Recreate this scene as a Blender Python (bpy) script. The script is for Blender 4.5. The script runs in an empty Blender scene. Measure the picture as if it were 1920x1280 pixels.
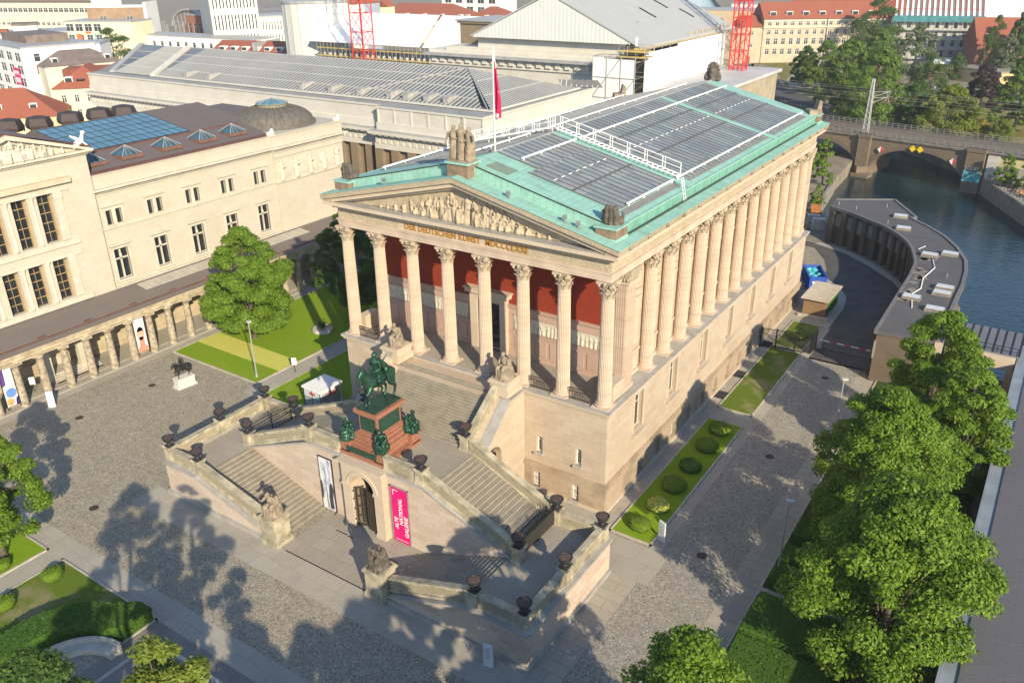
import bpy, bmesh, math, random
from math import sin, cos, pi, radians, sqrt, atan2, hypot
from mathutils import Vector, Matrix, noise as mnoise
C = bpy.context.scene.collection
R = random.Random(11)
WM = {}                                   # object -> world matrix

def tag(o, label=None, cat=None, group=None, kind=None):
    if label: o['label'] = label
    if cat: o['category'] = cat
    if group: o['group'] = group
    if kind: o['kind'] = kind
    return o

def empty(name, loc=(0, 0, 0), rz=0.0, label=None, cat=None, group=None, s=1.0):
    o = bpy.data.objects.new(name, None); C.objects.link(o)
    o.empty_display_size = .3
    o.location = loc; o.rotation_euler = (0, 0, rz); o.scale = (s, s, s)
    WM[o] = Matrix.LocRotScale(Vector(loc), Matrix.Rotation(rz, 3, 'Z').to_quaternion(), Vector((s, s, s)))
    return tag(o, label, cat, group)

def copytree(root, loc, rz=0.0, label=None, group=None, s=None):
    r = root.copy(); C.objects.link(r); r.location = loc; r.rotation_euler = (0, 0, rz)
    if s is not None: r.scale = (s, s, s) if not hasattr(s, '__len__') else s
    if label: r['label'] = label
    if group: r['group'] = group
    for ch in list(root.children):
        c = ch.copy(); C.objects.link(c); c.parent = r
        for g in ch.children:
            d = g.copy(); C.objects.link(d); d.parent = c
    return r

class MB:
    """collects geometry; .done() links it as ONE mesh object"""
    def __init__(s): s.v = []; s.f = []; s.m = []; s.cur = 0
    def mat(s, i): s.cur = i; return s
    def add(s, vs, fs):
        b = len(s.v); s.v.extend([tuple(p) for p in vs])
        for f in fs: s.f.append([b + i for i in f]); s.m.append(s.cur)
    def quad(s, a, b, c, d): s.add([a, b, c, d], [(0, 1, 2, 3)])
    def poly(s, pts): s.add(pts, [tuple(range(len(pts)))])
    def box(s, x0, x1, y0, y1, z0, z1):
        s.add([(x0,y0,z0),(x1,y0,z0),(x1,y1,z0),(x0,y1,z0),(x0,y0,z1),(x1,y0,z1),(x1,y1,z1),(x0,y1,z1)],
              [(3,2,1,0),(4,5,6,7),(0,1,5,4),(1,2,6,5),(2,3,7,6),(3,0,4,7)])
    def obox(s, c, d, rz=0.0, rx=0.0, ry=0.0):
        """box of size d centred at c, rotated"""
        M = Matrix.Rotation(rz, 3, 'Z') @ Matrix.Rotation(ry, 3, 'Y') @ Matrix.Rotation(rx, 3, 'X')
        c = Vector(c); h = Vector(d) / 2
        vs = [c + M @ Vector((sx*h.x, sy*h.y, sz*h.z)) for sz in (-1,1) for sy in (-1,1) for sx in (-1,1)]
        s.add(vs, [(2,3,1,0),(4,5,7,6),(0,1,5,4),(1,3,7,5),(3,2,6,7),(2,0,4,6)])
    def prism(s, pts, lo, hi, ax='z'):
        f = {'z': lambda u, v, w: (u, v, w), 'y': lambda u, v, w: (u, w, v), 'x': lambda u, v, w: (w, u, v)}[ax]
        n = len(pts)
        s.add([f(u, v, lo) for u, v in pts] + [f(u, v, hi) for u, v in pts],
              [tuple(range(n-1, -1, -1)), tuple(range(n, 2*n))] + [(i, (i+1) % n, n + (i+1) % n, n+i) for i in range(n)])
    def lathe(s, prof, c=(0,0,0), n=16, cap=True, wob=None):
        vs = []; fs = []
        for r, z in prof:
            for i in range(n):
                a = 2*pi*i/n; k = wob(a, z) if wob else 1
                vs.append((c[0]+r*k*cos(a), c[1]+r*k*sin(a), c[2]+z))
        m = len(prof)
        for j in range(m-1):
            for i in range(n):
                k = (i+1) % n
                fs.append((j*n+i, j*n+k, (j+1)*n+k, (j+1)*n+i))
        if cap: fs.append(tuple(range(n-1, -1, -1))); fs.append(tuple((m-1)*n+i for i in range(n)))
        s.add(vs, fs)
    def tube(s, pts, r, n=6, cap=True):
        pts = [Vector(p) for p in pts]; m = len(pts)
        rs = r if hasattr(r, '__len__') else [r]*m
        vs = []; fs = []; up = Vector((0, 0, 1))
        prev = None
        for j, p in enumerate(pts):
            t = (pts[min(j+1, m-1)] - pts[max(j-1, 0)])
            if t.length < 1e-9: t = Vector((0, 0, 1))
            t.normalize()
            if prev is None:
                a = t.cross(up)
                if a.length < .05: a = t.cross(Vector((1, 0, 0)))
            else:
                a = prev - t * prev.dot(t)
                if a.length < 1e-6: a = t.cross(up)
            a.normalize(); prev = a; b = t.cross(a)
            for i in range(n):
                th = 2*pi*i/n
                vs.append(p + (a*cos(th) + b*sin(th))*rs[j])
        for j in range(m-1):
            for i in range(n):
                k = (i+1) % n
                fs.append((j*n+i, j*n+k, (j+1)*n+k, (j+1)*n+i))
        if cap: fs.append(tuple(range(n-1, -1, -1))); fs.append(tuple((m-1)*n+i for i in range(n)))
        s.add(vs, fs)
    def ell(s, c, r, n=12, m=8, M=None):
        c = Vector(c); rx, ry, rz = r if hasattr(r, '__len__') else (r, r, r)
        vs = []; fs = []
        for j in range(m+1):
            th = pi*j/m
            for i in range(n):
                a = 2*pi*i/n
                p = Vector((rx*sin(th)*cos(a), ry*sin(th)*sin(a), -rz*cos(th)))
                vs.append(c + (M @ p if M else p))
        for j in range(m):
            for i in range(n):
                k = (i+1) % n
                fs.append((j*n+i, j*n+k, (j+1)*n+k, (j+1)*n+i))
        s.add(vs, fs)
    def caps(s, a, b, ra, rb, n=10):
        """tapered capsule"""
        a = Vector(a); b = Vector(b); d = (b-a); L = d.length
        if L < 1e-6: return s.ell(a, ra)
        d /= L; pts = []; rs = []
        for k in (-1, -.8, -.45, 0): pts.append(a + d*ra*k); rs.append(max(.01, ra*sqrt(max(0, 1-k*k))))
        for k in (0, .45, .8, 1): pts.append(b + d*rb*k); rs.append(max(.01, rb*sqrt(max(0, 1-k*k))))
        s.tube(pts, rs, n)
    def wall(s, P, U, w, h, opens=(), depth=.3, top=None):
        """vertical wall panel from corner P along unit U, with reveals at the openings (u0,u1,v0,v1)"""
        P = Vector(P); U = Vector(U).normalized(); V = Vector((0, 0, 1)); N = U.cross(V)
        us = sorted({0, w, *[a for o in opens for a in o[:2]]}); vs = sorted({0, h, *[a for o in opens for a in o[2:4]]})
        g = lambda u, v, d=0: P + U*u + V*v - N*d
        for i in range(len(us)-1):
            for j in range(len(vs)-1):
                cu = (us[i]+us[i+1])/2; cv = (vs[j]+vs[j+1])/2
                if any(o[0] < cu < o[1] and o[2] < cv < o[3] for o in opens): continue
                s.quad(g(us[i], vs[j]), g(us[i+1], vs[j]), g(us[i+1], vs[j+1]), g(us[i], vs[j+1]))
        for o in opens:
            a, b, c, d = o[:4]; D = depth
            s.quad(g(a,c), g(a,d), g(a,d,D), g(a,c,D)); s.quad(g(b,d), g(b,c), g(b,c,D), g(b,d,D))
            s.quad(g(b,c), g(a,c), g(a,c,D), g(b,c,D)); s.quad(g(a,d), g(b,d), g(b,d,D), g(a,d,D))
    def done(s, name, mats, parent=None, smooth=False, local=False, fix=True, base=None, **kw):
        me = bpy.data.meshes.new(name)
        mats = mats if isinstance(mats, (list, tuple)) else [mats]
        off = None
        if parent is not None and not local:
            inv = WM[parent].inverted(); vs = [inv @ Vector(p) for p in s.v]
        elif parent is None and not local:
            if base is None:
                xs = [p[0] for p in s.v]; ys = [p[1] for p in s.v]; zs = [p[2] for p in s.v]
                base = ((min(xs)+max(xs))/2, (min(ys)+max(ys))/2, min(zs))
            off = Vector(base); vs = [Vector(p) - off for p in s.v]
        else: vs = s.v
        me.from_pydata([tuple(p) for p in vs], [], s.f)
        for m in mats: me.materials.append(m)
        if len(mats) > 1: me.polygons.foreach_set('material_index', s.m)
        if smooth: me.polygons.foreach_set('use_smooth', [True]*len(me.polygons))
        if fix:
            bm = bmesh.new(); bm.from_mesh(me); bmesh.ops.recalc_face_normals(bm, faces=bm.faces); bm.to_mesh(me); bm.free()
        me.update()
        o = bpy.data.objects.new(name, me); C.objects.link(o)
        if parent is not None: o.parent = parent; WM[o] = WM.get(parent, Matrix())
        else:
            if off is not None: o.location = off
            WM[o] = Matrix.Translation(off or Vector((0, 0, 0)))
        return tag(o, kw.get('label'), kw.get('cat'), kw.get('group'), kw.get('kind'))

def inst(src, name, parent, loc=(0, 0, 0), rz=0.0, s=1.0):
    """copy of a part (shared mesh) placed in its parent's frame, sub-parts too"""
    o = src.copy(); C.objects.link(o); o.name = name; o.parent = parent; o.location = loc; o.rotation_euler = (0, 0, rz)
    o.scale = s if hasattr(s, '__len__') else (s, s, s)
    for ch in src.children:
        c = ch.copy(); C.objects.link(c); c.parent = o
    return o

def organic(o, voxel=.05, sm=2, disp=0.0, dscale=.3, adapt=None):
    """fuse overlapping lumps of one mesh into one continuous carved surface"""
    m = o.modifiers.new('fuse', 'REMESH'); m.mode = 'VOXEL'; m.voxel_size = voxel; m.use_smooth_shade = True
    if sm:
        k = o.modifiers.new('soft', 'SMOOTH'); k.factor = .5; k.iterations = sm
    if disp:
        t = bpy.data.textures.get('fold%d' % int(dscale*1000)) or bpy.data.textures.new('fold%d' % int(dscale*1000), 'CLOUDS')
        t.noise_scale = dscale; t.noise_depth = 2
        d = o.modifiers.new('folds', 'DISPLACE'); d.texture = t; d.strength = disp; d.texture_coords = 'LOCAL'; d.mid_level = .5
    return o
# ---------------------------------------------------------------- materials
class NT:
    def __init__(s, name):
        s.m = bpy.data.materials.new(name); s.m.use_nodes = True
        s.t = s.m.node_tree; s.b = s.t.nodes['Principled BSDF']; s.out = s.t.nodes['Material Output']
        s.co = s.t.nodes.new('ShaderNodeTexCoord').outputs['Object']
    def n(s, typ, **kw):
        nd = s.t.nodes.new('ShaderNode' + typ)
        for k, v in kw.items():
            if k.startswith('_'): setattr(nd, k[1:], v)
            else:
                key = k.replace('__', ' ')
                s.put(nd.inputs[int(key[1:])] if key[0] == 'i' and key[1:].isdigit() else nd.inputs[key], v)
        return nd
    def put(s, inp, v):
        if hasattr(v, 'is_output'): s.t.links.new(v, inp)
        else:
            if isinstance(v, tuple) and len(v) == 3 and inp.type == 'RGBA': v = (*v, 1)
            inp.default_value = v
    def noise(s, scale, detail=4, rough=.55, vec=None, dist=0):
        nd = s.n('TexNoise', Scale=scale, Detail=detail, Roughness=rough, Distortion=dist, Vector=vec or s.co); return nd.outputs['Fac']
    def ramp(s, fac, stops, interp='LINEAR'):
        nd = s.n('ValToRGB', Fac=fac); cr = nd.color_ramp; cr.interpolation = interp
        while len(cr.elements) < len(stops): cr.elements.new(.5)
        for e, (p, c) in zip(cr.elements, stops): e.position = p; e.color = (*c, 1) if hasattr(c, '__len__') else (c, c, c, 1)
        return nd.outputs['Color']
    def mix(s, fac, a, b, blend='MIX'):
        nd = s.n('Mix', _data_type='RGBA', _blend_type=blend); s.put(nd.inputs[0], fac); s.put(nd.inputs[6], a); s.put(nd.inputs[7], b); return nd.outputs[2]
    def math(s, op, a, b=0.0, c=None):
        nd = s.n('Math', _operation=op); s.put(nd.inputs[0], a); s.put(nd.inputs[1], b)
        if c is not None: s.put(nd.inputs[2], c)
        return nd.outputs[0]
    def map(s, scale=(1, 1, 1), rot=(0, 0, 0), vec=None):
        return s.n('Mapping', Vector=vec or s.co, Scale=scale, Rotation=rot).outputs[0]
    def xyz(s): return s.n('SeparateXYZ', Vector=s.co).outputs
    def comb(s, x, y, z=0.0): return s.n('CombineXYZ', X=x, Y=y, Z=z).outputs[0]
    def wallco(s):
        x, y, z = s.xyz(); return s.comb(s.math('ADD', x, y), z)
    def bump(s, h, strength=.3, dist=.05):
        s.put(s.b.inputs['Normal'], s.n('Bump', Height=h, Strength=strength, Distance=dist).outputs[0])
    def set(s, col=None, rough=.8, metal=0.0, spec=.3):
        if col is not None: s.put(s.b.inputs['Base Color'], col)
        s.put(s.b.inputs['Roughness'], rough); s.put(s.b.inputs['Metallic'], metal); s.put(s.b.inputs['Specular IOR Level'], spec)
        return s.m

def plain(name, c, rough=.7, var=.18, scale=1.5, metal=0.0, spec=.3, bump=0.0):
    t = NT(name); f = t.noise(scale)
    d = tuple(x*(1-var) for x in c); l = tuple(min(1, x*(1+var)) for x in c)
    col = t.ramp(f, [(.3, d), (.7, l)])
    if bump: t.bump(t.noise(scale*6), bump, .03)
    return t.set(col, rough, metal, spec)

def ashlar(name, c1, c2, c3, bw=1.5, bh=.6, mortar=.010, mcol=None, stain=(.16, .13, .09), stain_amt=.35, rough=.85, floor=False, bump=.25, wet=None):
    t = NT(name)
    v = t.co if floor else t.wallco()
    br = t.n('TexBrick', Vector=v, Color1=c1, Color2=c2, Mortar=mcol or tuple(x*.55 for x in c1), Scale=1.0, Mortar__Size=mortar, Brick__Width=bw, Row__Height=bh, Bias=-.1)
    br.inputs['Mortar Smooth'].default_value = .3
    # per-block third tone
    br2 = t.n('TexBrick', Vector=v, Color1=(0, 0, 0), Color2=(1, 1, 1), Mortar=(0, 0, 0), Scale=1.0, Mortar__Size=0.0, Brick__Width=bw, Row__Height=bh, Bias=-.45)
    br2.offset = .5
    col = t.mix(t.math('MULTIPLY', br2.outputs['Color'], .8), br.outputs['Color'], c3)
    n1 = t.noise(.35, 6, .65); n2 = t.noise(3.0, 5, .6)
    col = t.mix(t.math('MULTIPLY', t.ramp(n1, [(.45, 0.0), (.75, 1.0)]), stain_amt), col, stain)
    col = t.mix(.25, col, t.ramp(n2, [(.25, tuple(x*.7 for x in c1)), (.75, tuple(min(1, x*1.2) for x in c1))]))
    if bump: t.bump(t.math('ADD', br.outputs['Fac'], t.math('MULTIPLY', n2, -.6)), -bump, .03)
    return t.set(col, rough, 0, .2)

mSand = ashlar('warm sandstone blocks', (.49, .405, .305), (.455, .36, .27), (.41, .305, .23), 1.45, .62, stain=(.20, .155, .11), stain_amt=.30)
mSandPale = ashlar('pale sandstone', (.52, .435, .33), (.50, .41, .315), (.465, .37, .285), 1.9, .9, .006, stain_amt=.2)
mBase = ashlar('soot stained base sandstone', (.41, .325, .235), (.375, .29, .21), (.35, .26, .19), 1.6, .72, stain=(.05, .04, .03), stain_amt=.75)
mStairWall = ashlar('pink and buff sandstone blocks', (.53, .445, .36), (.485, .385, .31), (.38, .265, .21), 1.5, .55, stain=(.25, .2, .15), stain_amt=.2)
mParapet = plain('lichen grey sandstone', (.365, .325, .235), .9, .4, 1.1, bump=.3)
def carvedmat(name, c, scale=5, depth=.9):
    t = NT(name); n = t.noise(scale, 3, .6, dist=2.2); g = t.noise(.8)
    col = t.mix(.5, t.ramp(n, [(.3, tuple(x*.62 for x in c)), (.6, c)]), t.ramp(g, [(.3, tuple(x*.8 for x in c)), (.7, tuple(min(1, x*1.15) for x in c))]))
    t.bump(n, depth, .12); return t.set(col, .85, 0, .2)
mCarve = carvedmat('carved sandstone ornament', (.47, .385, .275))
mCarveGrey = carvedmat('carved lichen sandstone', (.385, .335, .235))
mFigure = plain('weathered statue stone', (.25, .205, .15), .9, .35, 2.0, bump=.3)
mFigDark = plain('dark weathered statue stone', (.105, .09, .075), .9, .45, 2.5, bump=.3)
mRelief = plain('yellow tympanum stone', (.38, .315, .225), .9, .22, 2.0, bump=.2)
mColumn = None
def columnmat():
    t = NT('banded pink sandstone column'); x, y, z = t.xyz()
    b = t.noise(1.0, 3, .6, vec=t.comb(t.math('MULTIPLY', x, .15), t.math('MULTIPLY', y, .15), t.math('MULTIPLY', z, 1.1)))
    col = t.ramp(b, [(.3, (.45, .345, .275)), (.45, (.49, .39, .305)), (.6, (.515, .42, .32)), (.75, (.465, .365, .285))])
    br = t.n('TexBrick', Vector=t.comb(9.0, z), Color1=(1, 1, 1), Color2=(.965, .935, .91), Mortar=(.7, .6, .55), Scale=1.0, Mortar__Size=.012, Brick__Width=50, Row__Height=1.3)
    col = t.mix(1.0, col, br.outputs['Color'], 'MULTIPLY')
    return t.set(col, .85, 0, .2)
mColumn = columnmat()
def steps_mat(name, c):
    t = NT(name); n = t.noise(1.2, 6, .7); m = t.noise(9, 3)
    col = t.mix(.35, t.ramp(n, [(.3, tuple(x*.62 for x in c)), (.5, c), (.75, tuple(min(1, x*1.22) for x in c))]), t.ramp(m, [(.3, tuple(x*.7 for x in c)), (.7, c)]))
    t.bump(m, .15); return t.set(col, .85, 0, .2)
mStep = steps_mat('worn granite steps', (.315, .28, .22))
mLedge = plain('grey zinc covered ledge', (.34, .325, .30), .6, .2, .8)
mSlab = ashlar('square granite slabs', (.335, .305, .25), (.31, .28, .23), (.27, .245, .205), 1.5, 1.5, .025, stain=(.2, .17, .13), stain_amt=.35, floor=True, bump=.1)
mTerr = ashlar('terrace floor slabs', (.335, .305, .25), (.315, .285, .235), (.285, .26, .215), 1.9, 1.2, .018, stain=(.22, .18, .13), stain_amt=.4, floor=True, bump=.1)
def cobble(name, c, sc=5.5):
    t = NT(name); v = t.n('TexVoronoi', Vector=t.co, Scale=sc, Randomness=.75); v.feature = 'F1'
    e = t.n('TexVoronoi', Vector=t.co, Scale=sc, Randomness=.75); e.feature = 'DISTANCE_TO_EDGE'
    big = t.noise(.12, 5, .65); mid = t.noise(.9, 4)
    hs = t.n('SeparateColor', Color=v.outputs['Color']).outputs[0]
    col = t.ramp(hs, [(.0, tuple(x*.72 for x in c)), (.55, c), (1.0, tuple(min(1, x*1.3) for x in c))])
    warm = (c[0]*1.14, c[1]*1.02, c[2]*.86)
    col = t.mix(t.ramp(big, [(.42, 0.0), (.66, .8)]), col, t.mix(.6, col, warm))
    col = t.mix(.35, col, t.ramp(mid, [(.3, tuple(x*.72 for x in c)), (.7, tuple(x*1.18 for x in c))]))
    gap = t.ramp(e.outputs['Distance'], [(.01, .38), (.085, 1.0)])
    col = t.mix(1.0, col, gap, 'MULTIPLY')
    t.bump(t.ramp(e.outputs['Distance'], [(.0, 0.0), (.14, 1.0)]), .5, .04)
    return t.set(col, .8, 0, .3)
mCobble = cobble('grey beige cobbles', (.35, .318, .25), 5.6)
mCobbleRoad = cobble('small grey cobbles', (.345, .325, .28), 6.0)
mAsphalt = plain('patched asphalt', (.085, .082, .08), .9, .25, .5, bump=.15)
mPath = ashlar('worn granite plates', (.37, .345, .29), (.345, .32, .27), (.32, .295, .25), 2.4, 2.1, .02, stain=(.2, .175, .14), stain_amt=.4, floor=True, bump=.08)
mPathX = ashlar('long granite plates laid crosswise', (.375, .34, .28), (.34, .31, .26), (.29, .265, .225), 2.2, 1.05, .035, stain=(.2, .175, .14), stain_amt=.35, floor=True, bump=.1)
mKerb = plain('granite kerb', (.42, .39, .33), .8, .2, 1.0)
mEarth = plain('bare ground', (.22, .19, .145), .95, .3, .3)
def grass(name, c1, c2, dry=None, dryamt=.0):
    t = NT(name); n = t.noise(1.3, 6, .7); f = t.noise(22, 2, .7); p = t.noise(.28, 4, .6)
    col = t.mix(.55, t.ramp(n, [(.3, c1), (.7, c2)]), t.ramp(f, [(.25, tuple(x*.5 for x in c1)), (.75, tuple(x*1.35 for x in c2))]))
    if dry: col = t.mix(t.math('MULTIPLY', t.ramp(p, [(.48, 0.0), (.62, 1.0)]), dryamt), col, dry)
    t.bump(f, .7, .05); return t.set(col, .9, 0, .15)
mGrass = grass('mown lawn', (.135, .235, .008), (.21, .325, .012), (.25, .26, .05), .3)
mGrassDry = grass('dry patchy lawn', (.075, .125, .012), (.13, .18, .02), (.25, .22, .12), .8)
mGrassYellow = grass('pale yellow grass strip', (.46, .46, .09), (.58, .56, .13))
mGrassWild = grass('wild bank grass', (.12, .12, .03), (.2, .175, .05), (.3, .25, .1), .6)
mHedge = grass('clipped hedge', (.03, .085, .010), (.065, .14, .018))
mTopi = grass('clipped box leaves', (.07, .13, .010), (.13, .20, .018))
def copper(name, c1, c2, c3, seam=None):
    t = NT(name); n = t.noise(.7, 6, .68); m = t.noise(5, 4)
    col = t.mix(.4, t.ramp(n, [(.3, c1), (.5, c2), (.72, c3)]), t.ramp(m, [(.3, c1), (.7, c2)]))
    x_, y_, z_ = t.xyz(); st = t.noise(1.0, 4, .7, vec=t.comb(t.math('MULTIPLY', x_, .35), t.math('MULTIPLY', y_, 2.2), t.math('MULTIPLY', z_, .3)))
    col = t.mix(t.ramp(st, [(.5, 0.0), (.68, .55)]), col, tuple(k*f for k, f in zip(c1, (.85, .62, .58))))
    col = t.mix(t.ramp(t.noise(1.7, 5, .75), [(.58, 0.0), (.72, .5)]), col, (.16*c1[0]/.17, .15*c1[1]/.36, .11*c1[2]/.29) if c1[0] > .1 else c1)
    if seam:
        x, y, z = t.xyz(); w = {'x': x, 'y': y}[seam[0]]
        fr = t.math('FRACT', t.math('MULTIPLY', w, 1/seam[1]))
        col = t.mix(t.ramp(fr, [(.0, .55), (.07, 0.0), (.95, 0.0), (1.0, .55)]), col, tuple(x*.45 for x in c1))
    return t.set(col, .62, 0, .35)
mCopper = copper('green copper patina', (.20, .40, .335), (.275, .495, .415), (.35, .56, .475))
mCopperX = copper('green copper with seams across', (.20, .40, .335), (.275, .495, .415), (.35, .56, .475), ('x', .62))
mCopperY = copper('green copper with standing seams', (.20, .40, .335), (.275, .495, .415), (.35, .56, .475), ('y', .62))
mCopperPanel = copper('deep green copper panels', (.12, .30, .235), (.16, .37, .285), (.20, .41, .32), ('y', 2.0))
mBronze = copper('green bronze patina', (.012, .05, .032), (.03, .09, .06), (.085, .17, .115))
mBronze.node_tree.nodes['Principled BSDF'].inputs['Metallic'].default_value = .55
mBronze.node_tree.nodes['Principled BSDF'].inputs['Roughness'].default_value = .42
mBronzeDark = plain('dark bronze', (.03, .035, .03), .4, .4, 3, .5)
mGranite = plain('polished red granite', (.30, .135, .085), .42, .22, 5, spec=.5)
mRed = ashlar('pompeian red plaster', (.235, .036, .017), (.22, .034, .016), (.205, .031, .015), 2.4, 1.2, .008, mcol=(.2, .03, .015), stain=(.2, .03, .015), stain_amt=.3, bump=.05)
mPinkStone = ashlar('pink panelled stone', (.44, .31, .245), (.42, .295, .235), (.40, .28, .22), 2.6, 3.1, .006, stain_amt=.15)
mIron = plain('black iron', (.02, .02, .022), .5, .3, 4, .2)
mIronBrown = plain('brown black iron bars', (.05, .042, .033), .55, .3, 4, .2)
mGlass = plain('dark window glass', (.018, .022, .028), .06, .3, .7, spec=.6)
mGlassPale = plain('pale reflecting glass', (.30, .34, .35), .12, .25, .8, spec=.6)
mWhite = plain('white paint', (.78, .77, .74), .55, .05, 2)
mWhiteStone = plain('white stone', (.56, .54, .49), .8, .1, 3)
mGold = plain('gold leaf lettering', (.36, .17, .012), .5, .1, 3, .0)
mMagenta = plain('magenta banner cloth', (.62, .008, .16), .7, .06, 1)
mDark = plain('dark opening', (.012, .012, .013), .9, .2, 1)
mZinc = plain('grey zinc roof', (.33, .335, .335), .5, .15, .5)
mRoofDark = ashlar('dark grey roof sheets', (.215, .21, .20), (.20, .195, .19), (.18, .175, .17), 3.0, .45, .02, stain=(.3, .29, .28), stain_amt=.25, floor=True, bump=.1)
def skyglass():
    t = NT('roof glass panes'); x, y, z = t.xyz()
    v = t.comb(t.math('MULTIPLY', x, .42), t.math('MULTIPLY', y, 1.111))
    wn = t.n('TexWhiteNoise', Vector=t.n('VectorMath', _operation='FLOOR', i0=v).outputs[0])
    st = t.noise(.32, 6, .75, dist=1.0); d = t.noise(1.6, 5, .7)
    base = t.ramp(wn.outputs['Value'], [(0.0, (.155, .20, .225)), (.45, (.205, .255, .275)), (.8, (.25, .30, .305)), (1.0, (.33, .37, .36))])
    col = t.mix(t.ramp(st, [(.4, 0.0), (.66, .75)]), base, (.23, .20, .18))
    col = t.mix(t.ramp(d, [(.5, 0.0), (.75, .5)]), col, (.31, .32, .33))
    t.put(t.b.inputs['Roughness'], t.ramp(d, [(.3, .22), (.7, .5)]))
    m = t.set(col, .3, 0, .5); t.put(t.b.inputs['Roughness'], t.ramp(d, [(.3, .25), (.7, .55)])); return m
mSkyGlass = skyglass()
def water():
    t = NT('river water'); a = t.noise(1.0, 3, .5, vec=t.map((.55, 1.6, 1), (0, 0, .5))); b = t.noise(.2, 2)
    t.bump(t.math('ADD', a, t.math('MULTIPLY', b, .6)), .35, .25)
    return t.set(t.ramp(b, [(.3, (.004, .017, .024)), (.7, (.007, .028, .040))]), .09, 0, .35)
mWater = water()
def leaf(name, stops, tr=.35):
    t = NT(name)
    g = t.n('NewGeometry').outputs['Random Per Island']; oi = t.n('ObjectInfo').outputs['Random']
    n = t.noise(.35, 3)
    f = t.math('ADD', t.math('MULTIPLY', g, .75), t.math('MULTIPLY', n, .35))
    col = t.ramp(f, stops)
    col = t.mix(t.math('MULTIPLY', oi, .22), col, tuple(x*.6 for x in stops[len(stops)//2][1]))
    t.set(col, .55, 0, .3)
    tl = t.n('BsdfTranslucent', Color=t.mix(.5, col, (.25, .32, .02)))
    ms = t.n('MixShader', Fac=tr); t.t.links.new(t.b.outputs[0], ms.inputs[1]); t.t.links.new(tl.outputs[0], ms.inputs[2])
    t.t.links.new(ms.outputs[0], t.out.inputs[0]); return t.m
mLeaf = leaf('fresh linden leaves', [(.05, (.07, .15, .012)), (.4, (.12, .225, .016)), (.75, (.17, .29, .024)), (1.0, (.30, .38, .07))], .42)
mLeafDeep = leaf('deep green leaves', [(.05, (.03, .08, .015)), (.5, (.06, .125, .022)), (1.0, (.11, .18, .036))], .38)
mLeafPark = leaf('park tree leaves', [(.05, (.07, .14, .024)), (.5, (.13, .22, .036)), (1.0, (.21, .30, .06))], .42)
mLeafYellow = leaf('yellowish green leaves', [(.05, (.10, .145, .018)), (.5, (.17, .22, .028)), (1.0, (.27, .30, .06))], .4)
mLeafGold = leaf('golden shrub leaves', [(.05, (.20, .18, .02)), (.5, (.34, .28, .03)), (1.0, (.45, .36, .05))], .3)
mLeafPurple = leaf('purple beech leaves', [(.05, (.018, .012, .016)), (.5, (.035, .02, .026)), (1.0, (.06, .035, .04))], .2)
mLeafSilver = leaf('silvery birch leaves', [(.05, (.07, .095, .05)), (.5, (.12, .15, .08)), (1.0, (.19, .22, .13))], .3)
mBark = plain('grey brown bark', (.10, .08, .06), .95, .35, 4)
mBirch = plain('white birch bark', (.5, .48, .44), .9, .3, 4)
# ---------------------------------------------------------------- figures (carved, cast)
def fig_stand(mb, o=(0,0,0), h=1.0, turn=0.0, arm=0, wide=1.0, lean=0.0):
    """draped standing figure of height h at o"""
    o = Vector(o); M = Matrix.Rotation(turn, 3, 'Z')
    P = lambda x, y, z: o + M @ Vector((x*h*wide, y*h, z*h)) + Vector((lean*z*h, 0, 0))
    mb.caps(P(0,0,.05), P(0,0,.45), .155*h, .12*h); mb.caps(P(.05,-.04,.03), P(.04,-.05,.42), .085*h, .075*h); mb.caps(P(-.06,-.02,.03), P(-.05,-.03,.42), .085*h, .07*h)
    mb.caps(P(0,0,.45), P(0,0,.76), .105*h, .115*h); mb.caps(P(-.11,0,.77), P(.11,0,.77), .055*h, .055*h)
    mb.caps(P(0,0,.8), P(0,-.01,.87), .045*h, .04*h); mb.ell(P(0,-.01,.925), (.058*h, .065*h, .078*h)); mb.ell(P(0,.03,.94), (.06*h,.06*h,.06*h))
    if arm == 0:
        mb.caps(P(.14,0,.76), P(.17,-.02,.58), .042*h, .036*h); mb.caps(P(.17,-.02,.58), P(.08,-.12,.52), .034*h, .03*h)
        mb.caps(P(-.14,0,.76), P(-.17,0,.57), .042*h, .036*h); mb.caps(P(-.17,0,.57), P(-.15,-.06,.42), .034*h, .03*h)
    elif arm == 1:
        mb.caps(P(.14,0,.76), P(.24,-.02,.66), .042*h, .036*h); mb.caps(P(.24,-.02,.66), P(.27,-.06,.82), .034*h, .028*h)
        mb.caps(P(-.14,0,.76), P(-.17,-.05,.6), .042*h, .036*h); mb.caps(P(-.17,-.05,.6), P(-.04,-.13,.6), .034*h, .03*h)
    else:
        mb.caps(P(.14,0,.76), P(.16,-.06,.6), .042*h, .036*h); mb.caps(P(.16,-.06,.6), P(.02,-.13,.64), .034*h, .03*h)
        mb.caps(P(-.14,0,.76), P(-.2,.02,.6), .042*h, .036*h); mb.caps(P(-.2,.02,.6), P(-.22,-.02,.42), .034*h, .03*h)
    mb.caps(P(.1,.06,.7), P(.05,.09,.1), .06*h, .09*h); mb.caps(P(-.1,.06,.7), P(-.06,.09,.1), .05*h, .08*h)

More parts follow.
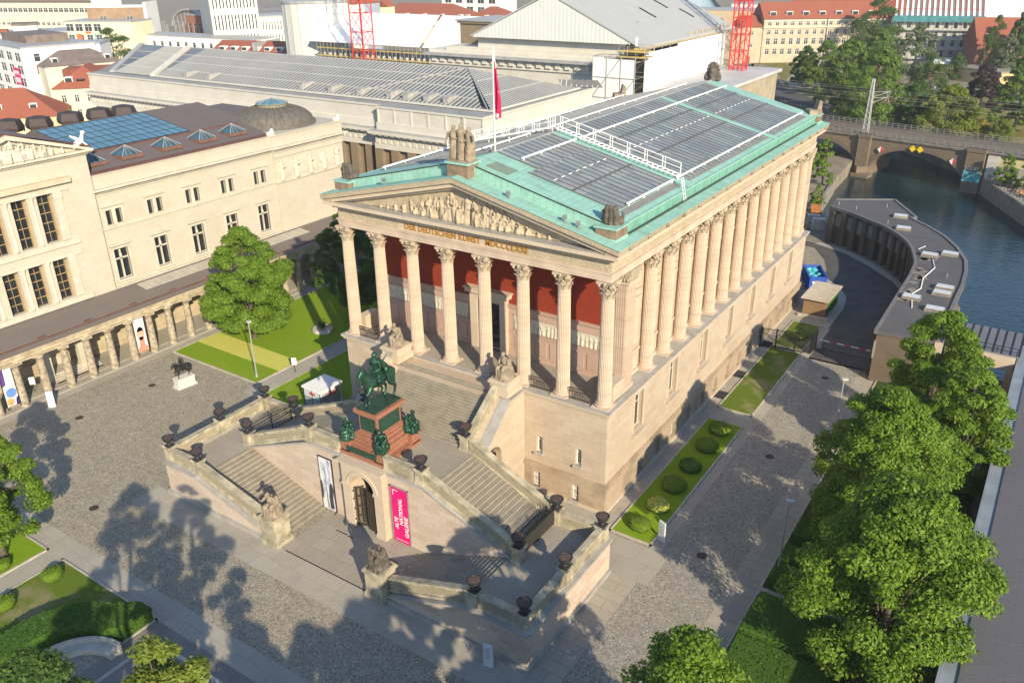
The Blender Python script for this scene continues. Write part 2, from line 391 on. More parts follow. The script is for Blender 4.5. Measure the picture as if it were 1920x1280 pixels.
def fig_sit(mb, o=(0,0,0), h=1.0, turn=0.0, bend=.06, arm=0, veil=True):
    """draped seated figure facing -y, overall height h, seat block included"""
    o = Vector(o); M = Matrix.Rotation(turn, 3, 'Z')
    P = lambda x, y, z: o + M @ Vector((x*h, y*h, z*h))
    mb.caps(P(-.15,.12,.14), P(.15,.12,.14), .17*h, .17*h); mb.caps(P(0,.18,.1), P(0,.1,.3), .2*h, .16*h)
    for s in (-1, 1):
        mb.caps(P(.1*s,.06,.38), P(.135*s,-.24,.4), .095*h, .085*h); mb.caps(P(.135*s,-.25,.39), P(.12*s,-.27,.07), .082*h, .06*h)
        mb.caps(P(.12*s,-.27,.04), P(.13*s,-.37,.03), .045*h, .035*h)
    mb.caps(P(0,-.22,.3), P(0,-.2,.06), .10*h, .12*h); mb.caps(P(-.12,-.1,.28), P(-.14,-.12,.06), .09*h, .12*h); mb.caps(P(.12,-.1,.28), P(.14,-.12,.06), .09*h, .12*h)
    mb.caps(P(0,.07,.38), P(0,.04-bend,.66), .13*h, .125*h); mb.caps(P(-.13,.04-bend,.72), P(.13,.04-bend,.72), .065*h, .065*h)
    mb.caps(P(0,.03-bend,.75), P(0,.01-bend*1.6,.83), .052*h, .048*h)
    mb.ell(P(0,-.005-bend*1.9,.9), (.07*h, .08*h, .095*h)); mb.ell(P(0,.035-bend*1.9,.925), (.074*h,.072*h,.075*h)); mb.ell(P(0,-.085-bend*1.9,.885), (.014*h,.02*h,.02*h))
    mb.caps(P(.17,.04-bend,.71), P(.21,-.02-bend,.53), .05*h, .042*h); mb.caps(P(.21,-.02-bend,.53), P(.1,-.2,.48), .04*h, .033*h)
    if arm: mb.caps(P(-.17,.04-bend,.71), P(-.25,-.1-bend,.6), .05*h, .042*h); mb.caps(P(-.25,-.1-bend,.6), P(-.26,-.28,.68), .04*h, .033*h)
    else: mb.caps(P(-.17,.04-bend,.71), P(-.2,-.06-bend,.52), .05*h, .042*h); mb.caps(P(-.2,-.06-bend,.52), P(-.06,-.2,.5), .04*h, .033*h)
    if veil: mb.caps(P(.1,.12,.66), P(.15,.2,.15), .07*h, .1*h); mb.caps(P(-.1,.12,.66), P(-.15,.2,.15), .07*h, .1*h)

# ---------------------------------------------------------------- the temple front gallery
MUS = empty('museum', (14, 28, 0), label='temple fronted sandstone museum on a tall podium with green copper and glass roof', cat='museum')
# podium
sideW = [(y, y+1.75, 5.6, 9.35) for y in (4.4, 12.0, 19.7, 27.2, 34.6, 42.0, 49.2)]
baseW = [(y, y+1.15, .35, 2.0) for y in (5.6, 9.4, 13.2, 17.0, 20.8, 24.6, 28.4, 32.2, 36.0, 39.8, 43.6, 47.4, 51.2)]
frontW = [(21.8, 22.45, 4.0, 5.65), (25.8, 26.4, 4.0, 5.65), (21.5, 22.3, .35, 1.95), (25.55, 26.3, .35, 1.95)]
zS = 2.9
m = MB()
m.wall((-.75, -.75, zS), (1, 0, 0), 29.5, 9.75-zS, [(a+.75, b+.75, c-zS, d-zS) for a, b, c, d in frontW if c > zS], .45)
m.wall((28.75, -.75, zS), (0, 1, 0), 57.75, 9.75-zS, [(a+.75, b+.75, c-zS, d-zS) for a, b, c, d in sideW], .5)
m.wall((28.75, 57, 0), (-1, 0, 0), 29.5, 9.75); m.wall((-.75, 57, 0), (0, -1, 0), 57.75, 9.75)
m.done('podium_wall', mSand, MUS)
m = MB()
m.wall((-.9, -.9, 0), (1, 0, 0), 29.8, 2.55, [(a+.9, b+.9, c, d) for a, b, c, d in frontW if c < zS], .45)
m.wall((28.9, -.9, 0), (0, 1, 0), 57.9, 2.55, [(a+.9, b+.9, c, d) for a, b, c, d in baseW], .45)
m.quad((-.9,-.9,2.55), (28.9,-.9,2.55), (28.9,-.6,2.55), (-.9,-.6,2.55))
m.done('base_wall', mBase, MUS)
m = MB(); m.box(-1.05, 29.05, -1.05, 57, 2.55, 2.8); m.box(-.95, 28.95, -.95, 57, 2.8, 2.95); m.done('string_course', mBase, MUS)
m = MB(); m.box(-1.08, 29.08, -1.08, 57.1, 0, .28); m.done('plinth', mSandPale, MUS)
m = MB(); m.box(-.98, 28.98, -.98, 57.1, 9.72, 9.95); m.box(-1.12, 29.12, -1.12, 57.2, 9.95, 10.1); m.done('podium_cornice', mSandPale, MUS)
m = MB(); m.box(-1.14, 29.14, -1.14, 57.25, 10.1, 10.17); m.done('podium_ledge', mLedge, MUS)
# windows of the podium: frame with a pane sub-part
def museum_window(name, w, h, mull, trans, matf, matg, bars=False):
    f = MB(); t = .09
    f.box(0, w, -.05, .06, 0, t); f.box(0, w, -.05, .06, h-t, h); f.box(0, t, -.05, .06, t, h-t); f.box(w-t, w, -.05, .06, t, h-t)
    for i in range(1, mull): x = w*i/mull; f.box(x-.04, x+.04, -.045, .055, t, h-t)
    for v in trans: f.box(t, w-t, -.04, .05, h*v-.035, h*v+.035)
    if bars:
        for i in range(1, 6): x = w*i/6; f.tube([(x, -.16, .05), (x, -.16, h-.05)], .022, 5)
        for v in (.3, .7): f.box(0, w, -.175, -.145, h*v-.02, h*v+.02)
    o = f.done(name, matf, MUS, local=True)
    g = MB(); g.box(t*.5, w-t*.5, .0, .02, t*.5, h-t*.5); g.done('pane', matg, o, local=True)
    return o
wt = None
for a, b, c, d in sideW:
    w = museum_window('tall_window', b-a, d-c, 2, (.66,), mWhiteStone, mGlass) if wt is None else inst(wt, 'tall_window', MUS)
    wt = wt or w; w.location = (28.75-.42-14, a-28, c); w.rotation_euler = (0, 0, pi/2)
m0 = None
for a, b, c, d in sideW:
    if m0 is None:
        m = MB(); w = b-a; h = d-c
        m.box(-.32, 0, -.10, .05, -.05, h+.25); m.box(w, w+.32, -.10, .05, -.05, h+.25); m.box(-.42, w+.42, -.2, .05, h+.25, h+.5); m.box(0, w, -.10, .05, h+.0, h+.25)
        m.box(-.45, w+.45, -.5, .05, -.28, -.08); m.box(-.3, -.05, -.3, .05, -.6, -.28); m.box(w+.05, w+.3, -.3, .05, -.6, -.28)
        m0 = m.done('window_surround', mSandPale, MUS, local=True); q = m0
    else: q = inst(m0, 'window_surround', MUS)
    q.location = (28.76-14, a-28, c); q.rotation_euler = (0, 0, pi/2)
wb = None
for a, b, c, d in baseW:
    w = museum_window('basement_window', b-a, d-c, 2, (.6,), mWhiteStone, mGlass) if wb is None else inst(wb, 'basement_window', MUS)
    wb = wb or w; w.location = (28.9-.4-14, a-28, c); w.rotation_euler = (0, 0, pi/2)
for i, (a, b, c, d) in enumerate(frontW):
    w = museum_window('barred_window' if c < zS else 'slit_window', b-a, d-c, 2, (.72,), mWhite, mGlass, c < zS); w.location = (a-14, (-.75+.36 if c > zS else -.9+.36)-28, c)
    s = MB(); s.box(-.14, b-a+.14, -.62, -.3, -.2, 0); s.done('sill', mLedge, w, local=True)

# portico floor, back wall
m = MB(); m.box(-.6, 28.6, -.6, 4.6, 10.17, 10.2); m.done('portico_floor', mTerr, MUS)
m = MB(); m.box(.4, 27.6, 4.1, 4.6, 10.2, 15.25); m.done('portico_wall', mPinkStone, MUS)
m = MB(); m.box(.4, 27.6, 4.18, 4.6, 15.25, 21.4); m.done('red_wall', mRed, MUS)
m = MB(); m.box(.4, 27.6, 3.98, 4.2, 15.0, 15.12); m.box(.4, 27.6, 3.9, 4.25, 15.12, 15.3); m.done('wall_moulding', mPinkStone, MUS)
m = MB()
for k in range(7):
    x0 = .9+k*3.87
    if 2.8 < k < 3.2: continue
    for a, b in ((0, 1.2), (1.45, 2.2), (2.45, 3.5)):
        m.box(x0+a, x0+b, 4.03, 4.12, 10.75, 12.3)
m.box(.4, 27.6, 4.0, 4.12, 10.2, 10.5); m.box(.4, 27.6, 4.02, 4.12, 12.6, 12.8)
m.done('wall_panels', mPinkStone, MUS)
# frieze figures in shallow relief either side of the door
m = MB(); rr = random.Random(5)
x = .9
while x < 27.2:
    if not 11.2 < x < 16.2:
        h = 1.15*rr.uniform(.86, 1.0)
        fig_stand(m, (x, 4.1, 13.02), h, rr.uniform(-.6, .6), rr.choice((0, 1, 2)), 1.1)
    x += rr.uniform(.36, .52)
for a, b in ((.6, 11.1), (16.3, 27.4)): m.box(a, b, 4.05, 4.15, 12.95, 14.3)
organic(m.done('figure_frieze', plain('pale marble relief', (.50, .46, .37), .8, .15, 3), MUS), .05, 1)
for a, b in ((.6, 11.2), (16.3, 27.4)):
    m = MB(); m.box(a, b, 4.0, 4.12, 14.32, 14.45); m.box(a, b, 4.0, 4.12, 12.85, 12.95); m.done('frieze_border', mPinkStone, MUS)
# entrance door with surround
m = MB(); m.box(11.55, 12.35, 3.72, 4.2, 10.2, 15.3); m.box(14.95, 15.7, 3.72, 4.2, 10.2, 15.3); m.box(11.55, 15.7, 3.72, 4.2, 15.3, 15.85); m.box(11.2, 16.05, 3.45, 4.2, 15.85, 16.25); m.box(11.05, 16.2, 3.35, 4.2, 16.25, 16.4)
ds = m.done('door_surround', mSandPale, MUS)
m = MB(); m.box(12.35, 14.95, 4.02, 4.09, 10.2, 15.3); d = m.done('entrance_door', mGlass, MUS)
m = MB()
for x in (12.4, 13.65, 14.9): m.box(x-.06, x+.06, 3.94, 4.03, 10.2, 15.3)
for z in (10.3, 12.6, 13.2, 15.2): m.box(12.35, 14.95, 3.95, 4.03, z-.06, z+.06)
m.done('door_frame', mBronzeDark, d)
# side walls of the cella
m = MB(); m.wall((27.3, 4.3, 10.17), (0, 1, 0), 52, 11.23); m.wall((.7, 56.3, 10.17), (0, -1, 0), 52, 11.23); m.wall((27.3, 56.3, 10.17), (-1, 0, 0), 26.6, 11.23); m.done('upper_wall', mSand, MUS)
pan = None
for k in range(14):
    y = 8.35+3.82*k-1.91
    if pan is None:
        m = MB()
        m.box(0, .10, -.95, .95, .35, 2.0); m.box(.1, .16, -.75, .75, .55, 1.8); m.box(0, .24, -1.2, 1.2, 2.2, 2.42); m.box(0, .12, -.85, .85, 2.9, 7.2); m.box(.12, .17, -.62, .62, 3.15, 6.95)
        m.box(0, .26, -1.0, 1.0, 7.25, 7.5); m.box(0, .12, -1.25, 1.25, 7.9, 8.1); m.box(0, .12, -1.25, 1.25, 8.4, 8.58); m.box(0, .1, -.8, .8, 8.75, 10.2); m.box(0, .2, -1.25, 1.25, 0, .3)
        pan = m.done('wall_panel', mSandPale, MUS, local=True); q = pan
    else: q = inst(pan, 'wall_panel', MUS)
    q.location = (27.3-14, y-28, 10.17)
# columns
def column():
    m = MB(); prof = [(.6, .5), (.615, .62), (.60, 2.5), (.575, 6), (.53, 9.6), (.55, 9.66), (.53, 9.75)]
    m.lathe(prof, n=72, wob=lambda a, z: 1-.075*abs(sin(12*a))**.8 if .55 < z < 9.62 else 1.0)
    c = m.done('column', mColumn, MUS, local=True)
    for p in c.data.polygons: p.use_smooth = False
    m = MB(); m.box(-.8, .8, -.8, .8, 0, .16); m.lathe([(.6,.16),(.78,.17),(.83,.22),(.83,.28),(.78,.33),(.68,.35),(.66,.40),(.70,.43),(.72,.47),(.70,.50),(.61,.52)], n=28)
    m.done('base', mColumn, c, local=True)
    m = MB(); m.lathe([(.5, 9.7), (.50, 10.2), (.54, 10.6), (.64, 10.95), (.72, 11.05)], n=24)
    for row, (z0, n, hh, out) in enumerate(((9.76, 8, .52, .22), (10.1, 8, .62, .30), (10.55, 8, .42, .26))):
        for i in range(n):
            a = 2*pi*i/n + (row % 2)*pi/n; u = Vector((cos(a), sin(a), 0)); w = Vector((-sin(a), cos(a), 0))
            rad = .51; cols = []
            for t, dr, wd in ((0, .02, .17), (.45, .05, .19), (.8, out*.55, .19), (1.0, out, .13), (.86, out+.06, .05)):
                cols.append((u*(rad+dr) + Vector((0, 0, z0+hh*t)), wd))
            for (p, wa), (q, wb_) in zip(cols, cols[1:]):
                b = -u*.05
                m.add([p-w*wa, p+w*wa, q+w*wb_, q-w*wb_, p-w*wa+b, p+w*wa+b, q+w*wb_+b, q-w*wb_+b], [(0,1,2,3),(7,6,5,4),(0,4,5,1),(2,6,7,3),(1,5,6,2),(3,7,4,0)])
    for i in range(4):
        a = pi/4+i*pi/2; u = Vector((cos(a), sin(a), 0))
        for e in (-1, 1):
            m.ell(u*.82+Vector((-sin(a), cos(a), 0))*.1*e+Vector((0, 0, 10.93)), (.13, .13, .17), 8, 6)
        m.caps(u*.55+Vector((0, 0, 10.5)), u*.82+Vector((0, 0, 10.95)), .05, .07, 6)
        b = i*pi/2; m.ell((cos(b)*.72, sin(b)*.72, 11.1), (.13, .13, .13), 8, 6)
    pts = []
    for i in range(4):
        a = pi/4+i*pi/2; b = a+pi/2
        pts += [(1.06*cos(a-.07), 1.06*sin(a-.07)), (1.06*cos(a+.07), 1.06*sin(a+.07)), (.70*cos((a+b)/2-.28), .70*sin((a+b)/2-.28)), (.66*cos((a+b)/2), .66*sin((a+b)/2)), (.70*cos((a+b)/2+.28), .70*sin((a+b)/2+.28))]
    m.prism(pts, 11.05, 11.23)
    m.done('capital', carvedmat('carved capital stone', (.45, .375, .275), 9, .5), c, local=True)
    return c
col0 = None
colpos = [(4*k, 0) for k in range(8)] + [(27.85, 8.35+3.82*k) for k in range(13)] + [(0, 4.2), (0.15, 8.35)]
for x, y in colpos:
    c = column() if col0 is None else inst(col0, 'column', MUS); col0 = col0 or c
    c.location = (x-14, y-28, 10.18)
for y0, y1 in ((2.9, 4.5), (55.2, 56.6)):
    m = MB(); m.box(27.2, 28.3, y0, y1, 10.17, 20.1); m.box(27.1, 28.42, y0-.12, y1+.12, 10.17, 10.6); m.box(27.1, 28.45, y0-.15, y1+.15, 20.1, 20.3)
    for i in range(6): yy = y0+.15+(y1-y0-.3)*i/5.0; m.box(28.3, 28.35, yy-.06, yy+.06, 10.75, 20.0)
    for i in range(5): xx = 27.35+.8*i/4; m.box(xx-.06, xx+.06, y0-.05, y0, 10.75, 20.0)
    m.done('corner_pilaster', mColumn, MUS)
for y0, y1 in ((2.9, 4.5), (55.2, 56.6)):
    m = MB(); m.box(27.15, 28.4, y0-.05, y1+.05, 20.3, 20.9); m.box(27.0, 28.62, y0-.2, y1+.2, 20.9, 21.4)
    for i in range(10): m.ell((28.42, y0+(y1-y0)*i/9, 20.55+.25*(i % 2)), (.16, .12, .22), 7, 5); m.ell((27.2+1.2*i/9, y0-.08, 20.55+.25*(i % 2)), (.12, .14, .22), 7, 5)
    m.done('pilaster_capital', carvedmat('carved pilaster capital', (.42, .35, .25), 9, .5), MUS)
for x in (27.95, .05):
    m = MB(); m.box(x-.35, x+.35, 1.0, 2.9, 10.2, 11.55); m.box(x-.45, x+.45, .95, 2.95, 11.55, 11.75); m.box(x-.42, x+.42, .95, 2.95, 10.2, 10.5); m.box(x-.38, x+.38, 1.3, 2.6, 10.7, 11.4); m.done('portico_parapet', mSandPale, MUS)
# iron railings between the outer columns
for x0, x1, y in ((.85, 3.2, -.35), (4.85, 6.1, -.2), (20.9, 23.2, -.35), (24.85, 27.15, -.35)):
    m = MB(); n = int((x1-x0)/.16)
    for i in range(n+1): x = x0+(x1-x0)*i/n; m.tube([(x, y, 10.2), (x, y, 11.25)], .022, 5)
    m.box(x0, x1, y-.03, y+.03, 11.22, 11.28); m.box(x0, x1, y-.025, y+.025, 10.95, 10.99); m.box(x0, x1, y-.03, y+.03, 10.28, 10.33)
    m.done('portico_railing', mIronBrown, MUS)

# entablature
m = MB()
for z0, z1, e in ((21.41, 21.63, .45), (21.63, 21.86, .49), (21.86, 22.05, .53), (22.05, 22.15, .62)): m.box(-e, 28+e, -e, 56.5, z0, z1)
m.done('architrave', plain('pinkish architrave stone', (.505, .40, .31), .85, .16, .6), MUS)
m = MB(); m.box(-.44, 28.44, -.44, 56.5, 22.15, 23.2); m.done('frieze', carvedmat('scrollwork frieze stone', (.49, .41, .29), 3.2, 1.0), MUS)
m = MB(); m.box(6.9, 18.6, -.47, -.4, 22.2, 23.15); m.done('inscription_panel', mSandPale, MUS)
m = MB(); m.box(-.6, 28.6, -.6, 56.6, 23.2, 23.28)
k = 0
x = -.6
while x < 28.6: m.box(x, x+.26, -.95, -.55, 23.28, 23.52); x += .46
y = -.6
while y < 56: m.box(28.5, 28.95, y, y+.26, 23.28, 23.52); y += .46
m.done('dentil_course', mSandPale, MUS)
m = MB(); m.box(-.7, 28.7, -.7, 56.7, 23.3, 23.55); m.box(-1.35, 29.35, -1.35, 56.9, 23.55, 23.85); m.done('cornice', mSandPale, MUS)
m = MB(); m.box(.6, 27.4, -1.33, -.2, 23.85, 23.9); m.done('cornice_flashing', mLedge, MUS)
m = MB()
for s in (1, -1):
    X = lambda x: 14+s*(x-14)
    m.prism([(X(29.3), 23.86), (X(29.45), 24.0), (X(29.52), 24.42), (X(28.2), 24.42), (X(28.2), 23.86)], -1.3, 57.4, 'y')
sima = m.done('eaves_gutter_stone', mCarve, MUS)
m = MB()
for i in range(17): y = .3+3.45*i; m.ell((29.55, y, 24.22), (.16, .2, .2), 8, 6); m.ell((29.68, y, 24.18), (.1, .1, .11), 6, 5)
m.done('lion_masks', mFigure, MUS)
# pediment
m = MB(); m.prism([(.3, 23.9), (27.7, 23.9), (14, 27.2)], -.25, .2, 'y'); m.done('tympanum_wall', mRelief, MUS)
sl = (28.0-24.42)/15.55
m = MB()
def rake(m, xe, ze, za, th, y0, y1):
    m.prism([(14-xe, ze-th), (14-xe, ze), (14, za), (14+xe, ze), (14+xe, ze-th), (14, za-th)], y0, y1, 'y')
rake(m, 15.5, 24.44, 28.0, .42, -1.5, .5)
m.done('raking_cornice', mCarve, MUS)
m = MB(); rake(m, 15.3, 24.02, 27.56, .38, -1.2, .5); rake(m, 14.9, 23.8, 27.2, .3, -.7, .5); m.done('raking_moulding', mSandPale, MUS)
m = MB(); rake(m, 15.6, 24.5, 28.08, .06, -1.58, .45); m.done('gable_copper_cover', mCopperX, MUS)
# tympanum sculpture
m = MB(); rr = random.Random(9)
def room(x): return min(x+1.55, 29.55-x)*sl-1.2
x = 5.0
while x < 23.2:
    h = room(x); hh = max(.45, h*rr.uniform(1.0, 1.16))
    if h > 1.15:
        fig_stand(m, (x, -.32, 23.95), hh, rr.uniform(-.9, .9), rr.choice((0, 1, 2)), rr.uniform(1.0, 1.35), rr.uniform(-.22, .22))
        if rr.random() < .6: fig_sit(m, (x+.45, -.42, 23.95), hh*.62, rr.uniform(-1.2, 1.2), .08, rr.random() < .5)
        x += rr.uniform(.62, .95)*(.7+hh*.2)
    else:
        s = 1 if x < 14 else -1
        fig_sit(m, (x, -.42, 23.93), max(.5, hh*.9), s*rr.uniform(.9, 1.5), .1, 0)
        m.caps((x-s*.2, -.42, 24.05), (x-s*.95, -.4, 24.0), .15*hh, .08*hh)
        x += rr.uniform(.8, 1.1)
m.box(3.2, 24.8, -.3, -.1, 23.9, 24.0)
organic(m.done('pediment_sculpture', mRelief, MUS), .055, 1, .05, .25)
# inscription
def text_mesh(name, body, size, M, mat, parent=None, ext=.01, align='LEFT', space=1.0, sx=1.0, shear=0.0, bold=0.0, **kw):
    cu = bpy.data.curves.new('tmp', 'FONT'); cu.body = body; cu.size = size; cu.extrude = ext; cu.align_x = align; cu.space_character = space; cu.shear = shear; cu.offset = bold
    to = bpy.data.objects.new('tmp', cu); me = bpy.data.meshes.new_from_object(to)
    bpy.data.objects.remove(to); bpy.data.curves.remove(cu)
    mb = MB(); mb.v = [tuple(M @ Vector((v.co.x*sx, v.co.y, v.co.z))) for v in me.vertices]; mb.f = [list(p.vertices) for p in me.polygons]; mb.m = [0]*len(mb.f)
    bpy.data.meshes.remove(me)
    return mb.done(name, mat, parent, **kw)
RX = Matrix.Rotation(pi/2, 4, 'X')
text_mesh('inscription', 'DER DEUTSCHEN KUNST  MDCCCLXXI', .78, Matrix.Translation((7.75, -.52, 22.42)) @ RX, mGold, MUS, .02, space=1.12, sx=.86, bold=.016)

# roof
Zr = lambda x: 28.95-abs(x-14)*(28.95-25.55)/14.2
m = MB(); m.prism([(-.2, 24.44), (-.2, 25.55), (14, 28.95), (28.2, 25.55), (28.2, 24.44)], .32, 56.3, 'y'); m.done('copper_roof', mCopperX, MUS)
for s in (1, -1):
    X = lambda x: 14+s*(x-14)
    m = MB(); m.prism([(X(29.58), 24.44), (X(29.6), 24.5), (X(28.25), 24.7), (X(28.2), 24.44)], -1.3, 57.5, 'y'); m.done('eaves_copper', mCopperY, MUS)
    m = MB(); m.box(*sorted((X(28.2), X(28.26))), 1.6, 56.2, 24.72, 25.45); m.done('gutter_wall_panels', mCopperPanel, MUS)
    m = MB(); m.box(*sorted((X(28.1), X(28.4))), 1.6, 56.2, 25.47, 25.58); m.done('gutter_wall_cap', mCopper, MUS)
    m = MB(); m.box(*sorted((X(28.42), X(28.6))), 1.6, 56.2, 24.66, 24.76); m.done('gutter_channel', plain('dark wet gutter', (.05, .06, .05), .6), MUS)
    m = MB(); m.tube([(X(28.0), .3+.0, 25.63), (14+s*1.2, .3, 28.72)], .05, 5)
    m.done('rake_rod', mIronBrown, MUS)
def slope_sheet(m, x0, x1, y0, y1, off, th=.04):
    m.add([(x, y, Zr(x)+off+d) for d in (0, -th) for x, y in ((x0, y0), (x1, y0), (x1, y1), (x0, y1))], [(0,1,2,3),(7,6,5,4),(0,4,5,1),(1,5,6,2),(2,6,7,3),(3,7,4,0)])
glass = [(14.25, 18.4, 4.95, 14.4), (18.4, 26.8, 3.45, 14.4), (14.25, 27.35, 16.0, 38.7), (14.25, 27.35, 39.9, 53.2)]
for x0, x1, y0, y1 in glass:
    m = MB(); slope_sheet(m, x0, x1, y0, y1, .07); g = m.done('roof_glazing', mSkyGlass, MUS)
    m = MB(); y = y0
    while y < y1:
        slope_sheet(m, x0, x1, y-.035, y+.035, .13); y += .9
    for xx in (18.4, 22.6): 
        if x0 < xx < x1: slope_sheet(m, xx-.09, xx+.09, y0, y1, .135)
    m.done('glazing_bars', plain('weathered glazing bars', (.105, .105, .105), .6), g)
    m = MB(); y = y0+.4
    while y < y1-.8:
        if x0 < 20.6 < x1: slope_sheet(m, 20.57, 20.63, y, y+.55, .16)
        y += 1.25
    if m.v: m.done('roof_walkway_marks', mWhite, g)
m = MB()
for y0, y1 in ((3.45, 14.1), (16.2, 38.6), (40, 53.4)): slope_sheet(m, 26.95 if y0 < 10 else 27.38, 27.6, y0, y1, .06)
m.done('roof_edge_strip', mRoofDark, MUS)
m = MB(); slope_sheet(m, .6, 13.7, 4.5, 56, .05); m.done('west_roof_sheets', mRoofDark, MUS)
m = MB()
for i in range(70): y = 5+.73*i; slope_sheet(m, 1.5, 13.2, y-.03, y+.03, .10)
m.done('west_roof_seams', mZinc, MUS)
m = MB(); m.box(13.85, 14.15, 4.6, 56.2, 28.95, 29.05); m.done('ridge_cap', mZinc, MUS)
for y0, y1 in ((14.4, 16.0), (38.7, 39.9)): m = MB(); slope_sheet(m, 14.2, 28.2, y0, y1, .09); m.done('copper_cross_strip', mCopper, MUS)
m = MB(); slope_sheet(m, 15.6, 17.6, 2.6, 4.8, .05); m.done('copper_patch', mCopper, MUS); m = MB(); slope_sheet(m, 14.4, 18.3, .9, 2.5, .05); m.done('copper_patch', mCopper, MUS)
m = MB(); 
for i in range(14): slope_sheet(m, 15.6+i*.16, 15.66+i*.16, 1.2, 2.9, .12)
m.done('roof_vent_grille', plain('weathered vent slats', (.16, .2, .17), .7), MUS)
# white pipes and gantries on the roof
for x, ys in ((16.6, ((5.2, 14.6), (15.9, 54.3))), (26.85, ((5.0, 14.2), (15.0, 53.8))), (11.2, ((5, 54),)), (1.6, ((4, 55),))):
    for y0, y1 in ys:
        m = MB(); z = Zr(x)+.3; m.box(x-.07, x+.07, y0, y1, z-.07, z+.07)
        n = int((y1-y0)/3)+1
        for i in range(n): y = y0+.3+(y1-y0-.6)*i/max(1, n-1); m.box(x-.04, x+.04, y-.04, y+.04, z-.3, z-.07)
        m.done('roof_ladder_rail', mWhite, MUS)
for s in (1, -1):
    xa, xb = 14+s*.3, 14+s*12.9
    m = MB()
    P = lambda t, y, dz: (xa+(xb-xa)*t, y, Zr(xa+(xb-xa)*t)+dz)
    for y in (14.75, 15.55):
        m.tube([P(0, y, .5), P(1, y, .5)], .07, 5)
    for i in range(26): t = i/25; m.tube([P(t, 14.75, .52), P(t, 15.55, .52)], .045, 4)
    for y in ((15.6,) if s > 0 else (14.7, 15.6)):
        m.tube([P(0, y, 1.5), P(1, y, 1.5)], .04, 5); m.tube([P(0, y, 1.05), P(1, y, 1.05)], .03, 5)
        for i in range(8): t = i/7; m.tube([P(t, y, .4), P(t, y, 1.5)], .04, 5); m.tube([P(min(1, t+.02), y, .4), P(min(1, t+.02), y, 1.5)], .03, 5)
    for i in range(6): t = i/5; m.tube([P(t, 15.1, .1), P(t, 15.1, .5)], .06, 5)
    m.done('roof_gantry', mWhite, MUS)
m = MB()
for dx in (0, .45):
    m.tube([(28.5, 13.0+dx, 24.6), (28.0, 13.2+dx, 26.6)], .035, 5)
for i in range(7): t = i/6; m.tube([(28.5-.5*t, 13.0+.2*t, 24.6+2*t), (28.5-.5*t, 13.45+.2*t, 24.6+2*t)], .025, 4)
m.done('roof_ladder', mWhite, MUS)
# pigeon spotlights on the copper shelf
for x in (19.2, 24.4, 6.0, 25.6):
    m = MB(); z = 28.08-abs(x-14)*(28.08-24.5)/15.6; m.box(x-.12, x+.12, -.95, -.7, z, z+.1); m.tube([(x, -.8, z+.1), (x, -.8, z+.32)], .04, 5); m.obox((x, -.85, z+.45), (.36, .24, .3), .4, .5); m.done('floodlight', plain('grey lamp housing', (.2, .22, .23), .4), MUS)
# pedestals on the roof and the figures that crown it
mBrownStone = plain('brown pedestal stone', (.21, .15, .105), .9, .3, 2)
m = MB(); m.box(12.95, 15.05, -.62, 1.0, 27.75, 28.95); m.done('apex_pedestal', mBrownStone, MUS)
m = MB(); m.box(12.8, 15.2, -.78, 1.1, 28.95, 29.1); m.done('apex_pedestal_cap', mCopper, MUS)
for x0, x1, y0, y1 in ((26.85, 28.6, -.35, 1.6), (-.6, 1.15, -.35, 1.6), (26.85, 28.6, 55.0, 56.9), (-.6, 1.15, 55, 56.9)):
    m = MB(); m.box(x0, x1, y0, y1, 24.45, 25.6); p = m.done('corner_pedestal', mBrownStone, MUS)
    m = MB(); m.box(x0-.12, x1+.12, y0-.12, y1+.12, 25.6, 25.73); m.box(x0-.06, x1+.06, y0-.06, y1+.06, 24.45, 24.85); m.done('cap', mCopper, p)
g = empty('sculpture_group', (14, .1, 29.1), label='three draped stone women standing on the apex of the gable', cat='sculpture')
for i, (dx, t, a, h) in enumerate(((-.78, .35, 2, 2.75), (0, 0, 0, 2.95), (.78, -.4, 1, 2.7))):
    m = MB(); fig_stand(m, (14+dx, .1, 29.2), h, t, a, 1.15); organic(m.done('figure', mFigure, g), .045, 1, .10, .22)
m = MB(); m.tube([(14.05, .1, 32.1), (14.05, .1, 32.45)], .03, 5); m.ell((14.05, .1, 32.5), .07); m.done('crown_ornament', mFigDark, g)
m = MB(); m.box(12.95, 15.05, -.55, .8, 29.1, 29.22); m.done('stand', mFigure, g)
def acro(loc, lab, turn):
    m = MB()
    for dx in (-.42, 0, .42): m.caps((dx, .1, .1), (dx*.8, -.05, 1.15), .36, .24); m.ell((dx*.8, -.05, 1.25), (.25, .25, .28))
    m.caps((-.6, .2, .3), (.6, .2, .3), .35, .35); m.caps((-.7, .45, .15), (-.75, .45, .85), .16, .12); m.caps((.7, .45, .15), (.75, .45, .85), .16, .12); m.ell((-.78, .2, .75), (.16, .3, .3))
    o = m.done('corner_ornament', mFigDark, None, local=True, label=lab, cat='ornament', group='dark stone ornaments on the roof corners')
    o.location = loc; o.rotation_euler = (0, 0, turn); organic(o, .05, 1, .10, .2)
acro((27.7, .6, 25.73), 'dark carved ornament on the near right corner of the copper roof', 0)
acro((.3, .6, 25.73), 'dark carved ornament on the left corner of the green copper gable', 0)
def throne(loc, lab):
    m = MB(); m.box(-.75, .75, -.8, .8, 0, .55); m.prism([(-.75, .3), (.8, .55), (.8, 1.5), (.45, 1.75), (.2, .6)], -.55, .55, 'x')
    o = m.done('corner_ornament', mFigure, None, local=True, label=lab, cat='ornament'); o.location = loc; o.rotation_euler = (0, 0, -.9); return o
throne((27.7, 56, 25.73), 'pale chair shaped block on the far right roof corner before the viaduct')
throne((.3, 56, 25.73), 'grey block with raised back on the far left roof corner before the white sheeting')
m = MB()
